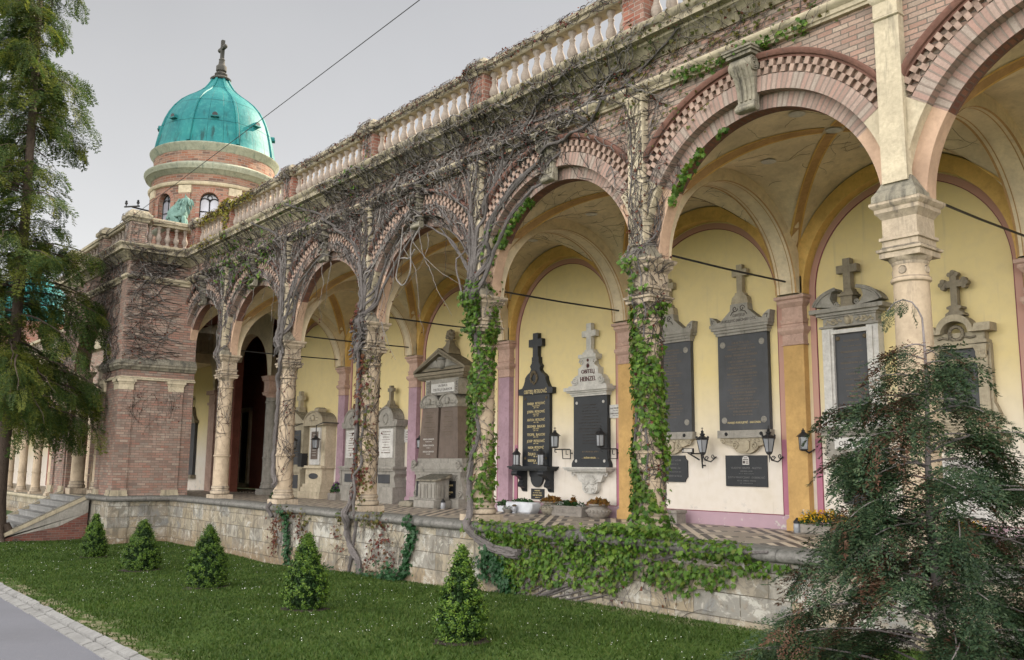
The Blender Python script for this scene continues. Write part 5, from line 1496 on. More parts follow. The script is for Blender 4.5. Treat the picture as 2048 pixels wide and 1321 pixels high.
for k in range(44): mb.box(cx - 1.0 + k * .0465, cx - .978 + k * .0465, y0 + .0, y0 + .06, 3.205, 3.24)
mb.box(cx - .98, cx + .98, y0 + .06, W_, 3.18, 3.24)
mb.build('raking_cornice', MT['brownstone'], gb)
mb = MB(); mb.lathe([(.04, 3.44), (.09, 3.46), (.14, 3.52), (.15, 3.62), (.13, 3.67), (.16, 3.68), (.12, 3.74)], cx, 3.50, 0, 16)
for sx in (-1, 1):
    for k in range(6):
        a = R(8 + 11 * k); mb.tube([(cx + sx * .15, 3.49, 3.50), (cx + sx * (.15 + .22 * math.cos(a)), 3.47, 3.49 + .20 * math.sin(a)), (cx + sx * (.2 + .5 * math.cos(a)), 3.49, 3.47 + .22 * math.sin(a))], [.02, .026, .004], 5)
mb.build('carved_urn', BS, gb, smooth=50)
mb = MB(); fx_ = cx + .18
mb.sq([(.20, 3.82), (.17, 3.95), (.10, 4.05), (.075, 4.15), (.075, 4.16)], fx_, 3.62); mb.box(fx_ - .11, fx_ + .11, 3.52, 3.72, 4.16, 4.185)
mb.ball((fx_, 3.62, 4.33), .10, .10, .15, 12, 9)
for k in range(18): a = k * 2.4; z = 4.22 + k * .012; rr = .10 * math.sqrt(max(.1, 1 - ((z - 4.32) / .15) ** 2)); mb.ball((fx_ + rr * math.cos(a), 3.62 + rr * math.sin(a), z), .035, .035, .04, 6, 4)
for sx in (-1, 1): mb.ball((fx_ + sx * .13, 3.6, 4.27), .05, .05, .05, 8, 6)
mb.build('pinecone_finial', MT['brownstone'], gb, smooth=50)
mb = MB(); mb.box(cx - .72, cx + .78, y0 + .06, W_, 2.76, 3.18); fz_ = mb.build('name_block', BS, o)
mb = MB(); mb.box(cx - .42, cx + .62, y0 + .035, y0 + .06, 2.83, 3.06); npn = mb.build('name_panel', MT['white'], fz_)
text('GROBNICA', cx + .10, 3.045, y0 + .033, .085, MT['engrave'], npn, width=.42, ext=.001); text('OBITELJI GRAHOR', cx + .10, 2.945, y0 + .033, .095, MT['engrave'], npn, width=.86, ext=.001)
for sx in (-1, 1):
    mb = MB(); mb.box(*sorted((cx + .1 + sx * .58, cx + .1 + sx * .70)), y0 + .02, W_, 2.78, 3.16)
    for k in range(5): mb.ball((cx + .1 + sx * .64, y0 + .01, 2.84 + .065 * k), .05, .03, .03, 7, 5)
    mb.build('carved_side_scroll', BS, fz_, smooth=50)
for i, (c0, w_) in enumerate(((cx - .42, .42), (cx + .42, .42))):
    mb = MB(); arcn = [(c0 + w_ * .98 * math.cos(PI * k / 14), 2.50 + .29 * math.sin(PI * k / 14)) for k in range(15)]
    mb.prism(arcn + [(c0 - w_ * .9, 2.44), (c0 + w_ * .9, 2.44)], y0 + .0, W_); mb.tube([(x, y0 - .01, z) for x, z in arcn], .03, 7)
    for sx in (-1, 1): spiral(mb, c0 + sx * w_ * .82, y0 - .01, 2.53, .09, 1.5, .02, sx, 0)
    mb.ball((c0, y0 - .02, 2.60), .07, .05, .09, 10, 8)
    for sx in (-1, 1): mb.ball((c0 + sx * .14, y0, 2.56), .10, .03, .05, 8, 5)
    mb.build('tablet_crest', BS, o, smooth=45)
    hb, ht = (.44, .36)
    mb = MB(); x_off = 0
    b_ = c0 - (.10 if i == 0 else .0); 
    mb.prism([(b_ - hb, 1.14), (b_ + hb - .02, 1.14), (c0 + ht, 2.44), (c0 - ht, 2.44)], y0 + .03, W_); tb = mb.build('tablet', MT['browntab'], o)
    q_ = worn_lines(tb, c0 - .03, 2.32, 1.75, .27, y0 + .03, MT['goldfade'], 60 + i, 10, .03)
    if i == 0:
        for k, nm in enumerate(('MIRKO GRAHOR', 'DUŠAN GRAHOR', 'NIKOLA GRAHOR')): text(nm, c0 - .06, 1.66 - k * .16, y0 + .028, .06, MT['letterwhite'], tb, width=.5); worn_lines(tb, c0 - .06, 1.57 - k * .16, 1.57 - k * .16, .16, y0 + .03, MT['letterwhite'], 70 + k, 1, .02)
mb = MB(); stack(mb, cx, W_, [(1.0, 1.02, 1.14, .36), (1.14, .86, .93, .48), (1.10, .93, 1.02, .42), (1.12, .80, .86, .46), (1.02, .72, .80, .42), (.98, .14, .72, .40), (1.10, -.08, .14, .52)])
for sx in (-1, 1): spiral(mb, cx + sx * .98, y0 - .09, .99, .11, 1.7, .025, -sx, 0)
for k in range(9): mb.torus((cx - .84 + k * .21, y0 - .005, .66), .05, .012, 'y', 12, 5)
for sx in (-1, 1): mb.prism([(cx + sx * .98, .14), (cx + sx * 1.12, .14), (cx + sx * 1.08, .3), (cx + sx * .98, .70)], y0 + .02, W_); spiral(mb, cx + sx * .98, y0 - .01, .24, .09, 1.5, .02, sx, 0)
mb.build('tomb_base', BS, o, smooth=40)
for dx, nm in ((-.62, ('', '')), (.52, ('ZDENKA GRAHOR', 'KATARINA GRAHOR'))):
    mb = MB(); mb.box(cx + dx - .29, cx + dx + .29, y0 - .03, y0, .17, .58); pp = mb.build('inset_plaque', MT['black'], o)
    for k, s in enumerate(nm):
        if s: text(s, cx + dx, .50 - k * .17, y0 - .032, .06, MT['gold'], pp, width=.42); worn_lines(pp, cx + dx, .42 - k * .17, .42 - k * .17, .14, y0 - .03, MT['gold'], 80 + k, 1, .025)
    if not nm[0]: worn_lines(pp, cx + dx, .5, .26, .2, y0 - .03, MT['goldfade'], 90, 4, .04)
dk = thing('stone_desk', 'sooty stone reading desk with fluted pedestal before the gabled tomb', 'desk', (-13.98, 3.05, FL))
mb = MB(); c_ = -13.98
mb.prism([(2.80, .56), (2.80, .61), (3.30, .76), (3.30, .66)], c_ - .47, c_ + .47, 'x'); mb.build('sloping_top', MT['console'], dk, bevel=.02)
mb = MB(); mb.box(c_ - .38, c_ + .38, 2.86, 3.26, .12, .62)
for k in range(5): mb.box(c_ - .36 + k * .155, c_ - .26 + k * .155, 2.835, 2.86, .16, .50)
for k in range(3): mb.box(c_ + .38, c_ + .405, 2.90 + k * .12, 2.98 + k * .12, .16, .50)
mb.build('fluted_pedestal', BS, dk)
mb = MB(); mb.box(c_ - .45, c_ + .45, 2.76, 3.29, FL, .12); mb.build('plinth', BS, dk, bevel=.015)
mb = MB(); mb.prism([(-15.10, FL), (-14.50, FL), (-14.46, .06), (-14.7, .09), (-15.05, .05)], 2.72, 3.0); tag(mb.build('stone_block', MT['console'], None, bevel=.02), 'rough broken stone block lying beside the reading desk', 'stone block')

# --- pale marble tombs in the next bay
def pale_tomb(cx, label, mat_=None):
    o = thing('arched_tomb', label, 'tomb', (cx, W_, FL), 'pale arched tombs behind the twisted vine')
    G = MT['greystone']; y0 = 3.45
    mb = MB(); mb.box(cx - .46, cx + .46, y0 + .06, W_, .90, 2.02); bd = mb.build('upper_block', G, o)
    mb = MB(); mb.box(cx - .36, cx + .36, y0 + .035, y0 + .06, 1.16, 1.96); tb = mb.build('tablet', MT['white'], o); worn_lines(tb, cx, 1.88, 1.30, .28, y0 + .035, MT['goldfade'], int(abs(cx) * 10), 9, .03)
    mb = MB(); n = 12
    arcp = [(cx + .42 * math.cos(PI * i / n), 2.18 + .38 * math.sin(PI * i / n)) for i in range(n + 1)]
    mb.prism([(cx + .54, 2.02), (cx + .60, 2.12), (cx + .60, 2.20), (cx + .46, 2.22)] + arcp + [(cx - .46, 2.22), (cx - .60, 2.20), (cx - .60, 2.12), (cx - .54, 2.02)], y0, W_)
    mb.tube([(x, y0 - .01, z) for x, z in arcp], .03, 7); mb.torus((cx, y0 - .005, 2.24), .13, .03, 'y', 16, 6); mb.build('arched_head', MT['brownstone'] if mat_ else G, o, smooth=40)
    mb = MB(); mb.sq([(.14, 2.54), (.14, 2.60), (.09, 2.66), (.07, 2.76)], cx, 3.62); cross_mb(mb, cx, 2.76, 3.18, 3.06, .13, .05, 3.57, 3.67); mb.build('cross', MT['brownstone'], o)
    mb = MB(); stack(mb, cx, W_, [(.56, .80, .92, .42), (.60, .86, .90, .46), (.50, .36, .80, .36), (.62, -.08, .36, .46)])
    for sx in (-1, 1): mb.prism([(cx + sx * .50, .36), (cx + sx * .64, .36), (cx + sx * .60, .5), (cx + sx * .54, .62), (cx + sx * .62, .72), (cx + sx * .58, .80), (cx + sx * .50, .80)], y0 - .02, W_)
    bb = mb.build('tomb_base', G, o)
    mb = MB(); mb.box(cx - .30, cx + .30, 3.44, 3.47, .46, .70); mb.build('lower_tablet', MT['slate'], bb)
    return o
pale_tomb(-17.0, 'pale arched marble tomb with small cross, right of the twisted vine column')
pale_tomb(-18.9, 'pale arched marble tomb mostly hidden behind the twisted vine column')
o = thing('small_plaque', 'white square plaque with black studs left of the gabled tomb', 'plaque', (-16.34, W_, 1.77))
mb = MB(); mb.box(-16.60, -16.07, 3.79, W_, 1.585, 1.945); pb_ = mb.build('plate', MT['white'], o); worn_lines(pb_, -16.33, 1.87, 1.66, .18, 3.79, MT['goldfade'], 12, 4, .035)
for a in (-16.55, -16.12):
    for b in (1.635, 1.895):
        mb = MB(); mb.lathe_y([(.018, -.012), (.018, 0)], a, 3.79, b, 8); mb.build('stud', MT['iron'], pb_)

# --- two tombs beside the pavilion hall
cx = -21.1; y0 = 3.40
o = thing('arched_tomb', 'cream tomb with an arched carved top and white framed tablet behind iron lanterns', 'tomb', (cx, W_, FL))
CR = MT['cream']
mb = MB(); mb.box(cx - .50, cx + .60, y0 + .05, W_, .90, 2.16); mb.build('upper_block', CR, o)
mb = MB(); n = 12; arcp = [(cx + .62 * math.cos(PI * i / n), 2.26 + .34 * math.sin(PI * i / n)) for i in range(n + 1)]
mb.prism([(cx + .66, 2.16), (cx + .72, 2.26)] + arcp + [(cx - .72, 2.26), (cx - .66, 2.16)], y0 - .08, W_); mb.tube([(x, y0 - .09, z) for x, z in arcp], .035, 7); mb.ball((cx, y0 - .1, 2.40), .09, .05, .1, 10, 8)
for sx in (-1, 1): mb.ball((cx + sx * .2, y0 - .08, 2.36), .12, .03, .06, 8, 5)
mb.sq([(.12, 2.59), (.14, 2.62), (.14, 2.70), (.09, 2.74)], cx, 3.55); mb.build('arched_head', MT['tanstone'], o, smooth=40)
mb = MB(); mb.box(cx - .34, cx + .34, y0 + .0, y0 + .05, .95, 2.10); wf = mb.build('white_frame', MT['white'], o)
mb = MB(); mb.box(cx - .22, cx + .22, y0 - .015, y0, 1.12, 1.98); tb = mb.build('tablet', MT['browntab'], wf); worn_lines(tb, cx, 1.88, 1.25, .16, y0 - .015, MT['letterwhite'], 51, 9, .025)
mb = MB(); stack(mb, cx, W_, [(.62, .84, .92, .50), (.54, .36, .84, .42), (.60, .26, .36, .48), (.66, .12, .26, .52), (.72, -.08, .12, .58)]); bb = mb.build('tomb_base', CR, o)
mb = MB(); mb.prism([(cx + .30 * math.cos(2 * PI * k / 16), .60 + .09 * math.sin(2 * PI * k / 16)) for k in range(16)], W_ - .44, W_ - .42); mb.build('oval_plate', MT['slate'], bb)
cx = -22.62
o = thing('gabled_tomb', 'tan tomb with a plain cross, half hidden behind the vine wrapped column', 'tomb', (cx, W_, FL))
mb = MB(); mb.box(cx - .60, cx + .60, y0 + .05, W_, .80, 2.26); mb.prism([(cx - .75, 2.26), (cx + .75, 2.26), (cx + .75, 2.34), (cx, 2.72), (cx - .75, 2.34)], y0 - .05, W_); mb.build('upper_block', MT['tanstone'], o)
mb = MB(); mb.box(cx - .45, cx + .45, y0 + .03, y0 + .05, .95, 2.05); tb = mb.build('tablet', MT['slate'], o); worn_lines(tb, cx, 1.9, 1.2, .35, y0 + .03, MT['goldfade'], 52, 9, .03)
mb = MB(); mb.box(cx - .12, cx + .12, 3.5, 3.74, 2.66, 2.82); cross_mb(mb, cx, 2.8, 3.34, 3.12, .2, .075, 3.56, 3.68); mb.build('cross', MT['tanstone'], o)
mb = MB(); stack(mb, cx, W_, [(.68, .70, .80, .48), (.60, .10, .70, .42), (.7, -.08, .10, .5)]); bb = mb.build('tomb_base', MT['tanstone'], o)
mb = MB(); mb.box(cx - .4, cx + .45, W_ - .44, W_ - .42, .2, .62); mb.build('lower_tablet', MT['slate'], bb)
cx = -32.9
o = thing('wall_memorial', 'tall grey memorial with a thin cross on the far wall seen past the pavilion', 'memorial', (cx, W_, 1), MON)
mb = MB(); mb.box(cx - .55, cx + .55, 3.7, W_, .5, 2.6); mb.build('tablet', MT['slate'], o)
mb = MB(); stack(mb, cx, W_, [(.65, 2.6, 2.72, .2), (.66, .35, .5, .22)]); mb.prism(mirror(cx, [(.55, 2.72), (.3, 2.95), (.2, 3.2), (.08, 3.3)]), 3.68, W_); fr = mb.build('carved_frame', MT['brownstone'], o)
mb = MB(); cross_mb(mb, cx, 3.3, 3.75, 3.62, .12, .03, 3.7, 3.76); mb.build('cross', MT['iron'], fr)

# ------------------------------------------------------------------ lanterns
def curl(mb, p, r, d=1, rad=.009, turns=1.25, a0=0):
    pts = [(p[0] + (r * (1 - .75 * i / 14)) * math.cos(a0 + d * 2 * PI * turns * i / 14), p[1], p[2] + (r * (1 - .75 * i / 14)) * math.sin(a0 + d * 2 * PI * turns * i / 14)) for i in range(15)]
    mb.tube(pts, rad, 5)
LG = 'iron grave lanterns along the inner wall'
def lantern_body(o, x, y, z, h, w, n=4, flare=1.25, cross=False, knob=True):
    """cage from z to z+h: base ring, bars, glass, roof"""
    g = MB(); k = [(w * .62, z + .04 * h), (w * .62 * flare, z + .60 * h)]
    g.lathe(k, x, y, 0, n); g.build('glass', MT['glass'], o, smooth=0)
    m = MB(); m.lathe([(w * .45, z - .02), (w * .72, z), (w * .72, z + .04 * h)], x, y, 0, n)
    for i in range(n):
        a = 2 * PI * i / n + 0; m.tube([(x + w * .66 * math.cos(a), y + w * .66 * math.sin(a), z + .03 * h), (x + w * .66 * flare * math.cos(a), y + w * .66 * flare * math.sin(a), z + .61 * h)], w * .06, 4)
    m.lathe([(w * .7 * flare, z + .59 * h), (w * .74 * flare, z + .63 * h)], x, y, 0, n); m.build('cage', MT['iron'], o, smooth=20)
    m = MB(); m.lathe([(w * .95 * flare, z + .62 * h), (w * .95 * flare, z + .64 * h), (w * .45, z + .80 * h), (w * .30, z + .82 * h), (w * .30, z + .88 * h), (w * .40, z + .89 * h), (w * .06, z + .94 * h)], x, y, 0, n)
    if cross:
        m.tube([(x, y, z + .92 * h), (x, y, z + 1.1 * h)], .008, 4); m.tube([(x - .03, y, z + 1.04 * h), (x + .03, y, z + 1.04 * h)], .008, 4)
    elif knob: m.ball((x, y, z + .96 * h), w * .12, w * .12, w * .14, 8, 6)
    m.build('roof', MT['iron'], o, smooth=20)
# standing lanterns on the black shelf
for x, lab in ((-11.38, 'left of two black lanterns standing on the black memorial shelf'), (-10.52, 'right of two black lanterns standing on the black memorial shelf')):
    o = thing('standing_lantern', lab, 'lantern', (x, 3.58, .96), LG); lantern_body(o, x, 3.58, .98, .40, .115, 6, 1.0)
    m = MB(); m.lathe([(.11, .96), (.10, .99)], x, 3.58, 0, 6); m.build('foot', MT['iron'], o)
for x, lab in ((-10.02, 'six sided black lantern on a square hook bracket between the two memorials'), (-8.60, 'six sided black lantern in front of the pale memorial slab')):
    y = 3.55; o = thing('wall_lantern', lab, 'lantern', (x, y, 1.4), LG); lantern_body(o, x, y, 1.38, .40, .12, 6, 1.15, cross=True)
    m = MB(); m.tube([(x, y, 1.38), (x, y, 1.27), (x + .05, y, 1.27)], .013, 5)
    m.tube([(x, y, 1.33), (x + .28, 3.74, 1.33)], .014, 5); m.tube([(x + .14, 3.64, 1.33), (x + .14, 3.66, 1.13), (x + .28, 3.76, 1.13), (x + .28, 3.76, 1.33)], .013, 5); m.tube([(x + .20, 3.7, 1.31), (x + .2, 3.7, 1.22), (x + .24, 3.72, 1.22)], .01, 5); m.tube([(x + .28, 3.76, 1.25), (x + .28, W_, 1.25)], .013, 5)
    m.build('hook_bracket', MT['iron'], o)
def ornate(x, lab):
    y = 3.55; o = thing('wall_lantern', lab, 'lantern', (x, y, 1.25), LG)
    g = MB(); g.lathe([(.055, 1.24), (.105, 1.47)], x, y, 0, 6); g.build('glass', MT['glass'], o, smooth=0)
    m = MB(); m.lathe([(.03, 1.19), (.06, 1.22), (.06, 1.245)], x, y, 0, 6)
    for i in range(6):
        a = PI * i / 3; m.tube([(x + .06 * math.cos(a), y + .06 * math.sin(a), 1.235), (x + .112 * math.cos(a), y + .112 * math.sin(a), 1.48)], .007, 4); m.ball((x + .12 * math.cos(a), y + .12 * math.sin(a), 1.52), .014, .014, .025, 5, 4)
    m.torus((x, y, 1.48), .112, .010, 'z', 12, 5); m.build('cage', MT['iron'], o)
    m = MB(); m.lathe([(.115, 1.485), (.10, 1.51), (.06, 1.53), (.035, 1.545), (.05, 1.565), (.05, 1.58), (.02, 1.60), (.03, 1.625), (.008, 1.65), (.006, 1.70)], x, y, 0, 12); m.tube([(x - .022, y, 1.685), (x + .022, y, 1.685)], .006, 4); m.build('crown_roof', MT['iron'], o, smooth=50)
    m = MB(); m.tube([(x, y, 1.20), (x + .02, y + .03, 1.10), (x + .08, 3.68, 1.07), (x + .10, 3.78, 1.14), (x + .10, W_, 1.16)], .012, 5)
    curl(m, (x + .04, y + .06, 1.13), .045); curl(m, (x + .10, 3.72, 1.17), .045, -1); m.tube([(x, y, 1.19), (x, y, 1.06)], [.014, .004], 5); m.build('scroll_bracket', MT['iron'], o)
ornate(-5.92, 'ornate black crown lantern between the two slate memorials')
ornate(-4.47, 'ornate black crown lantern beside the ochre pilaster')
o = thing('wall_lantern', 'square black lantern with flared roof on the ochre pilaster near the white marble memorial', 'lantern', (-3.83, 3.62, 1.4), LG)
lantern_body(o, -3.80, 3.57, 1.27, .36, .115, 4, 1.2)
m = MB(); m.tube([(-3.80, 3.57, 1.28), (-3.76, 3.66, 1.22), (-3.74, 3.80, 1.28)], .014, 5); m.build('bracket', MT['iron'], o)
o = thing('wall_lantern', 'small square black lantern on a curled bracket left of the gabled tomb', 'lantern', (-15.5, 3.6, 1.5), LG)
lantern_body(o, -15.46, 3.58, 1.42, .34, .10, 4, 1.2); m = MB(); m.tube([(-15.46, 3.58, 1.42), (-15.44, 3.62, 1.33), (-15.36, 3.7, 1.30), (-15.28, W_, 1.38)], .014, 5); curl(m, (-15.32, 3.72, 1.36), .05); m.build('bracket', MT['iron'], o)
for x, lab in ((-20.55, 'hanging iron lantern on a scrolled wall bracket beside the mauve pilaster'), (-22.1, 'hanging iron lantern on a scrolled bracket behind the vine wrapped column')):
    y = 3.15; o = thing('hanging_lantern', lab, 'lantern', (x, y, 1.5), LG)
    lantern_body(o, x, y, 1.45, .42, .13, 6, 1.25)
    m = MB(); m.tube([(x, y, 1.86), (x, y, 2.15), (x + .2, y + .15, 2.24), (x + .42, 3.6, 2.22), (x + .45, W_ - .02, 2.22)], .016, 5); m.tube([(x + .45, 3.78, 1.62), (x + .45, 3.78, 2.45)], .018, 5)
    for (dz, r_, d) in ((2.1, .09, 1), (1.9, .08, -1), (1.72, .05, 1)): curl(m, (x + .38, 3.7, dz), r_, d, .012)
    m.ball((x + .48, 3.76, 2.36), .05, .03, .05); m.ball((x + .48, 3.76, 1.68), .05, .03, .05); m.build('scroll_bracket', MT['iron'], o)
o = thing('metal_bin', 'black sheet metal box fixed on the wall between the cream and the tan tomb', 'box', (-21.75, 3.3, 1.1))
m = MB(); m.prism([(-21.86, .88), (-21.62, .88), (-21.59, 1.30), (-21.89, 1.30)], 3.22, 3.42); m.build('box_body', MT['iron'], o)
m = MB(); m.tube([(-21.88, 3.22, 1.3), (-21.6, 3.22, 1.3)], .014, 5); m.tube([(-21.74, 3.42, 1.2), (-21.74, 3.5, 1.2)], .02, 5); m.build('rim', MT['iron'], o)
o = thing('lantern_holder', 'small open iron holder with white slats on a bracket under the slate memorials', 'holder', (-6.3, 3.6, 1.25))
m = MB(); m.box(-6.42, -6.16, 3.55, 3.60, 1.235, 1.25); m.box(-6.42, -6.16, 3.55, 3.60, 1.31, 1.32); m.box(-6.42, -6.41, 3.55, 3.6, 1.25, 1.31); m.box(-6.17, -6.16, 3.55, 3.6, 1.25, 1.31); m.build('frame', MT['iron'], o)
m = MB()
for k in range(8): m.box(-6.40 + k * .03, -6.385 + k * .03, 3.548, 3.555, 1.255, 1.305 if k % 3 else 1.285)
m.build('slats', MT['letterwhite'], o)
m = MB(); m.tube([(-6.3, 3.57, 1.24), (-6.10, 3.68, 1.10)], .014, 5); m.tube([(-6.25, 3.6, 1.22), (-6.08, 3.7, 1.22), (-6.08, 3.74, .95)], .016, 5); m.tube([(-6.08, 3.74, 1.0), (-6.08, W_, 1.0)], .014, 5); m.build('bracket', MT['iron'], o)

# ------------------------------------------------------------------ plants in pots and planters
def leafcloud(name, cx, cy, z0, rx, ry, h, n, size, m, par, seed=1, dome=True):
    q = np.random.default_rng(seed); a = q.uniform(0, 2 * PI, n); r = np.sqrt(q.uniform(0, 1, n)); zf = q.uniform(.0, 1, n)
    top = np.sqrt(np.clip(1 - r ** 2 * .9, 0, 1)) if dome else np.ones(n)
    P = np.stack([cx + rx * r * np.cos(a), cy + ry * r * np.sin(a), z0 + h * top * (.35 + .65 * zf)], 1)
    return quads(name, P, size, m, par, seed)
def quads(name, P, size, m, par, seed=1, nrm=None, jit=1., shape=None):
    """pointed leaf faces (two triangles each as a kite) at P with random tilt"""
    q = np.random.default_rng(seed + 100); n = len(P)
    d = q.normal(0, 1, (n, 3)); 
    if nrm is not None: d = nrm + d * jit * .5
    d /= np.linalg.norm(d, axis=1)[:, None] + 1e-9
    u = np.cross(d, q.normal(0, 1, (n, 3))); u /= np.linalg.norm(u, axis=1)[:, None] + 1e-9
    v = np.cross(d, u); s = (size * q.uniform(.65, 1.3, n))[:, None]
    V = np.stack([P - u * s, P + v * s * .45 - u * s * .1, P + u * s, P - v * s * .45 - u * s * .1], 1).reshape(-1, 3)
    F = np.arange(4 * n).reshape(-1, 4)
    return fast(name, V, F, m, par)
GL = leafmat('potted_leaf', [(.02, .06, .015), (.035, .10, .025), (.05, .13, .04), (.07, .12, .05)])
OL = leafmat('bronze_orange_leaf', [(.22, .09, .02), (.14, .10, .03), (.30, .15, .03), (.08, .08, .03)])
WF = leafmat('white_petal', [(.6, .6, .57), (.5, .5, .5), (.1, .16, .07)])
YF_ = leafmat('yellow_petal', [(.65, .38, .01), (.7, .46, .02), (.55, .28, .01)], trans=.15)
PF = leafmat('purple_petal', [(.12, .03, .2), (.2, .05, .25), (.3, .05, .12)])
MT['potstone'] = stone('weathered_pot_stone', (.27, .245, .215), amount=.6, scale=7, bump=.4)
MT['soil'] = plain('potting_soil', (.035, .025, .018), .95, .3, 30)
PP = [(.15, 0), (.20, .04), (.235, .11), (.235, .16), (.20, .205), (.165, .22), (.165, .24), (.21, .255), (.215, .285), (.19, .29), (.17, .25), (.01, .24)]
for x, lab, m_, sd in ((-10.0, 'round dark stone pot with orange bronze plant left of the stone trough', 'console', 1), (-8.56, 'round pale stone pot with orange bronze plant right of the stone trough', 'potstone', 2)):
    o = thing('potted_plant', lab, 'potted plant', (x, 3.45, FL), 'stone pots below the memorials')
    m = MB(); m.lathe([(r * 1.05, z) for r, z in PP], x, 3.45, FL, 24, cap=False); p_ = m.build('stone_pot', MT[m_], o, smooth=45)
    m = MB()
    for k in range(20): a = k * PI / 10; m.ball((x + .245 * math.cos(a), 3.45 + .245 * math.sin(a), FL + .14), .03, .03, .035, 6, 4)
    m.build('lobed_relief', MT[m_], p_, smooth=60)
    leafcloud('foliage', x, 3.45, FL + .25, .24, .22, .15, 260, .05, OL, o, sd)
o = thing('stone_trough', 'pale stone trough with white flowers between two round stone pots', 'planter', (-9.37, 3.45, FL), None)
m = MB(); m.box(-9.85, -8.92, 3.30, 3.60, FL, .12)
for k in range(14): m.box(-9.70 + k * .048, -9.675 + k * .048, 3.288, 3.30, -.02, .08)
m.box(-9.86, -8.91, 3.285, 3.615, .10, .135); m.build('trough', MT['potstone'], o, bevel=.01)
leafcloud('foliage', -9.4, 3.45, .10, .42, .12, .16, 240, .045, GL, o, 3); leafcloud('white_blossom', -9.65, 3.40, .14, .10, .08, .08, 60, .03, WF, o, 4); leafcloud('dry_sprig', -9.32, 3.45, .12, .08, .06, .26, 70, .045, OL, o, 5); leafcloud('white_blossom', -9.05, 3.42, .12, .10, .08, .08, 40, .03, WF, o, 6)
MT['enamel'] = plain('white_glazed_pot', (.58, .60, .63), .3, .08, 5)
o = thing('white_planter', 'long white glazed planter with low green plants under the black memorial', 'planter', (-10.95, 3.45, FL))
m = MB(); m.prism(mirror(-10.95, [(.36, FL), (.42, -.02), (.46, .05), (.46, .165)]), 3.28, 3.58); m.build('tub', MT['enamel'], o, bevel=.03)
leafcloud('foliage', -10.95, 3.43, .14, .38, .10, .10, 160, .04, GL, o, 7)
o = thing('potted_plant', 'small square white pot with a leafy green plant at the foot of the mauve pilaster', 'potted plant', (-11.72, 3.5, FL))
m = MB(); m.sq([(.10, 0), (.12, .13)], -11.72, 3.5, FL); m.build('square_pot', MT['enamel'], o)
leafcloud('foliage', -11.72, 3.5, .03, .17, .16, .15, 90, .06, GL, o, 8)
o = thing('flower_basket', 'low basket of small white flowers in front of the white planter', 'flower basket', (-11.2, 3.2, FL))
m = MB(); m.lathe([(.08, 0), (.13, .07), (.12, .08), (.01, .07)], -11.2, 3.2, FL, 16, cap=False); m.build('basket', MT['potstone'], o); leafcloud('white_blossom', -11.2, 3.2, -.02, .13, .12, .10, 110, .028, WF, o, 9)
o = thing('grave_candle', 'small glass grave candle beside the basket of white flowers', 'candle', (-10.98, 3.2, FL), 'grave candles')
m = MB(); m.lathe([(.05, 0), (.05, .02), (.035, .03), (.065, .08), (.055, .13), (.04, .15)], -10.98, 3.2, FL, 14); m.build('glass_jar', MT['glass'], o, smooth=50)
m = MB(); m.lathe([(.05, .15), (.055, .165), (.03, .19)], -10.98, 3.2, FL, 14); m.build('lid', MT['bronze'], o)
for x, y, lab in ((-13.40, 2.95, 'dark grave candle on the floor right of the stone reading desk'), (-3.80, 3.3, 'grave candle with dark lid left of the yellow flowers')):
    o = thing('grave_candle', lab, 'candle', (x, y, FL), 'grave candles')
    m = MB(); m.lathe([(.055, 0), (.06, .01), (.06, .13), (.05, .15)], x, y, FL, 14); m.build('glass_jar', MT['glass'], o, smooth=40)
    m = MB(); m.lathe([(.06, .15), (.06, .18), (.03, .21), (.012, .24)], x, y, FL, 14); m.build('lid', MT['iron'], o, smooth=40)
o = thing('flower_planter', 'pale stone planter overflowing with yellow flowers at the ochre pilaster', 'planter', (-3.3, 3.4, FL))
m = MB(); m.box(-3.70, -2.85, 3.22, 3.5, FL, .07); m.build('trough', MT['potstone'], o, bevel=.012)
leafcloud('foliage', -3.3, 3.36, .04, .46, .20, .22, 420, .035, GL, o, 10); leafcloud('yellow_blossom', -3.32, 3.34, .07, .48, .22, .25, 420, .028, YF_, o, 11); leafcloud('white_blossom', -3.72, 3.45, .20, .09, .08, .1, 40, .028, WF, o, 12)
o = thing('flower_planter', 'low planter with yellow flowers half hidden by the young conifer at right', 'planter', (-1.2, 3.4, FL))
m = MB(); m.box(-1.6, -.8, 3.25, 3.5, FL, .07); m.build('trough', MT['potstone'], o, bevel=.012)
leafcloud('foliage', -1.2, 3.38, .04, .42, .16, .2, 300, .035, GL, o, 13); leafcloud('yellow_blossom', -1.2, 3.36, .07, .42, .18, .22, 110, .026, YF_, o, 14)
o = thing('cut_flowers', 'bunch of purple flowers in a stone vase by the mauve pilaster', 'flowers', (-19.5, 3.35, FL))
m = MB(); m.box(-19.75, -19.25, 3.2, 3.5, FL, .12); m.build('stone_vase', MT['potstone'], o); leafcloud('foliage', -19.5, 3.35, .08, .2, .14, .35, 160, .06, GL, o, 15); leafcloud('purple_blossom', -19.5, 3.35, .22, .16, .12, .25, 60, .042, PF, o, 16)
o = thing('cut_flowers', 'low heap of dark leaves with purple flowers on the floor by the cream tomb', 'flowers', (-21.2, 2.4, FL))
m = MB(); m.lathe([(.2, 0), (.28, .05), (.2, .06)], -21.2, 2.4, FL, 14); m.build('dish', MT['potstone'], o); leafcloud('foliage', -21.2, 2.4, FL, .42, .3, .28, 260, .055, GL, o, 17); leafcloud('purple_blossom', -21.1, 2.4, .1, .2, .18, .14, 40, .05, PF, o, 18)
o = thing('stone_vase', 'plain grey stone vase at the wall foot behind the leafy column', 'vase', (-6.55, 3.5, FL))
m = MB(); m.sq([(.13, 0), (.13, .18), (.15, .19), (.15, .24), (.12, .25), (.10, .2), (.0, .2)], -6.55, 3.5, FL); m.build('vase_body', MT['potstone'], o)
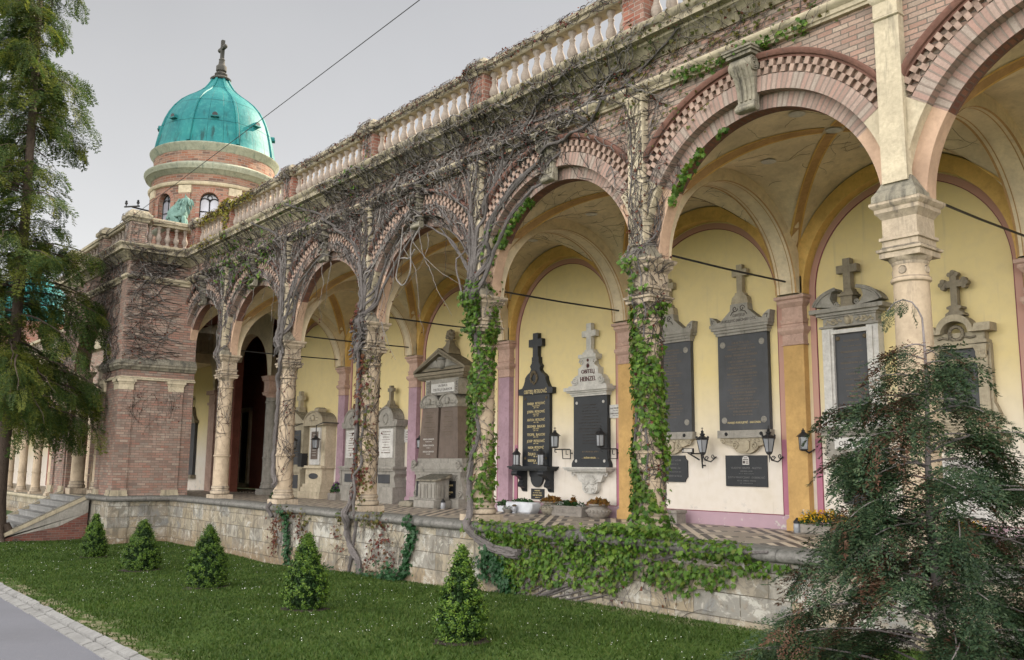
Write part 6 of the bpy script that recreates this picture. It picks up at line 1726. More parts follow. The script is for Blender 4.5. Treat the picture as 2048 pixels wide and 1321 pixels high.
# ------------------------------------------------------------------ climbing plants, grown over the facade by ray casting
bvh = BVHTree.FromPolygons(BV, BF)
def hit(x, z, side=False):
    """front: parameters (x, z), looking in from the lawn; side: parameters (y, z) on the pavilion's right face"""
    if isinstance(side, tuple):      # round a column: x = arc length, measured from the lawn side
        cx_ = side[1]; a = -PI / 2 + x / .22
        o = Vector((cx_ + .7 * math.cos(a), .7 * math.sin(a), z)); r = bvh.ray_cast(o, (Vector((cx_, 0, z)) - o).normalized(), .75)
        if r[0] is None: return None, None
        d = (o - Vector((cx_, 0, z))).normalized()
        return r[0], (r[1] if r[1].dot(d) > 0 else -r[1])
    if side:
        r = bvh.ray_cast(Vector((-12, x, z)), Vector((-1, 0, 0)), 11.9)
        return (None, None) if r[0] is None or r[0].x < -23.4 else (r[0], r[1] if r[1].x > 0 else -r[1])
    r = bvh.ray_cast(Vector((x, -6, z)), Vector((0, 1, 0)), 6.35)
    if r[0] is None: return None, None
    n = r[1] if r[1].y < 0 else -r[1]
    return r[0], n
def front(x, z):
    """front face of the pavilion"""
    return hit(x, z)
MT['vine'] = stone('grey_brown_vine_bark', (.155, .138, .132), (.03, .026, .025), amount=.5, scale=14, bump=.8, fine=60)
MT['twig'] = plain('dark_dry_twig', (.075, .064, .058), .9, .5, 12, spec=.15)
MT['twigpale'] = plain('pale_dry_twig', (.20, .182, .170), .9, .4, 12, spec=.15)
IVY = leafmat('fresh_vine_leaf', [(.045, .11, .012), (.08, .165, .018), (.115, .21, .026), (.16, .245, .035), (.095, .185, .02), (.03, .075, .012), (.12, .15, .02)], rough=.45, trans=.3)
IVYD = leafmat('dark_ivy_leaf', [(.012, .05, .014), (.02, .075, .022), (.03, .09, .03)], rough=.4, trans=.15)
REDL = leafmat('dark_red_young_leaf', [(.11, .022, .016), (.07, .018, .014), (.15, .04, .02), (.10, .055, .018)], rough=.6, trans=.2)
OLIVE = leafmat('olive_bronze_young_leaf', [(.08, .09, .018), (.13, .12, .025), (.11, .06, .02), (.06, .09, .02)], rough=.5, trans=.25)

class Tubes:
    """many thin three-sided stems gathered in one mesh"""
    def __init__(s): s.V = []; s.F = []
    def add(s, pts, r0, r1, n=3):
        k = len(pts)
        if k < 2: return
        P = np.array([tuple(p) for p in pts]); T = np.gradient(P, axis=0); T /= np.linalg.norm(T, axis=1)[:, None] + 1e-9
        ref = np.array([.3, -.9, .31]); U = np.cross(T, ref); U /= np.linalg.norm(U, axis=1)[:, None] + 1e-9; Wv = np.cross(T, U)
        rr = np.linspace(r0, r1, k)[:, None]; b = sum(len(v) for v in s.V) if not hasattr(s, 'c') else s.c
        ring = [P + (U * math.cos(2 * PI * j / n) + Wv * math.sin(2 * PI * j / n)) * rr for j in range(n)]
        V = np.stack(ring, 1).reshape(-1, 3)
        i = np.arange(k - 1)[:, None] * n; j = np.arange(n)[None, :]; j2 = (j + 1) % n
        F = np.stack([b + i + j, b + i + j2, b + i + n + j2, b + i + n + j], -1).reshape(-1, 4)
        s.V.append(V); s.F.append(F); s.c = b + len(V)
    def build(s, name, m, par):
        if not s.V: return None
        return fast(name, np.concatenate(s.V), np.concatenate(s.F), m, par, smooth=True)

def grow(T, x, z, ang, length, r0, r1, q, side=False, wander=.35, pull=None, step=.055, spread=1., buds=None, branch=0., lift=.0, n=3, zmin=-2, zmax=8.5, hang=False, inside=None):
    pts = []; L = 0; a = ang; last = None
    while L < length:
        p, nn = hit(x, z, side)
        if p is None or (inside and not inside(x, z)):
            if hang and last is not None and len(pts) > 2:
                # let it dangle over the opening
                hl = q.uniform(.3, 1.1); d = Vector((math.cos(a) * .3, -.05, 0)); pp = last
                for k in range(int(hl / .06)):
                    pp = pp + Vector((d.x * .06 + q.gauss(0, .018), q.gauss(-.004, .012), -.06)); d *= .9; pts.append(pp)
                    if buds is not None and q.random() < .5: buds.append((pp, Vector((0, -1, 0))))
            break
        s_ = p + nn * (r0 * .8 + .004 + lift * q.uniform(.2, 1))
        if last is not None and (s_ - last).length > .30: break
        pts.append(s_); last = s_
        if buds is not None and q.random() < .16: buds.append((s_, nn))
        if pull is not None: a += (pull - a) * .06
        a += q.gauss(0, wander) * .5
        x += math.cos(a) * step; z += math.sin(a) * step; L += step
        if z < zmin or z > zmax: break
        if branch and q.random() < branch and length - L > .25:
            grow(T, x, z, a + q.choice((-1, 1)) * q.uniform(.4, 1.0), (length - L) * q.uniform(.4, .9), r0 * .65, r1, q, side, wander, pull, step, spread, buds, branch * .6, lift, n, zmin, zmax, hang, inside)
    T.add(pts, r0, r1, n)
    return last

LEAF = np.array([(0, 0, 0), (.30, -.10, .05), (.52, .18, -.03), (.30, .30, .06), (.42, .62, -.03), (.14, .60, .04), (0, 1.0, -.10), (-.14, .60, .04), (-.42, .62, -.03), (-.30, .30, .06), (-.52, .18, -.03), (-.30, -.10, .05), (0, .35, .10)])
LEAF[:, 1] -= .1
LF = np.array([(12, i, i + 1) for i in range(11)] + [(12, 11, 0)])
def leaves(name, PN, size, m, par, seed=1, out=(.01, .07), droop=.9, simple=False):
    """lobed leaves lying over the surface like shingles, tips hanging"""
    if not PN: return None
    q = np.random.default_rng(seed); n = len(PN)
    P = np.array([tuple(p) for p, _ in PN]); Nn = np.array([tuple(k) for _, k in PN])
    Nn = Nn + q.normal(0, .42, (n, 3)) + np.array([0, 0, .35]); Nn /= np.linalg.norm(Nn, axis=1)[:, None]
    tip = np.stack([q.normal(0, .55, n), q.normal(0, .3, n), -np.ones(n) * droop], 1)
    tip -= Nn * (tip * Nn).sum(1)[:, None]; tip /= np.linalg.norm(tip, axis=1)[:, None] + 1e-9
    sd_ = np.cross(tip, Nn); s = (size * q.uniform(.55, 1.25, n))[:, None, None]
    base = P + np.array([tuple(k) for _, k in PN]) * q.uniform(out[0], out[1], n)[:, None]
    Tm = LEAF; Fm = LF
    if simple: Tm = LEAF[[0, 2, 6, 10]]; Fm = np.array([(0, 1, 2), (0, 2, 3)])
    V = base[:, None, :] + s * (Tm[None, :, 0:1] * sd_[:, None, :] + Tm[None, :, 1:2] * tip[:, None, :] + Tm[None, :, 2:3] * Nn[:, None, :])
    F = (np.arange(n) * len(Tm))[:, None, None] + Fm[None]
    return fast(name, V.reshape(-1, 3), F.reshape(-1, 3), m, par)

def poly_stem(mb, pts, r0, r1, y_lift=.0, knots=3, seed=1, n=8, gnarl=.012, side=False):
    """thick woody stem through (x, z) points, laid on whatever surface is there"""
    q = random.Random(seed); P = []
    pts = [Vector((a, 0, b)) for a, b in pts]
    dense = []
    for a, b in zip(pts[:-1], pts[1:]):
        k = max(2, int((b - a).length / .06))
        dense += [a.lerp(b, i / k) for i in range(k)]
    dense.append(pts[-1])
    # smooth the corners
    for _ in range(4): dense = [dense[0]] + [(dense[i - 1] + dense[i] * 2 + dense[i + 1]) / 4 for i in range(1, len(dense) - 1)] + [dense[-1]]
    yl = None; out = []
    for d in dense:
        p, nn = hit(d.x, d.z)
        y = p.y if p is not None and p.y < .32 else (yl if yl is not None else -.3)
        if yl is not None: y = max(min(y, yl + .07), yl - .07)
        yl = y
        out.append(Vector((d.x + q.gauss(0, gnarl), y, d.z + q.gauss(0, gnarl * .6))))
    for _ in range(3): out = [out[0]] + [Vector((out[i].x * .5 + (out[i - 1].x + out[i + 1].x) * .25, min(out[i].y, (out[i - 1].y + out[i + 1].y) / 2), out[i].z * .5 + (out[i - 1].z + out[i + 1].z) * .25)) for i in range(1, len(out) - 1)] + [out[-1]]
    m = len(out); rad = [(r0 + (r1 - r0) * i / m) * q.uniform(.85, 1.15) for i in range(m)]
    for i, p in enumerate(out): p.y -= rad[i] * .75 + y_lift
    mb.tube(out, [r_ * (.82 if r0 > .025 else 1) for r_ in rad], n)
    if r0 > .025:       # ropey bark: strands winding round the stem
        for k in range(6):
            ph = k * PI / 3 + q.uniform(0, .6); tw = q.uniform(-.12, .16); st = []
            for i, p in enumerate(out):
                t_ = (out[min(i + 1, m - 1)] - out[max(i - 1, 0)]).normalized(); u_ = t_.cross(Vector((.2, -.9, .35))); u_ = u_.normalized() if u_.length > .05 else t_.orthogonal(); w_ = t_.cross(u_); a = ph + tw * i + .25 * math.sin(i * .7 + k)
                st.append(p + (u_ * math.cos(a) + w_ * math.sin(a)) * rad[i] * .72)
            mb.tube(st, [r_ * q.uniform(.28, .48) for r_ in rad], 5)
    return out

Q = random.Random(11)
VG = 'climbing vines on the arcade front'
def in_zone(x, z):      # how thickly the bare stems cover the upper facade
    if z > 7.0: return 1.0
    if x < -8.2: return 1.0
    # fades along a rising diagonal to the right of the leafy column
    d = z - (4.6 + (x + 8) * .62)
    if d > .5: return .9
    if d > 0: return .5
    return .12
def vine_thing(name, label, x, z=-1.2):
    return thing(name, label, 'vine', (x, -.4, z), VG)

# main stems, column by column: (label, root x, [(points, r0, r1)], fan centre)
v1 = vine_thing('climbing_vine', 'bare vine with one snaking trunk round the second column from the pavilion', -15.6)
mb = MB()
poly_stem(mb, [(-15.67, -.30), (-15.80, -.05), (-15.72, .05)], .045, .04, .02)
poly_stem(mb, [(-15.78, .42), (-15.90, .56), (-16.10, .80), (-16.17, 1.05), (-16.12, 1.5), (-16.02, 1.9), (-16.0, 2.5), (-16.12, 2.95), (-15.98, 3.2), (-15.82, 3.42), (-15.93, 3.75), (-16.10, 4.15), (-15.95, 4.6), (-16.0, 5.3), (-16.1, 6.05), (-16.6, 6.8), (-17.6, 7.3)], .055, .03, .02, seed=4)
poly_stem(mb, [(-15.96, 4.4), (-15.5, 5.2), (-15.2, 5.9), (-14.6, 6.6)], .03, .015, seed=5)
mb.build('trunk', MT['vine'], v1, smooth=60)
v2 = vine_thing('climbing_vine', 'vine with twisted double trunk and dark red young leaves, third column from the pavilion', -11.6)
mb = MB()
T2 = [(-11.43, -1.32), (-11.5, -.94), (-11.88, -.72), (-12.07, -.38), (-11.96, -.12), (-12.15, .12), (-12.22, .64), (-12.2, 1.26), (-12.15, 1.78), (-12.08, 2.29), (-12.1, 2.9), (-12.12, 3.42), (-12.0, 3.9), (-11.9, 4.5), (-12.05, 5.2), (-12.8, 6.0), (-14.2, 6.85), (-15.5, 7.35)]
poly_stem(mb, T2, .062, .028, .025, seed=6); poly_stem(mb, [(a + .05 + .06 * math.sin(i * 1.7), b) for i, (a, b) in enumerate(T2[3:14])], .045, .03, .05, seed=7); poly_stem(mb, [(a - .06 + .05 * math.cos(i * 1.3), b) for i, (a, b) in enumerate(T2[4:13])], .035, .025, .03, seed=8)
poly_stem(mb, [(-12.0, -1.3), (-11.84, -.87), (-11.75, -.36), (-11.66, -.05), (-11.75, .15), (-11.62, .4), (-11.85, .9), (-11.95, 1.4), (-11.85, 2.2)], .034, .02, seed=9)
poly_stem(mb, [(-12.05, 3.8), (-11.6, 4.6), (-11.0, 5.2), (-10.3, 5.7), (-9.4, 6.2)], .035, .015, seed=10); poly_stem(mb, [(-11.95, 4.0), (-12.4, 4.9), (-12.7, 5.5), (-13.4, 6.1)], .03, .015, seed=12)
for k in range(9):    # knotted mass over the capital
    a = Q.uniform(0, 6); poly_stem(mb, [(-12.25 + .1 * math.cos(a), 3.3 + .08 * k), (-12.05, 3.42 + .07 * k + Q.uniform(-.1, .1)), (-11.85 + Q.uniform(-.1, .1), 3.35 + .09 * k)], .022, .014, .03, seed=30 + k)
mb.build('trunk', MT['vine'], v2, smooth=60)
v3 = vine_thing('climbing_vine', 'great old vine with gnarled trunk bending over the coping and leafy fourth column', -7.5)
mb = MB()
T3 = [(-6.45, -.46), (-6.77, -.46), (-7.03, -.42), (-7.44, -.33), (-7.66, -.21), (-7.80, -.05), (-7.92, .16), (-8.0, .40), (-8.05, .62), (-8.0, 1.0)]
poly_stem(mb, T3, .07, .045, .02, seed=13, gnarl=.014); poly_stem(mb, [(a + .03, b + .05 + .02 * math.sin(i * 2)) for i, (a, b) in enumerate(T3[:9])], .05, .035, .05, seed=14)
poly_stem(mb, [(-8.05, 1.0), (-7.85, 1.5), (-7.98, 2.1), (-7.83, 2.7), (-7.98, 3.3), (-7.9, 3.9)], .036, .036, .0, seed=15)
poly_stem(mb, [(-7.45, -.33), (-7.2, -.63), (-6.8, -.79), (-6.42, -.82), (-6.2, -.95)], .03, .022, seed=16)
for k, (pp, r0) in enumerate((([(-7.95, 3.9), (-7.8, 4.6), (-7.6, 5.3), (-6.9, 5.85), (-5.95, 6.2), (-5.1, 6.42), (-4.0, 6.95), (-3.0, 7.2)], .05),
    ([(-8.05, 3.9), (-7.95, 5.0), (-8.15, 5.85), (-8.35, 6.5), (-8.9, 7.2)], .05), ([(-7.9, 3.9), (-7.45, 4.7), (-7.0, 5.3), (-6.4, 5.65), (-5.9, 6.0), (-5.55, 6.3)], .045),
    ([(-5.1, 6.47), (-5.56, 6.83), (-6.2, 6.86), (-7.3, 6.92), (-8.4, 7.1)], .03), ([(-8.1, 4.0), (-8.25, 4.8), (-8.7, 5.4), (-9.3, 6.0), (-10.0, 6.7)], .04),
    ([(-8.0, 4.0), (-7.88, 5.2), (-7.55, 6.0), (-7.2, 6.6), (-6.3, 7.1), (-5.0, 7.3)], .04), ([(-7.8, 5.5), (-7.5, 6.1), (-7.0, 6.5), (-6.0, 6.7)], .03), ([(-10.0, 6.5), (-9.3, 6.75), (-8.6, 6.7), (-7.5, 6.6), (-6.4, 6.5), (-5.4, 6.55)], .026), ([(-7.95, 4.0), (-8.3, 4.5), (-8.9, 5.1), (-9.4, 5.6)], .035))):
    poly_stem(mb, pp, r0, .014, .01, seed=40 + k)
def fan(mb, cx, n, seed, z0=3.9, ztop=(5.6, 7.2), wid=1.7, r=(.013, .03)):
    qf = random.Random(seed)
    for k in range(n):
        x0 = cx + qf.uniform(-.17, .17); e = cx + qf.gauss(0, wid * .55); zt = qf.uniform(*ztop); r0 = qf.uniform(*r); m_ = qf.uniform(.35, .65); s_ = qf.gauss(0, .10)
        d = abs(e - cx)
        if d > 1.1: zt = max(zt, 6.1)
        poly_stem(mb, [(x0, z0 + qf.uniform(-.3, .2)), (x0 + (e - x0) * .12 + s_, z0 + (zt - z0) * .3), (x0 + (e - x0) * m_ * .75 - s_, z0 + (zt - z0) * .62), (e - (e - x0) * .12 + s_, z0 + (zt - z0) * .88), (e + .25 * (e - cx) + s_, zt + .1)], r0, r0 * .45, qf.uniform(0, .03), seed=seed * 50 + k, n=6, gnarl=.016)
def knots(mb, cx, n, seed, z=(3.3, 4.1), r=(.010, .020)):
    qf = random.Random(seed)
    for k in range(n):
        a = qf.uniform(0, 6.3); zc = qf.uniform(*z); w_ = qf.uniform(.12, .30); P = []
        for i in range(9):
            t_ = a + i * .62; P.append(Vector((cx + w_ * math.cos(t_) + qf.gauss(0, .03), -.24 - .12 * abs(math.sin(t_ * .7)) + qf.gauss(0, .02), zc + .13 * math.sin(t_ * 1.3) + .02 * i + qf.gauss(0, .02))))
        for _ in range(2): P = [P[0]] + [(P[i - 1] + P[i] * 2 + P[i + 1]) / 4 for i in range(1, 8)] + [P[-1]]
        r0 = qf.uniform(*r); mb.tube(P, [r0 * (1 - .06 * i) for i in range(9)], 5)
fan(mb, -8, 20, 1); knots(mb, -8.05, 12, 2, (3.7, 4.15))
mb.build('trunk', MT['vine'], v3, smooth=60)
mb = MB(); fan(mb, -12, 17, 3); knots(mb, -12.05, 34, 4, (3.15, 4.1)); mb.build('fanning_stems', MT['vine'], v2, smooth=60)
mb = MB(); fan(mb, -16, 15, 5); knots(mb, -16.0, 10, 6, (3.7, 4.1)); mb.build('fanning_stems', MT['vine'], v1, smooth=60)
mb = MB(); fan(mb, -20, 8, 7, wid=1.3, r=(.010, .02)); mb.build('fanning_stems', MT['vine'], v1, smooth=60)
v4 = vine_thing('climbing_vine', 'lush green vine clothing the fifth column and spilling over the coping', -4.2)
mb = MB()
poly_stem(mb, [(-6.4, -1.18), (-5.96, -1.04), (-4.85, -.63), (-3.67, -.32), (-2.8, -.12), (-1.7, -.05)], .032, .016, seed=60); poly_stem(mb, [(-6.6, -1.2), (-6.3, -.85), (-5.4, -.5), (-4.6, -.35), (-4.1, -.1), (-4.15, .4)], .03, .026, seed=61)
poly_stem(mb, [(-5.8, -.22), (-5.2, -.20), (-4.6, -.22), (-4.2, -.25)], .022, .016, .03, seed=65)
poly_stem(mb, [(-4.15, .3), (-4.22, 1.0), (-4.05, 1.8), (-4.2, 2.6), (-4.08, 3.3), (-4.1, 3.9), (-4.2, 4.5), (-4.05, 5.3), (-4.1, 6.1)], .022, .01, seed=62); poly_stem(mb, [(-4.0, .3), (-3.86, 1.2), (-4.02, 2.2), (-3.88, 3.2), (-3.95, 4.0), (-3.7, 4.4), (-3.72, 4.9)], .018, .01, seed=63)
for k in range(7): poly_stem(mb, [(-6.9 + k * .2, -1.25 + .02 * k), (-6.6 + k * .22, -1.05), (-6.2 + k * .3, -.9 + .1 * Q.random())], .02, .01, seed=70 + k)
mb.build('trunk', MT['vine'], v4, smooth=60)
vp = vine_thing('climbing_vine', 'fine net of bare vine stems over the pavilion wall and its cornice', -22.8, 3.8)
v0 = vine_thing('climbing_vine', 'thin branching vine stems on the slender column nearest the pavilion', -20, .1)

# nets of bare stems
nets = {k: (Tubes(), Tubes(), []) for k in ('v0', 'v1', 'v2', 'v3', 'v4', 'vp')}
def owner(x):
    return 'v1' if x < -14 else 'v2' if x < -10 else 'v3' if x < -5.2 else 'v4'
def twig_net(nstart, xr, zr, angf, lf, rf, dens=None, side=False, key=None, wander=.35, branch=.03, lift=.02, hang=.0, pullf=None):
    for _ in range(nstart):
        x = Q.uniform(*xr); z = Q.uniform(*zr)
        if dens and Q.random() > dens(x, z): continue
        k = key or owner(x); T = nets[k][0 if Q.random() < .6 else 1]
        r0 = rf()
        grow(T, x, z, angf(x, z), lf(), r0, r0 * .35, Q, side, wander, pullf(x, z) if pullf else None, branch=branch, lift=lift, buds=nets[k][2], hang=Q.random() < hang, zmax=6.8 if z < 6.4 and Q.random() < .7 else 8.5)
def fan_angle(x, z):
    """stems rise from the column heads and splay; near the cornice they sweep right"""
    xn = round((x + 0) / 4) * 4; dx = x - xn
    base = R(90) - dx * R(24)
    if z > 6.4: base = Q.choice((R(20), R(30), R(160), R(60), R(15)))
    return base + Q.gauss(0, .35)
spandrel = lambda x, z: in_zone(x, z)
twig_net(2500, (-22.9, -3.6), (4.0, 6.3), fan_angle, lambda: Q.uniform(.5, 1.7), lambda: Q.uniform(.006, .013), spandrel, hang=.30)
twig_net(420, (-22.9, -5.5), (4.2, 6.6), fan_angle, lambda: Q.uniform(1.2, 2.6), lambda: Q.uniform(.012, .022), lambda x, z: in_zone(x, z) > .6, lift=.04, hang=.3)
# frieze, cornice and balustrade
twig_net(330, (-22.9, -4.0), (6.45, 7.45), lambda x, z: Q.choice((R(12), R(35), R(60), R(150), R(-10))) + Q.gauss(0, .4), lambda: Q.uniform(.5, 1.8), lambda: Q.uniform(.007, .014), lift=.03)
twig_net(620, (-22.9, -8.0), (7.5, 8.3), lambda x, z: Q.choice((R(80), R(100), R(40), R(140))) + Q.gauss(0, .4), lambda: Q.uniform(.4, 1.0), lambda: Q.uniform(.006, .012), lift=.04)
twig_net(160, (-14, -4.0), (6.45, 7.3), lambda x, z: Q.choice((R(20), R(30), R(160))) + Q.gauss(0, .3), lambda: Q.uniform(1.2, 2.6), lambda: Q.uniform(.011, .018), lift=.05)
twig_net(230, (-4.0, -.6), (6.5, 7.4), lambda x, z: Q.choice((R(12), R(35), R(150))) + Q.gauss(0, .4), lambda: Q.uniform(.3, 1.0), lambda: Q.uniform(.003, .006), lambda x, z: .9 - (x + 4) * .2, key='v4')
twig_net(900, (-22.9, 2.0), (7.42, 8.46), lambda x, z: Q.choice((R(80), R(100), R(20), R(160))) + Q.gauss(0, .5), lambda: Q.uniform(.25, .9), lambda: Q.uniform(.004, .009), lift=.03)
twig_net(700, (-22.9, 2.0), (8.15, 8.45), lambda x, z: Q.choice((0, PI)) + Q.gauss(0, .4), lambda: Q.uniform(.4, 1.4), lambda: Q.uniform(.005, .011), lift=.04)
# column shafts and pilaster strips
for cx_, k, nn_, zr, lo in ((-20, 'v0', 60, (1.6, 3.0), 1.2), (-20, 'v0', 60, (3.4, 5.0), 1.), (-16, 'v1', 150, (.4, 4.0), 1.1), (-12, 'v2', 240, (.3, 4.2), 1.1), (-8, 'v3', 170, (.5, 4.3), 1.0), (-4, 'v4', 260, (.3, 4.4), 1.0), (-4, 'v4', 150, (4.0, 6.2), 1.1)):
    for _ in range(nn_):
        x = Q.uniform(-.36, .50); z = Q.uniform(*zr); side_ = ('col', cx_) if z < 3.9 else False
        if not side_: x = cx_ + Q.uniform(-.2, .25)
        T = nets[k][0 if Q.random() < .8 else 1]; r0 = Q.uniform(.0035, .008)
        grow(T, x, z, R(90) + Q.gauss(0, .75), Q.uniform(.25, lo), r0, r0 * .4, Q, side_, wander=.5, branch=.05, lift=.008, buds=nets[k][2])
# arch reveal beside the fifth column
twig_net(150, (-3.9, -3.2), (4.0, 5.2), lambda x, z: R(75) + Q.gauss(0, .5), lambda: Q.uniform(.2, .7), lambda: Q.uniform(.003, .006), key='v4', branch=.06)
# pavilion: long stems sweeping across from the arcade
twig_net(150, (-1.95, -.15), (3.95, 7.0), lambda x, z: PI + Q.gauss(0, .22), lambda: Q.uniform(.6, 2.2), lambda: Q.uniform(.006, .014), side=True, key='vp', wander=.25, branch=.05)
twig_net(45, (-1.95, -.15), (6.4, 7.4), lambda x, z: PI + Q.gauss(0, .3), lambda: Q.uniform(1, 2.2), lambda: Q.uniform(.012, .024), side=True, key='vp', lift=.06)
twig_net(60, (-1.95, -.2), (2.4, 3.3), lambda x, z: R(-95) + Q.gauss(0, .4), lambda: Q.uniform(.3, 1.1), lambda: Q.uniform(.003, .005), side=True, key='vp')
twig_net(360, (-30, -23.05), (3.9, 7.0), lambda x, z: PI + Q.gauss(0, .4), lambda: Q.uniform(.6, 2.0), lambda: Q.uniform(.006, .015), key='vp', wander=.3, branch=.04)
twig_net(200, (-26, -23.05), (6.6, 8.5), lambda x, z: Q.choice((0, PI, R(80))) + Q.gauss(0, .4), lambda: Q.uniform(.4, 1.4), lambda: Q.uniform(.006, .013), key='vp', lift=.04)
twig_net(110, (-2.1, -.2), (7.0, 8.5), lambda x, z: Q.choice((0, PI, R(80))) + Q.gauss(0, .4), lambda: Q.uniform(.4, 1.2), lambda: Q.uniform(.006, .012), side=True, key='vp', lift=.04)
# fine trails on the podium wall
twig_net(230, (-7.5, -3.0), (-1.1, -.2), lambda x, z: R(80) + Q.gauss(0, .7), lambda: Q.uniform(.2, .7), lambda: Q.uniform(.003, .006), key='v4', branch=.05)
twig_net(70, (-15.6, -14.5), (-1.2, -.2), lambda x, z: R(100) + Q.gauss(0, .6), lambda: Q.uniform(.3, .8), lambda: Q.uniform(.003, .006), key='v1', branch=.05)
twig_net(90, (-12.6, -10.0), (-1.2, -.2), lambda x, z: R(60) + Q.gauss(0, .6), lambda: Q.uniform(.3, .8), lambda: Q.uniform(.003, .005), key='v2', branch=.05)

# dangling ends in the arch openings of the second and third bays from the leafy column
def dangle(x, z, y, l, key, r=.010):
    T = nets[key][1]; p = Vector((x, y, z)); pts = [p]; d = Q.uniform(-.03, .03)
    for k in range(int(l / .07)):
        d += Q.gauss(0, .012); p = p + Vector((d, Q.gauss(0, .012), -.07)); pts.append(p)
        if k > l / .07 * .55 and Q.random() < .9: nets[key][2].append((p, Vector((0, -1, 0)))); nets[key][2].append((p + Vector((Q.gauss(0, .04), 0, Q.gauss(0, .04))), Vector((0, -1, 0))))
    T.add(pts, r, .003, 4)
for (x, z, l, k) in ((-10.5, 5.55, 2.1, 'v3'), (-10.2, 5.6, 1.5, 'v3'), (-9.9, 5.62, 1.9, 'v3'), (-9.6, 5.5, 1.2, 'v3'), (-10.8, 5.4, 1.7, 'v2'), (-14.4, 5.65, 1.3, 'v2'), (-14.0, 5.66, 1.5, 'v2'), (-13.6, 5.6, 1.1, 'v2'), (-14.8, 5.5, .9, 'v2'), (-17.9, 5.6, .8, 'v1'), (-11.2, 4.6, 1.3, 'v2'), (-11.25, 3.9, .9, 'v2')):
    dangle(x, z, -.22, l, k)
mb = MB()
for pp in ([(-10.4, -.30, 5.75), (-10.35, -.36, 5.2), (-10.5, -.38, 4.7), (-10.15, -.4, 4.45), (-9.85, -.42, 4.75), (-9.95, -.4, 5.3), (-9.7, -.3, 5.7)], [(-10.35, -.37, 5.1), (-10.0, -.38, 5.0), (-9.75, -.38, 5.2)]):
    P = [Vector(p) for p in pp]; D = []
    for i in range(len(P) - 1):
        for t_ in range(6): D.append(P[i].lerp(P[i + 1], t_ / 6) + Vector((Q.gauss(0, .01), Q.gauss(0, .01), Q.gauss(0, .01))))
    for _ in range(3): D = [D[0]] + [(D[i - 1] + D[i] * 2 + D[i + 1]) / 4 for i in range(1, len(D) - 1)] + [D[-1]]
    mb.tube(D, .016, 6)
mb.build('hanging_loop', MT['twigpale'], v3, smooth=60)

# a few brittle tendrils stuck to the vault plaster over the leafy bays
vb = MB()
class _T: pass
TV = Tubes()
for (x0, x1, n_) in ((-11.8, -8.2, 170), (-7.8, -4.2, 130), (-3.8, -.5, 50)):
    for _ in range(n_):
        x = Q.uniform(x0, x1); y = Q.uniform(.2, 3.3); a = Q.uniform(0, 2 * PI); pts = []; xc = round((x + 2) / 4) * 4 - 2
        for k in range(Q.randint(4, 14)):
            h2 = max(1.985 ** 2 - (x - xc) ** 2, 1.8 ** 2 - (y - 1.9) ** 2)
            if h2 < 0: break
            z = SP + math.sqrt(h2) - .012
            if abs(x - xc) > 1.75: break
            pts.append(Vector((x, y, z))); a += Q.gauss(0, .35); x += .06 * math.cos(a); y += .06 * math.sin(a)
            if y < .2 or y > 3.5: break
        TV.add(pts, .0028, .0018)
TV.build('vault_tendrils', MT['twig'], v3)

# leaves
par = {'v0': v0, 'v1': v1, 'v2': v2, 'v3': v3, 'v4': v4, 'vp': vp}
for k, (a, b, buds) in nets.items():
    a.build('dark_twigs', MT['twig'], par[k]); b.build('pale_twigs', MT['twigpale'], par[k])
    q = random.Random(5); bb = [p for p in buds if q.random() < .32]
    leaves('red_buds', bb, .042, REDL, par[k], 3, (.0, .05), .5, simple=True)
def around(cx, n, zr, patt, q):
    out = []
    for _ in range(n * 20):
        if len(out) >= n: break
        s, z = q.uniform(-.42, .46), q.uniform(*zr)
        if q.random() > patt(s / .3, z): continue
        p, nn = hit(s, z, ('col', cx))
        if p is not None: out.append((p, nn))
    return out
def scatter(n, inside, xr, zr, q):
    out = []
    for _ in range(n * 20):
        if len(out) >= n: break
        x, z = q.uniform(*xr), q.uniform(*zr)
        w_ = inside(x, z)
        if w_ <= 0 or q.random() > w_: continue
        p, nn = hit(x, z)
        if p is not None: out.append((p, nn))
    return out
q = random.Random(21)
def interp(tab, x):
    for (a, b), (c, d) in zip(tab[:-1], tab[1:]):
        if a <= x <= c: return b + (d - b) * (x - a) / (c - a)
    return None
LOW = [(-8.0, -.12), (-7.5, -.30), (-7.0, -.55), (-6.85, -1.0), (-6.4, -1.05), (-5.84, -.88), (-5.2, -.80), (-4.85, -.86), (-4.34, -.84), (-3.95, -.55), (-3.5, -.68), (-3.1, -.74), (-2.65, -.60), (-2.26, -.52), (-1.89, -.38), (-1.33, -.24), (-1.0, -.2)]
TOPL = [(-8.0, -.04), (-7.6, .0), (-6.6, -.02), (-6.2, .0), (-4.6, .02), (-3.7, .03), (-2.4, .0), (-2.1, -.03), (-1.8, -.18), (-1.0, -.18)]
hn = lambda x, z, s=1: .5 + .5 * math.sin(x * 5.1 * s + 1.3 * math.sin(z * 6.3 * s)) * math.sin(z * 7.7 * s + x * 2.2)
def carpet(x, z):
    lo, hi = interp(LOW, x), interp(TOPL, x)
    if lo is None or z < lo or z > hi: return 0
    w_ = .35 + .65 * (hn(x, z) > .25)
    if x > -3.9 and x < -2.0 and -.30 < z - (-.02 - .16 * (x + 3.9)) * 0 < -.19: w_ = .08      # bare patch under the coping
    if z < lo + .18: w_ *= .5
    return w_
PN = scatter(2900, carpet, (-8, -1.0), (-1.1, .04), q)
leaves('carpet_leaves', PN, .074, IVY, v4, 31, (.01, .10))
PN = scatter(420, lambda x, z: carpet(x, z) if z > -.06 or (x > -3.6 and z > -.15) else 0, (-7.9, -1.7), (-.15, .03), q)
leaves('coping_leaves', [(p + Vector((0, Q.uniform(-.02, .22), .0)), Vector((0, -.3, 1))) for p, n_ in PN], .085, IVY, v4, 32, (.01, .07))
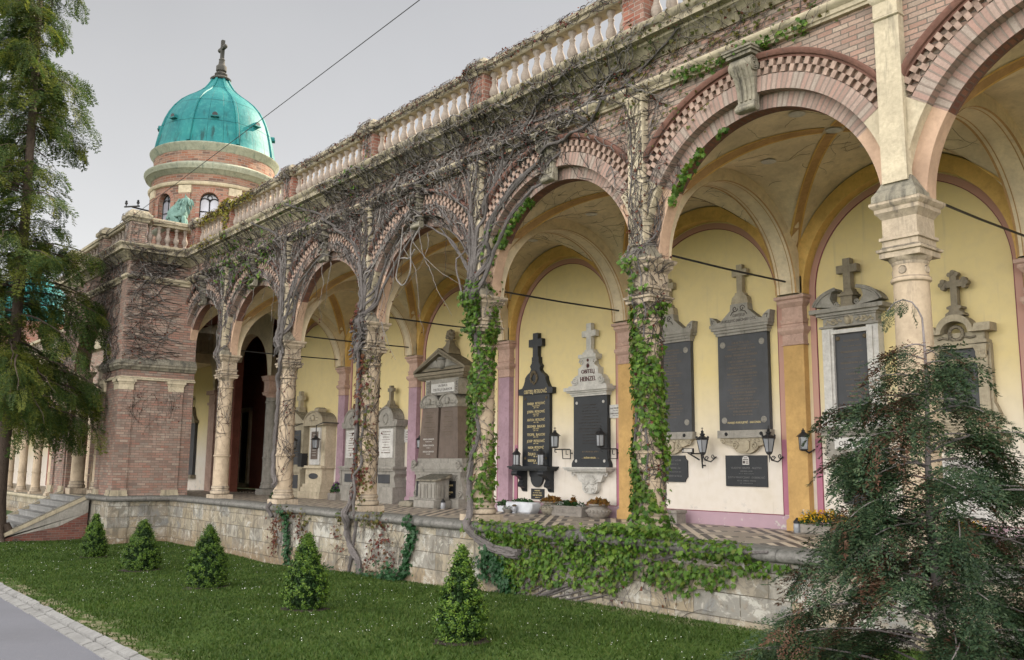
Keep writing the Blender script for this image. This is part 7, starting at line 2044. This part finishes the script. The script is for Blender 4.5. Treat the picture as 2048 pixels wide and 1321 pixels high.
def col_leaf(cx, lo, hi, patt):
    def f(x, z):
        if abs(x - cx) > .34 or z < lo or z > hi: return 0
        return patt((x - cx) / .22, z)
    return f
# fifth column (x = -4): leafy in a broad spiral, bark showing between
p4_ = lambda u, z: 1.0 if (math.sin(z * 3.1 + u * 1.7 + .6) > -.35 or z < .35) else .12
PN = around(-4, 2000, (0, 3.35), p4_, q)
leaves('column_leaves', PN, .074, IVY, v4, 33, (.01, .09))
PN = scatter(60, col_leaf(-4, 3.4, 4.1, lambda u, z: .6 if u < 0 else .1), (-4.3, -3.7), (3.4, 4.1), q); leaves('column_leaves', PN, .075, IVY, v4, 34)
# skirt of leaves where the vine meets the coping
PN = [(Vector((-4 + Q.gauss(0, .34), -.32 + Q.uniform(-.12, .12), Q.uniform(-.02, .30) * math.exp(-1))), Vector((0, -.8, .5))) for _ in range(340)]
leaves('skirt_leaves', PN, .09, IVY, v4, 35, (.0, .1))
# fourth column (x = -8)
p3_ = lambda u, z: (1.0 if math.sin(z * 2.6 - u * 1.9 + 2.2) > -.2 else .1) * (1 if z > .55 else .4)
PN = around(-8, 1700, (.25, 4.3), p3_, q)
leaves('column_leaves', PN, .074, IVY, v3, 36, (.01, .10))
def blob(pts, r, n, seed):
    qq = random.Random(seed); out = []
    for _ in range(n * 8):
        if len(out) >= n: break
        a, b = qq.choice(pts); x, z = a + qq.gauss(0, r), b + qq.gauss(0, r)
        p, nn = hit(x, z)
        if p is not None: out.append((p, nn))
    return out
leaves('capital_leaves', blob([(-8.1, 3.9), (-7.9, 3.8), (-8.0, 3.4), (-7.85, 3.5), (-8.15, 3.5), (-7.8, 4.0)], .11, 330, 41), .08, IVY, v3, 84, (.03, .16))
leaves('upper_leaves', blob([(-7.6, 4.6), (-7.5, 5.0), (-7.55, 4.2), (-7.7, 4.0)], .12, 130, 1), .075, IVY, v3, 37)
# sprays of leaves under the arches
def soffit_leaves(xc, a0, a1, n, par_, seed):
    qq = random.Random(seed); out = []
    for _ in range(n):
        a = R(qq.uniform(a0, a1)); r_ = 1.74; y = -.04 + abs(qq.gauss(0, .06)); k = qq.random()
        out.append((Vector((xc + r_ * math.cos(a), y - .05 * k, SP + r_ * math.sin(a) + .1 * (k - .5))), Vector((-math.cos(a), -.8, -math.sin(a)))))
    leaves('arch_leaves', out, .075, IVY, par_, seed, (.0, .07))
soffit_leaves(-2, 122, 152, 120, v4, 51); soffit_leaves(-2, 106, 112, 10, v4, 53); soffit_leaves(-6, 112, 150, 150, v3, 52)
# green drifts above the far bays, yellow-green on the balustrade by the tower
leaves('upper_leaves', blob([(-19.9, 6.5), (-19.0, 6.1), (-18.0, 6.0), (-17.5, 6.4), (-18.5, 6.7), (-19.5, 7.0), (-18.0, 5.4), (-20.5, 6.7), (-17.0, 6.6)], .28, 520, 2), .09, IVY, v1, 54)
leaves('balustrade_leaves', blob([(-21.5, 8.2), (-20.5, 8.1), (-19.5, 8.0), (-18.5, 8.2), (-20, 8.3), (-21, 7.8)], .3, 800, 3), .075, leafmat('yellow_vine_leaf', [(.22, .20, .02), (.30, .26, .04), (.16, .17, .02), (.2, .12, .03)]), v1, 55)
leaves('upper_leaves', blob([(-15.5, 7.3), (-15, 6.9), (-12.6, 7.4), (-11.9, 7.5)], .25, 110, 4), .07, IVY, v2, 56)
# young bronze and olive leaves along the frieze right of the old vine, a green line on the string course
leaves('frieze_leaves', blob([(x, 6.9 + .1 * math.sin(x * 3)) for x in np.arange(-5.5, -.8, .3)], .2, 380, 5), .06, OLIVE, v4, 57, simple=False)
leaves('frieze_leaves', blob([(x, 6.55) for x in np.arange(-3.2, -1.0, .1)], .05, 200, 6), .062, IVY, v4, 58)
leaves('frieze_leaves', blob([(-3.2, 6.2), (-2.9, 5.9), (-3.4, 6.0), (-4.4, 6.3), (-4.9, 6.4), (-4.0, 6.5)], .14, 90, 7), .055, OLIVE, v4, 59)
leaves('frieze_leaves', blob([(x, 7.35) for x in np.arange(-8, .5, .3)], .1, 240, 8), .055, OLIVE, v4, 60)
leaves('rail_leaves', blob([(x, 8.35) for x in np.arange(-22, 1, .3)], .08, 700, 9), .045, REDL, v3, 61, simple=True)
# dark red and olive leaves on the third and second column, ivy strips on the podium
leaves('column_leaves', blob([(-12.15 + .12 * math.sin(z * 3), z) for z in np.arange(.3, 4.2, .15)], .12, 420, 10), .075, REDL, v2, 62, (.02, .14))
leaves('column_leaves', blob([(-11.8, z) for z in np.arange(.2, 3.3, .2)], .1, 150, 11), .07, OLIVE, v2, 63, (.02, .1))
leaves('podium_leaves', blob([(-12.6, -.4), (-12.5, -.7), (-11.0, -.6), (-10.7, -.3), (-10.9, -.9), (-11.2, -1.1), (-10.6, -.5), (-10.4, -.9)], .13, 170, 12), .06, REDL, v2, 64)
leaves('podium_leaves', blob([(-11.2, -.05), (-10.8, -.06), (-12.3, -.1)], .12, 110, 13), .065, OLIVE, v2, 65)
leaves('podium_leaves', blob([(-15.6, -.5), (-15.5, -.8), (-15.3, -.4), (-14.3, -.4), (-14.1, -.6), (-15.6, -1.0)], .14, 220, 14), .06, REDL, v1, 66)
leaves('podium_leaves', blob([(-15.0, -.2), (-14.9, -.45), (-14.82, -.7), (-14.8, -1.0), (-14.78, -1.2)], .09, 320, 15), .075, IVYD, v1, 67, (.01, .1))
leaves('podium_leaves', blob([(-15.2, -.15), (-14.6, -.12), (-14.0, -.3)], .12, 90, 16), .06, OLIVE, v1, 68)
iv = vine_thing('ivy_plant', 'narrow strip of dark ivy hanging from the coping to a bushy clump', -9.9)
mb = MB(); poly_stem(mb, [(-10.0, -1.3), (-9.85, -1.0), (-9.7, -.6), (-9.62, -.3), (-9.6, -.06)], .014, .008, seed=80); mb.build('stem', MT['vine'], iv)
leaves('leaves', blob([(-9.66, -.06), (-9.6, -.2), (-9.62, -.35), (-9.68, -.5), (-9.75, -.7), (-9.82, -.9), (-9.88, -1.05)], .07, 300, 17), .085, IVYD, iv, 69, (.01, .09))
qq = random.Random(8); leaves('clump', [(Vector((-10.15 + qq.gauss(0, .20), -.44 + qq.uniform(-.22, .05), -1.28 + abs(qq.gauss(0, .16)))), Vector((0, -.7, .6))) for _ in range(260)], .075, IVYD, iv, 70)
iv = vine_thing('ivy_plant', 'dark ivy clump at the wall foot under the old vine trunk', -6.9)
leaves('leaves', blob([(-7.3, -.5), (-7.1, -.6), (-7.0, -.8), (-6.85, -.95), (-6.9, -.7), (-6.7, -1.05), (-7.35, -.7)], .10, 430, 18), .085, IVYD, iv, 71, (.01, .12))
mb = MB(); poly_stem(mb, [(-6.9, -1.2), (-7.0, -.8), (-7.2, -.5)], .012, .007, seed=81); mb.build('stem', MT['vine'], iv)
for i, (x, lab) in enumerate(((-12.9, 'low ground ivy at the wall foot left of the twisted vine trunk'), (-11.0, 'low ground ivy at the wall foot right of the twisted vine trunk'))):
    iv = vine_thing('ivy_plant', lab, x); leaves('leaves', [(Vector((x + qq.gauss(0, .28), -.44 + qq.uniform(-.2, .04), -1.31 + abs(qq.gauss(0, .09)))), Vector((0, -.6, .8))) for _ in range(150)], .06, IVYD, iv, 72 + i)
    mb = MB(); mb.tube([(x - .2, -.45, -1.32), (x, -.42, -1.28), (x + .2, -.45, -1.3)], .008, 4); mb.build('stem', MT['vine'], iv)
# ------------------------------------------------------------------ clipped box bushes
BOX = leafmat('box_leaf', [(.022, .058, .008), (.052, .11, .012), (.10, .18, .02), (.17, .25, .034), (.06, .125, .015)], rough=.45, trans=.08)
BPROF = [(0, .70), (.10, .95), (.25, 1.0), (.42, .90), (.58, .70), (.72, .50), (.85, .30), (.95, .14), (1.0, .03)]
def bprof(t_): return np.interp(t_, [a for a, _ in BPROF], [b for _, b in BPROF])
BOXD = leafmat('shade_painted_box_leaf', [(.010, .028, .006), (.016, .042, .008), (.022, .055, .010)], rough=.6, trans=.05)  # darker copy of the leaf colour, shade inside the bush painted in
BUSHES = ((-19.24, -3.40, .30), (-15.69, -3.36, .40), (-11.28, -3.61, .36), (-7.43, -3.63, .32), (-3.43, -3.76, .27))
def bush(x, y, h, rad, label, seed, tip=0.):
    z0 = lawn_z(x, y) - .02
    o = thing('box_bush', label, 'bush', (x, y, z0), 'clipped cone shaped box bushes on the lawn')
    q = np.random.default_rng(seed)
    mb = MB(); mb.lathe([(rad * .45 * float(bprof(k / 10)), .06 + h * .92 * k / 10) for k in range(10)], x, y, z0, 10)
    mb.build('dark_core', MT['bushcore'], o)  # solid dark core standing in for the shade between the leaves
    nc = 330; tc_ = q.uniform(.0, 1, nc) ** 1.25; ac = q.uniform(0, 2 * PI, nc); n = 40
    rc = rad * bprof(tc_) * q.uniform(.90, 1.04, nc)
    C = np.stack([x + rc * np.cos(ac), y + rc * np.sin(ac), z0 + .04 + tc_ * h * .95], 1)
    o_ = np.stack([np.cos(ac), np.sin(ac), .55 + 0 * ac], 1); o_ /= np.linalg.norm(o_, axis=1)[:, None]
    P = np.repeat(C, n, 0) + q.normal(0, .019, (nc * n, 3)) + np.repeat(o_, n, 0) * q.uniform(-.05, .03, nc * n)[:, None]
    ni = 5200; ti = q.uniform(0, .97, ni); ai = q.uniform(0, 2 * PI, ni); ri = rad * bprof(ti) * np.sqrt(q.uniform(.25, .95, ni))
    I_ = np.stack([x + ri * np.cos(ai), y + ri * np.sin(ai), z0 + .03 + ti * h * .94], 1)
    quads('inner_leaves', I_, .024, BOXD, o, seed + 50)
    m = MB(); rr_ = random.Random(seed)
    ring = [(x + rad * 1.12 * rr_.uniform(.85, 1.2) * math.cos(2 * PI * k / 18), y + rad * 1.12 * rr_.uniform(.85, 1.2) * math.sin(2 * PI * k / 18)) for k in range(18)]
    for k in range(18):
        a_, b_ = ring[k], ring[(k + 1) % 18]; m.face([(x, y, lawn_z(x, y) + .04), (*a_, lawn_z(*a_) + .012), (*b_, lawn_z(*b_) + .012)])
    m.build('soil_ring', MT['soil'], o, smooth=60)
    P[:, 2] = np.maximum(P[:, 2], z0 + .02)
    quads('foliage', P, .0155, BOX, o, seed, np.repeat(o_, n, 0), 1.3)
    return o
MT['bushcore'] = plain('shade_painted_core', (.015, .036, .010), .95, .4, 20)  # near-black green, interior shade put into the core's colour
bush(-19.24, -3.40, 1.07, .30, 'smallest cone bush on the lawn, farthest left near the stair wall', 1)
bush(-15.69, -3.36, 1.10, .40, 'broad squat cone bush, second from the stair wall', 2)
bush(-11.28, -3.61, 1.13, .36, 'cone bush standing in the middle of the row on the lawn', 3)
bush(-7.43, -3.63, 1.10, .32, 'cone bush in front of the dark ivy strip, second nearest', 4)
bush(-3.43, -3.76, 1.05, .27, 'nearest and largest looking cone bush with narrow top, by the leafy wall', 5)

# ------------------------------------------------------------------ grass and daisies
q = np.random.default_rng(77)
def zl(X, Y): 
    g0 = np.where(X < -16, -1.37, -1.37 + .0285 * (np.minimum(X, 12) + 16))
    return g0 + .018 * np.sin(X * .9 + Y * .5) + .014 * np.sin(Y * 1.7 - X * .4)
n = 210000
X = 4 - 30 * q.uniform(0, 1, n) ** 1.25; kyv = -6.57 - .045 * (np.clip(X, -30, 8) + 8.3); Y = kyv + .02 + (-.42 - kyv) * q.uniform(0, 1, n)
edge = (Y < kyv + .35) & (q.uniform(0, 1, n) < .75); keep = ~edge
for (bx, by, br_) in BUSHES: keep &= (X - bx) ** 2 + (Y - by) ** 2 > (br_ * 1.05) ** 2
X, Y = X[keep], Y[keep]; n = len(X)
Z = zl(X, Y) - .005; a = q.uniform(0, 2 * PI, n); pat = .5 + .5 * np.sin(X * 1.7 + np.sin(Y * 2.3)) * np.sin(Y * 1.9 + .6 * X)
h = q.uniform(.025, .055, n) * (.75 + .5 * pat); w_ = .0065 + .00045 * np.abs(X - 5)
dx, dy = np.cos(a), np.sin(a); lx, ly = q.normal(0, .022, n), q.normal(0, .022, n)
V = np.stack([np.stack([X - dx * w_, Y - dy * w_, Z], 1), np.stack([X + dx * w_, Y + dy * w_, Z], 1), np.stack([X + lx, Y + ly, Z + h], 1)], 1).reshape(-1, 3)
GR = leafmat('grass_blade', [(.034, .074, .010), (.054, .10, .016), (.08, .135, .024), (.062, .115, .018), (.115, .15, .036)], rough=.6, trans=.3)
gr = fast('grass', V, np.arange(3 * n).reshape(-1, 3), GR); tag(gr, 'short green grass covering the lawn', 'grass', kind='stuff')
n = 2400
X = 3.5 - 30 * q.uniform(0, 1, n) ** 1.1; Y = -6.2 + 5.6 * q.beta(1.5, 1.3, n)
cl_ = np.sin(X * 1.1 + 2 * np.sin(Y)) + np.sin(Y * 2.1 - X * .7) + q.normal(0, 1.3, n); k = cl_ > -.2; X, Y = X[k], Y[k]; n = len(X)
Z = zl(X, Y) + q.uniform(.03, .055, n); s = q.uniform(.003, .0055, n) + .00014 * np.abs(X - 5); V = []
for j in range(6):
    t_ = 2 * PI * j / 6; V.append(np.stack([X + s * math.cos(t_), Y + s * math.sin(t_), Z + s * .5 * np.cos(t_ + X * 7)], 1))
V = np.stack(V, 1).reshape(-1, 3); b = (np.arange(n) * 6)[:, None]
F = np.concatenate([b + np.array([[0, 1, 2, 3]]), b + np.array([[0, 3, 4, 5]])], 0)
da = fast('daisies', V, F, plain('daisy_white', (.75, .75, .72), .7, .05, 20)); tag(da, 'tiny white daisies dotted over the lawn', 'daisies', kind='stuff')

# ------------------------------------------------------------------ conifers
def spray_template(seed, L=.5, nb=11, per=6, leaf=.026, droop=.25):
    """flat fern-like frond: returns kites (n,4,3) growing along +x"""
    q = np.random.default_rng(seed); K = []
    def kite(p, d, s, nrm):
        u = np.cross(nrm, d); u /= np.linalg.norm(u) + 1e-9
        K.append([p, p + d * s * .5 + u * s * .2, p + d * s, p + d * s * .5 - u * s * .2])
    for i in range(nb):
        f = (i + .5) / nb; p = np.array([L * f, 0, -droop * L * f * f])
        for sd in (-1, 1):
            bl = L * .46 * (1 - f * .75) * q.uniform(.7, 1.15); a = R(52) + q.normal(0, .12)
            d = np.array([math.cos(a), sd * math.sin(a), -.15 + q.normal(0, .12)]); d /= np.linalg.norm(d)
            for j in range(per):
                g = (j + .6) / per; pp = p + d * bl * g + np.array([0, 0, -.12 * bl * g * g])
                for s2 in (-1, 1):
                    dd = d + s2 * .75 * np.array([-d[1], d[0], 0]) + q.normal(0, .15, 3); dd /= np.linalg.norm(dd)
                    kite(pp, dd, leaf * q.uniform(.75, 1.3), np.array([q.normal(0, .35), q.normal(0, .35), 1.]))
    return np.array(K)
def place_sprays(name, tmpls, items, m, par):
    """items: (point, direction, up, scale)"""
    V = []; q = np.random.default_rng(3)
    for (p, d, up, s) in items:
        d = np.array(d, float); d /= np.linalg.norm(d); sd = np.cross(np.array(up, float), d); sd /= np.linalg.norm(sd) + 1e-9; u = np.cross(d, sd)
        T = tmpls[q.integers(len(tmpls))] * s
        V.append(np.array(p) + T[..., 0:1] * d + T[..., 1:2] * sd + T[..., 2:3] * u)
    V = np.concatenate([v.reshape(-1, 3) for v in V]); F = np.arange(len(V)).reshape(-1, 4)
    return fast(name, V, F, m, par)
MT['bark'] = stone('rough_conifer_bark', (.085, .062, .048), (.02, .018, .016), amount=.5, scale=7, bump=1., fine=30)
MT['barkpale'] = stone('silvery_young_bark', (.235, .205, .20), (.08, .07, .065), amount=.35, scale=20, bump=.4, fine=60)
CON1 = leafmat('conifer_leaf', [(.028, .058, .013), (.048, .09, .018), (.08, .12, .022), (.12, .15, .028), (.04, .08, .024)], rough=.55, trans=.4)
CON1B = leafmat('painted_sun_conifer_leaf', [(.13, .15, .022), (.18, .19, .03), (.10, .13, .022)], rough=.55, trans=.45)  # sunlight painted in: a yellower, brighter copy of the leaf colour
CON2 = leafmat('young_conifer_leaf', [(.020, .046, .022), (.036, .070, .031), (.058, .094, .040), (.082, .115, .050)], rough=.5, trans=.2)
CON2B = leafmat('browned_conifer_leaf', [(.13, .058, .035), (.10, .05, .035), (.16, .085, .05), (.08, .06, .03)], rough=.6, trans=.2)

# tall conifer at the left edge
tx, ty, tz = -25.42, -4.55, -1.45
tree = thing('conifer_tree', 'tall dark conifer with drooping sprays at the left edge of the view', 'tree', (tx, ty, tz))
q = random.Random(12)
mb = MB(); pts = []; rad = []
for k in range(40):
    f = k / 39; z = tz + 25 * f; pts.append((tx + .12 * math.sin(f * 7) - .25 * f, ty + .1 * math.sin(f * 5), z)); rad.append(.17 * (1 - f) ** .8 + .02 + .28 * math.exp(-f * 60) + .10 * math.exp(-f * 14))
mb.tube(pts, rad, 14)
for k in range(8):
    a = 2 * PI * k / 8 + .2; r_ = q.uniform(.6, .95); mb.tube([(tx + .3 * math.cos(a), ty + .3 * math.sin(a), tz + .55), (tx + r_ * .7 * math.cos(a), ty + r_ * .7 * math.sin(a), tz + .15), (tx + r_ * 1.2 * math.cos(a), ty + r_ * 1.2 * math.sin(a), tz - .05)], [.16, .13, .05], 7)
mb.build('trunk', MT['bark'], tree, smooth=60)
RT_ = [(3.2, 1.7), (4.2, 2.9), (5.6, 3.9), (7., 3.1), (9, 2.5), (11, 2.15), (14, 1.45), (18, 1.3), (22, .8), (24, .3)]
T1 = [spray_template(100 + i, L=.62, nb=9, per=4, leaf=.060, droop=.5) for i in range(6)]
limbs = MB(); items = []; itb = []
for b in range(235):
    z = 2.5 + 20.7 * (b / 235) ** 1.12 + q.uniform(-.2, .2); a = q.uniform(0, 2 * PI)
    Lb = np.interp(z - tz, [p for p, _ in RT_], [r for _, r in RT_]) * q.uniform(.6, 1.08)
    d = Vector((math.cos(a), math.sin(a), 0)); p0 = Vector((tx - .25 * (z - tz) / 25, ty, z)); P = []
    up0 = q.uniform(.0, .30); n = 10
    for i in range(n + 1):
        f = i / n; P.append(p0 + d * (Lb * f) + Vector((q.gauss(0, .03), q.gauss(0, .03), Lb * (up0 * f - (.40 + .08 * (z < 7)) * f * f))))
    limbs.tube(P, [max(.006, .045 * (Lb / 4) * (1 - f_ / n) + .006) for f_ in range(n + 1)], 5)
    ns = int(9 + Lb * 8)
    if q.random() < .10: continue
    for s_ in range(ns):
        f = q.uniform(.06, 1.0) ** .85; i = min(n - 1, int(f * n)); p = P[i].lerp(P[i + 1], f * n - i)
        sd = q.choice((-1, 1)); tdir = (P[i + 1] - P[i]).normalized(); side = Vector((-d.y, d.x, 0)) * sd
        dd = tdir * q.uniform(.3, 1) + side * q.uniform(.2, 1.) + Vector((0, 0, q.uniform(-.75, .05)))
        off = side * q.uniform(0, .38) * (1 - f * .5) + Vector((0, 0, q.uniform(-.12, .06)))
        (itb if (q.random() < .16 + .25 * (side.x + d.x > .6)) else items).append((p + off, dd, (q.gauss(0, .4), q.gauss(0, .4), 1), q.uniform(.6, 1.25)))  # painted-sun sprays picked more often on the right side
limbs.build('limbs', MT['bark'], tree, smooth=60)
place_sprays('crown', T1, items, CON1, tree); place_sprays('painted_sun_crown', T1, itb, CON1B, tree)

# young conifer at the right, in front of the last column
tx, ty, tz = 2.22, -4.30, -.82
tree = thing('young_conifer', 'young feathery conifer with thin silvery trunk and browned sprays on the lawn at right', 'tree', (tx, ty, tz))
q = random.Random(31)
mb = MB(); pts = []; rad = []
for k in range(26):
    f = k / 25; z = tz + 2.72 * f; pts.append((tx + .015 * math.sin(f * 9) - .012 * f, ty + .012 * math.sin(f * 7), z)); rad.append(.036 * (1 - f) + .006)
for (dx, dz) in ((-.015, .06), (-.05, .11), (-.11, .135), (-.17, .12), (-.22, .07)): pts.append((tx - .012 + dx, ty, tz + 2.72 + dz)); rad.append(.005)
mb.tube(pts, rad, 9); mb.build('trunk', MT['barkpale'], tree, smooth=60)
T2_ = [spray_template(200 + i, L=.30, nb=10, per=4, leaf=.024, droop=.5) for i in range(6)]
limbs = MB(); items = []; itb = []
def limb(p0, a, Lb, up0, sag, dens=1., brown=.2, r0=.011):
    d = Vector((math.cos(a), math.sin(a), 0)); n = 9; P = []
    bend = q.gauss(0, .25)
    for i in range(n + 1):
        f = i / n; da = Vector((math.cos(a + bend * f), math.sin(a + bend * f), 0)); P.append(p0 + da * (Lb * f) + Vector((0, 0, Lb * (up0 * f - sag * f * f))))
    limbs.tube(P, [(r0 * (1 - .85 * i / n) * (.5 + Lb * .5)) * .7 + .0015 for i in range(n + 1)], 5)
    for s_ in range(int(Lb * 28 * dens) + 3):
        f = q.uniform(.22, 1.0); i = min(n - 1, int(f * n)); p = P[i].lerp(P[i + 1], f * n - i); sd = q.choice((-1, 1)); tdir = (P[i + 1] - P[i]).normalized(); side = Vector((-d.y, d.x, 0)) * sd
        dd = tdir * q.uniform(.5, 1.) + side * q.uniform(.1, .9) + Vector((0, 0, q.uniform(-.55, .15)))
        (itb if q.random() < brown * (1.6 - f) else items).append((p, dd, (q.gauss(0, .35), q.gauss(0, .35), 1), q.uniform(.55, 1.15)))
for b in range(84):
    f = (b / 84); z = tz + .12 + 2.45 * f; a = b * 2.399 + q.gauss(0, .3)
    Lb = (1.05 * (1 - f) ** .9 + .18) * q.uniform(.75, 1.12)
    limb(Vector((tx, ty, z)), a, Lb, q.uniform(.25, .55), q.uniform(.25, .5), dens=1.0 if f < .75 else .8, brown=.20 if math.cos(a) < -.1 else .07)
# long limbs reaching left and the nodding tip
for (z, a, L_, u) in ((.55, PI - .25, .95, .42), (.95, PI - .1, .8, .5), (1.25, PI + .15, .6, .55), (-.1, PI - .35, .85, .25), (.15, PI - .3, .8, .32), (-.45, PI - .3, .8, .2), (.2, .3, 1.3, .4), (-.2, .1, 1.4, .3), (.7, .2, .9, .5), (-.55, -.2, 1.4, .25), (-.6, -1.2, 1.0, .2), (-.5, -2.2, 1.0, .2), (-.3, -.8, 1.1, .25), (-.3, -1.8, 1.0, .25), (-.65, 2.9, .8, .15), (-.7, 3.4, .8, .15)):
    limb(Vector((tx, ty, z)), a, L_, u, .42, dens=1.15, brown=.15, r0=.013)
for k in range(8): items.append((Vector((tx - .03 - .025 * k, ty, tz + 2.80 + .05 * math.sin(k * .5))), (-.5 + q.uniform(-.5, .3), q.uniform(-.8, .8), -1), (q.gauss(0, 1), q.gauss(0, 1), .6), .42))
limbs.build('limbs', MT['barkpale'], tree, smooth=60)
place_sprays('crown', T2_, items, CON2, tree); place_sprays('browned_sprays', T2_, itb, CON2B, tree)
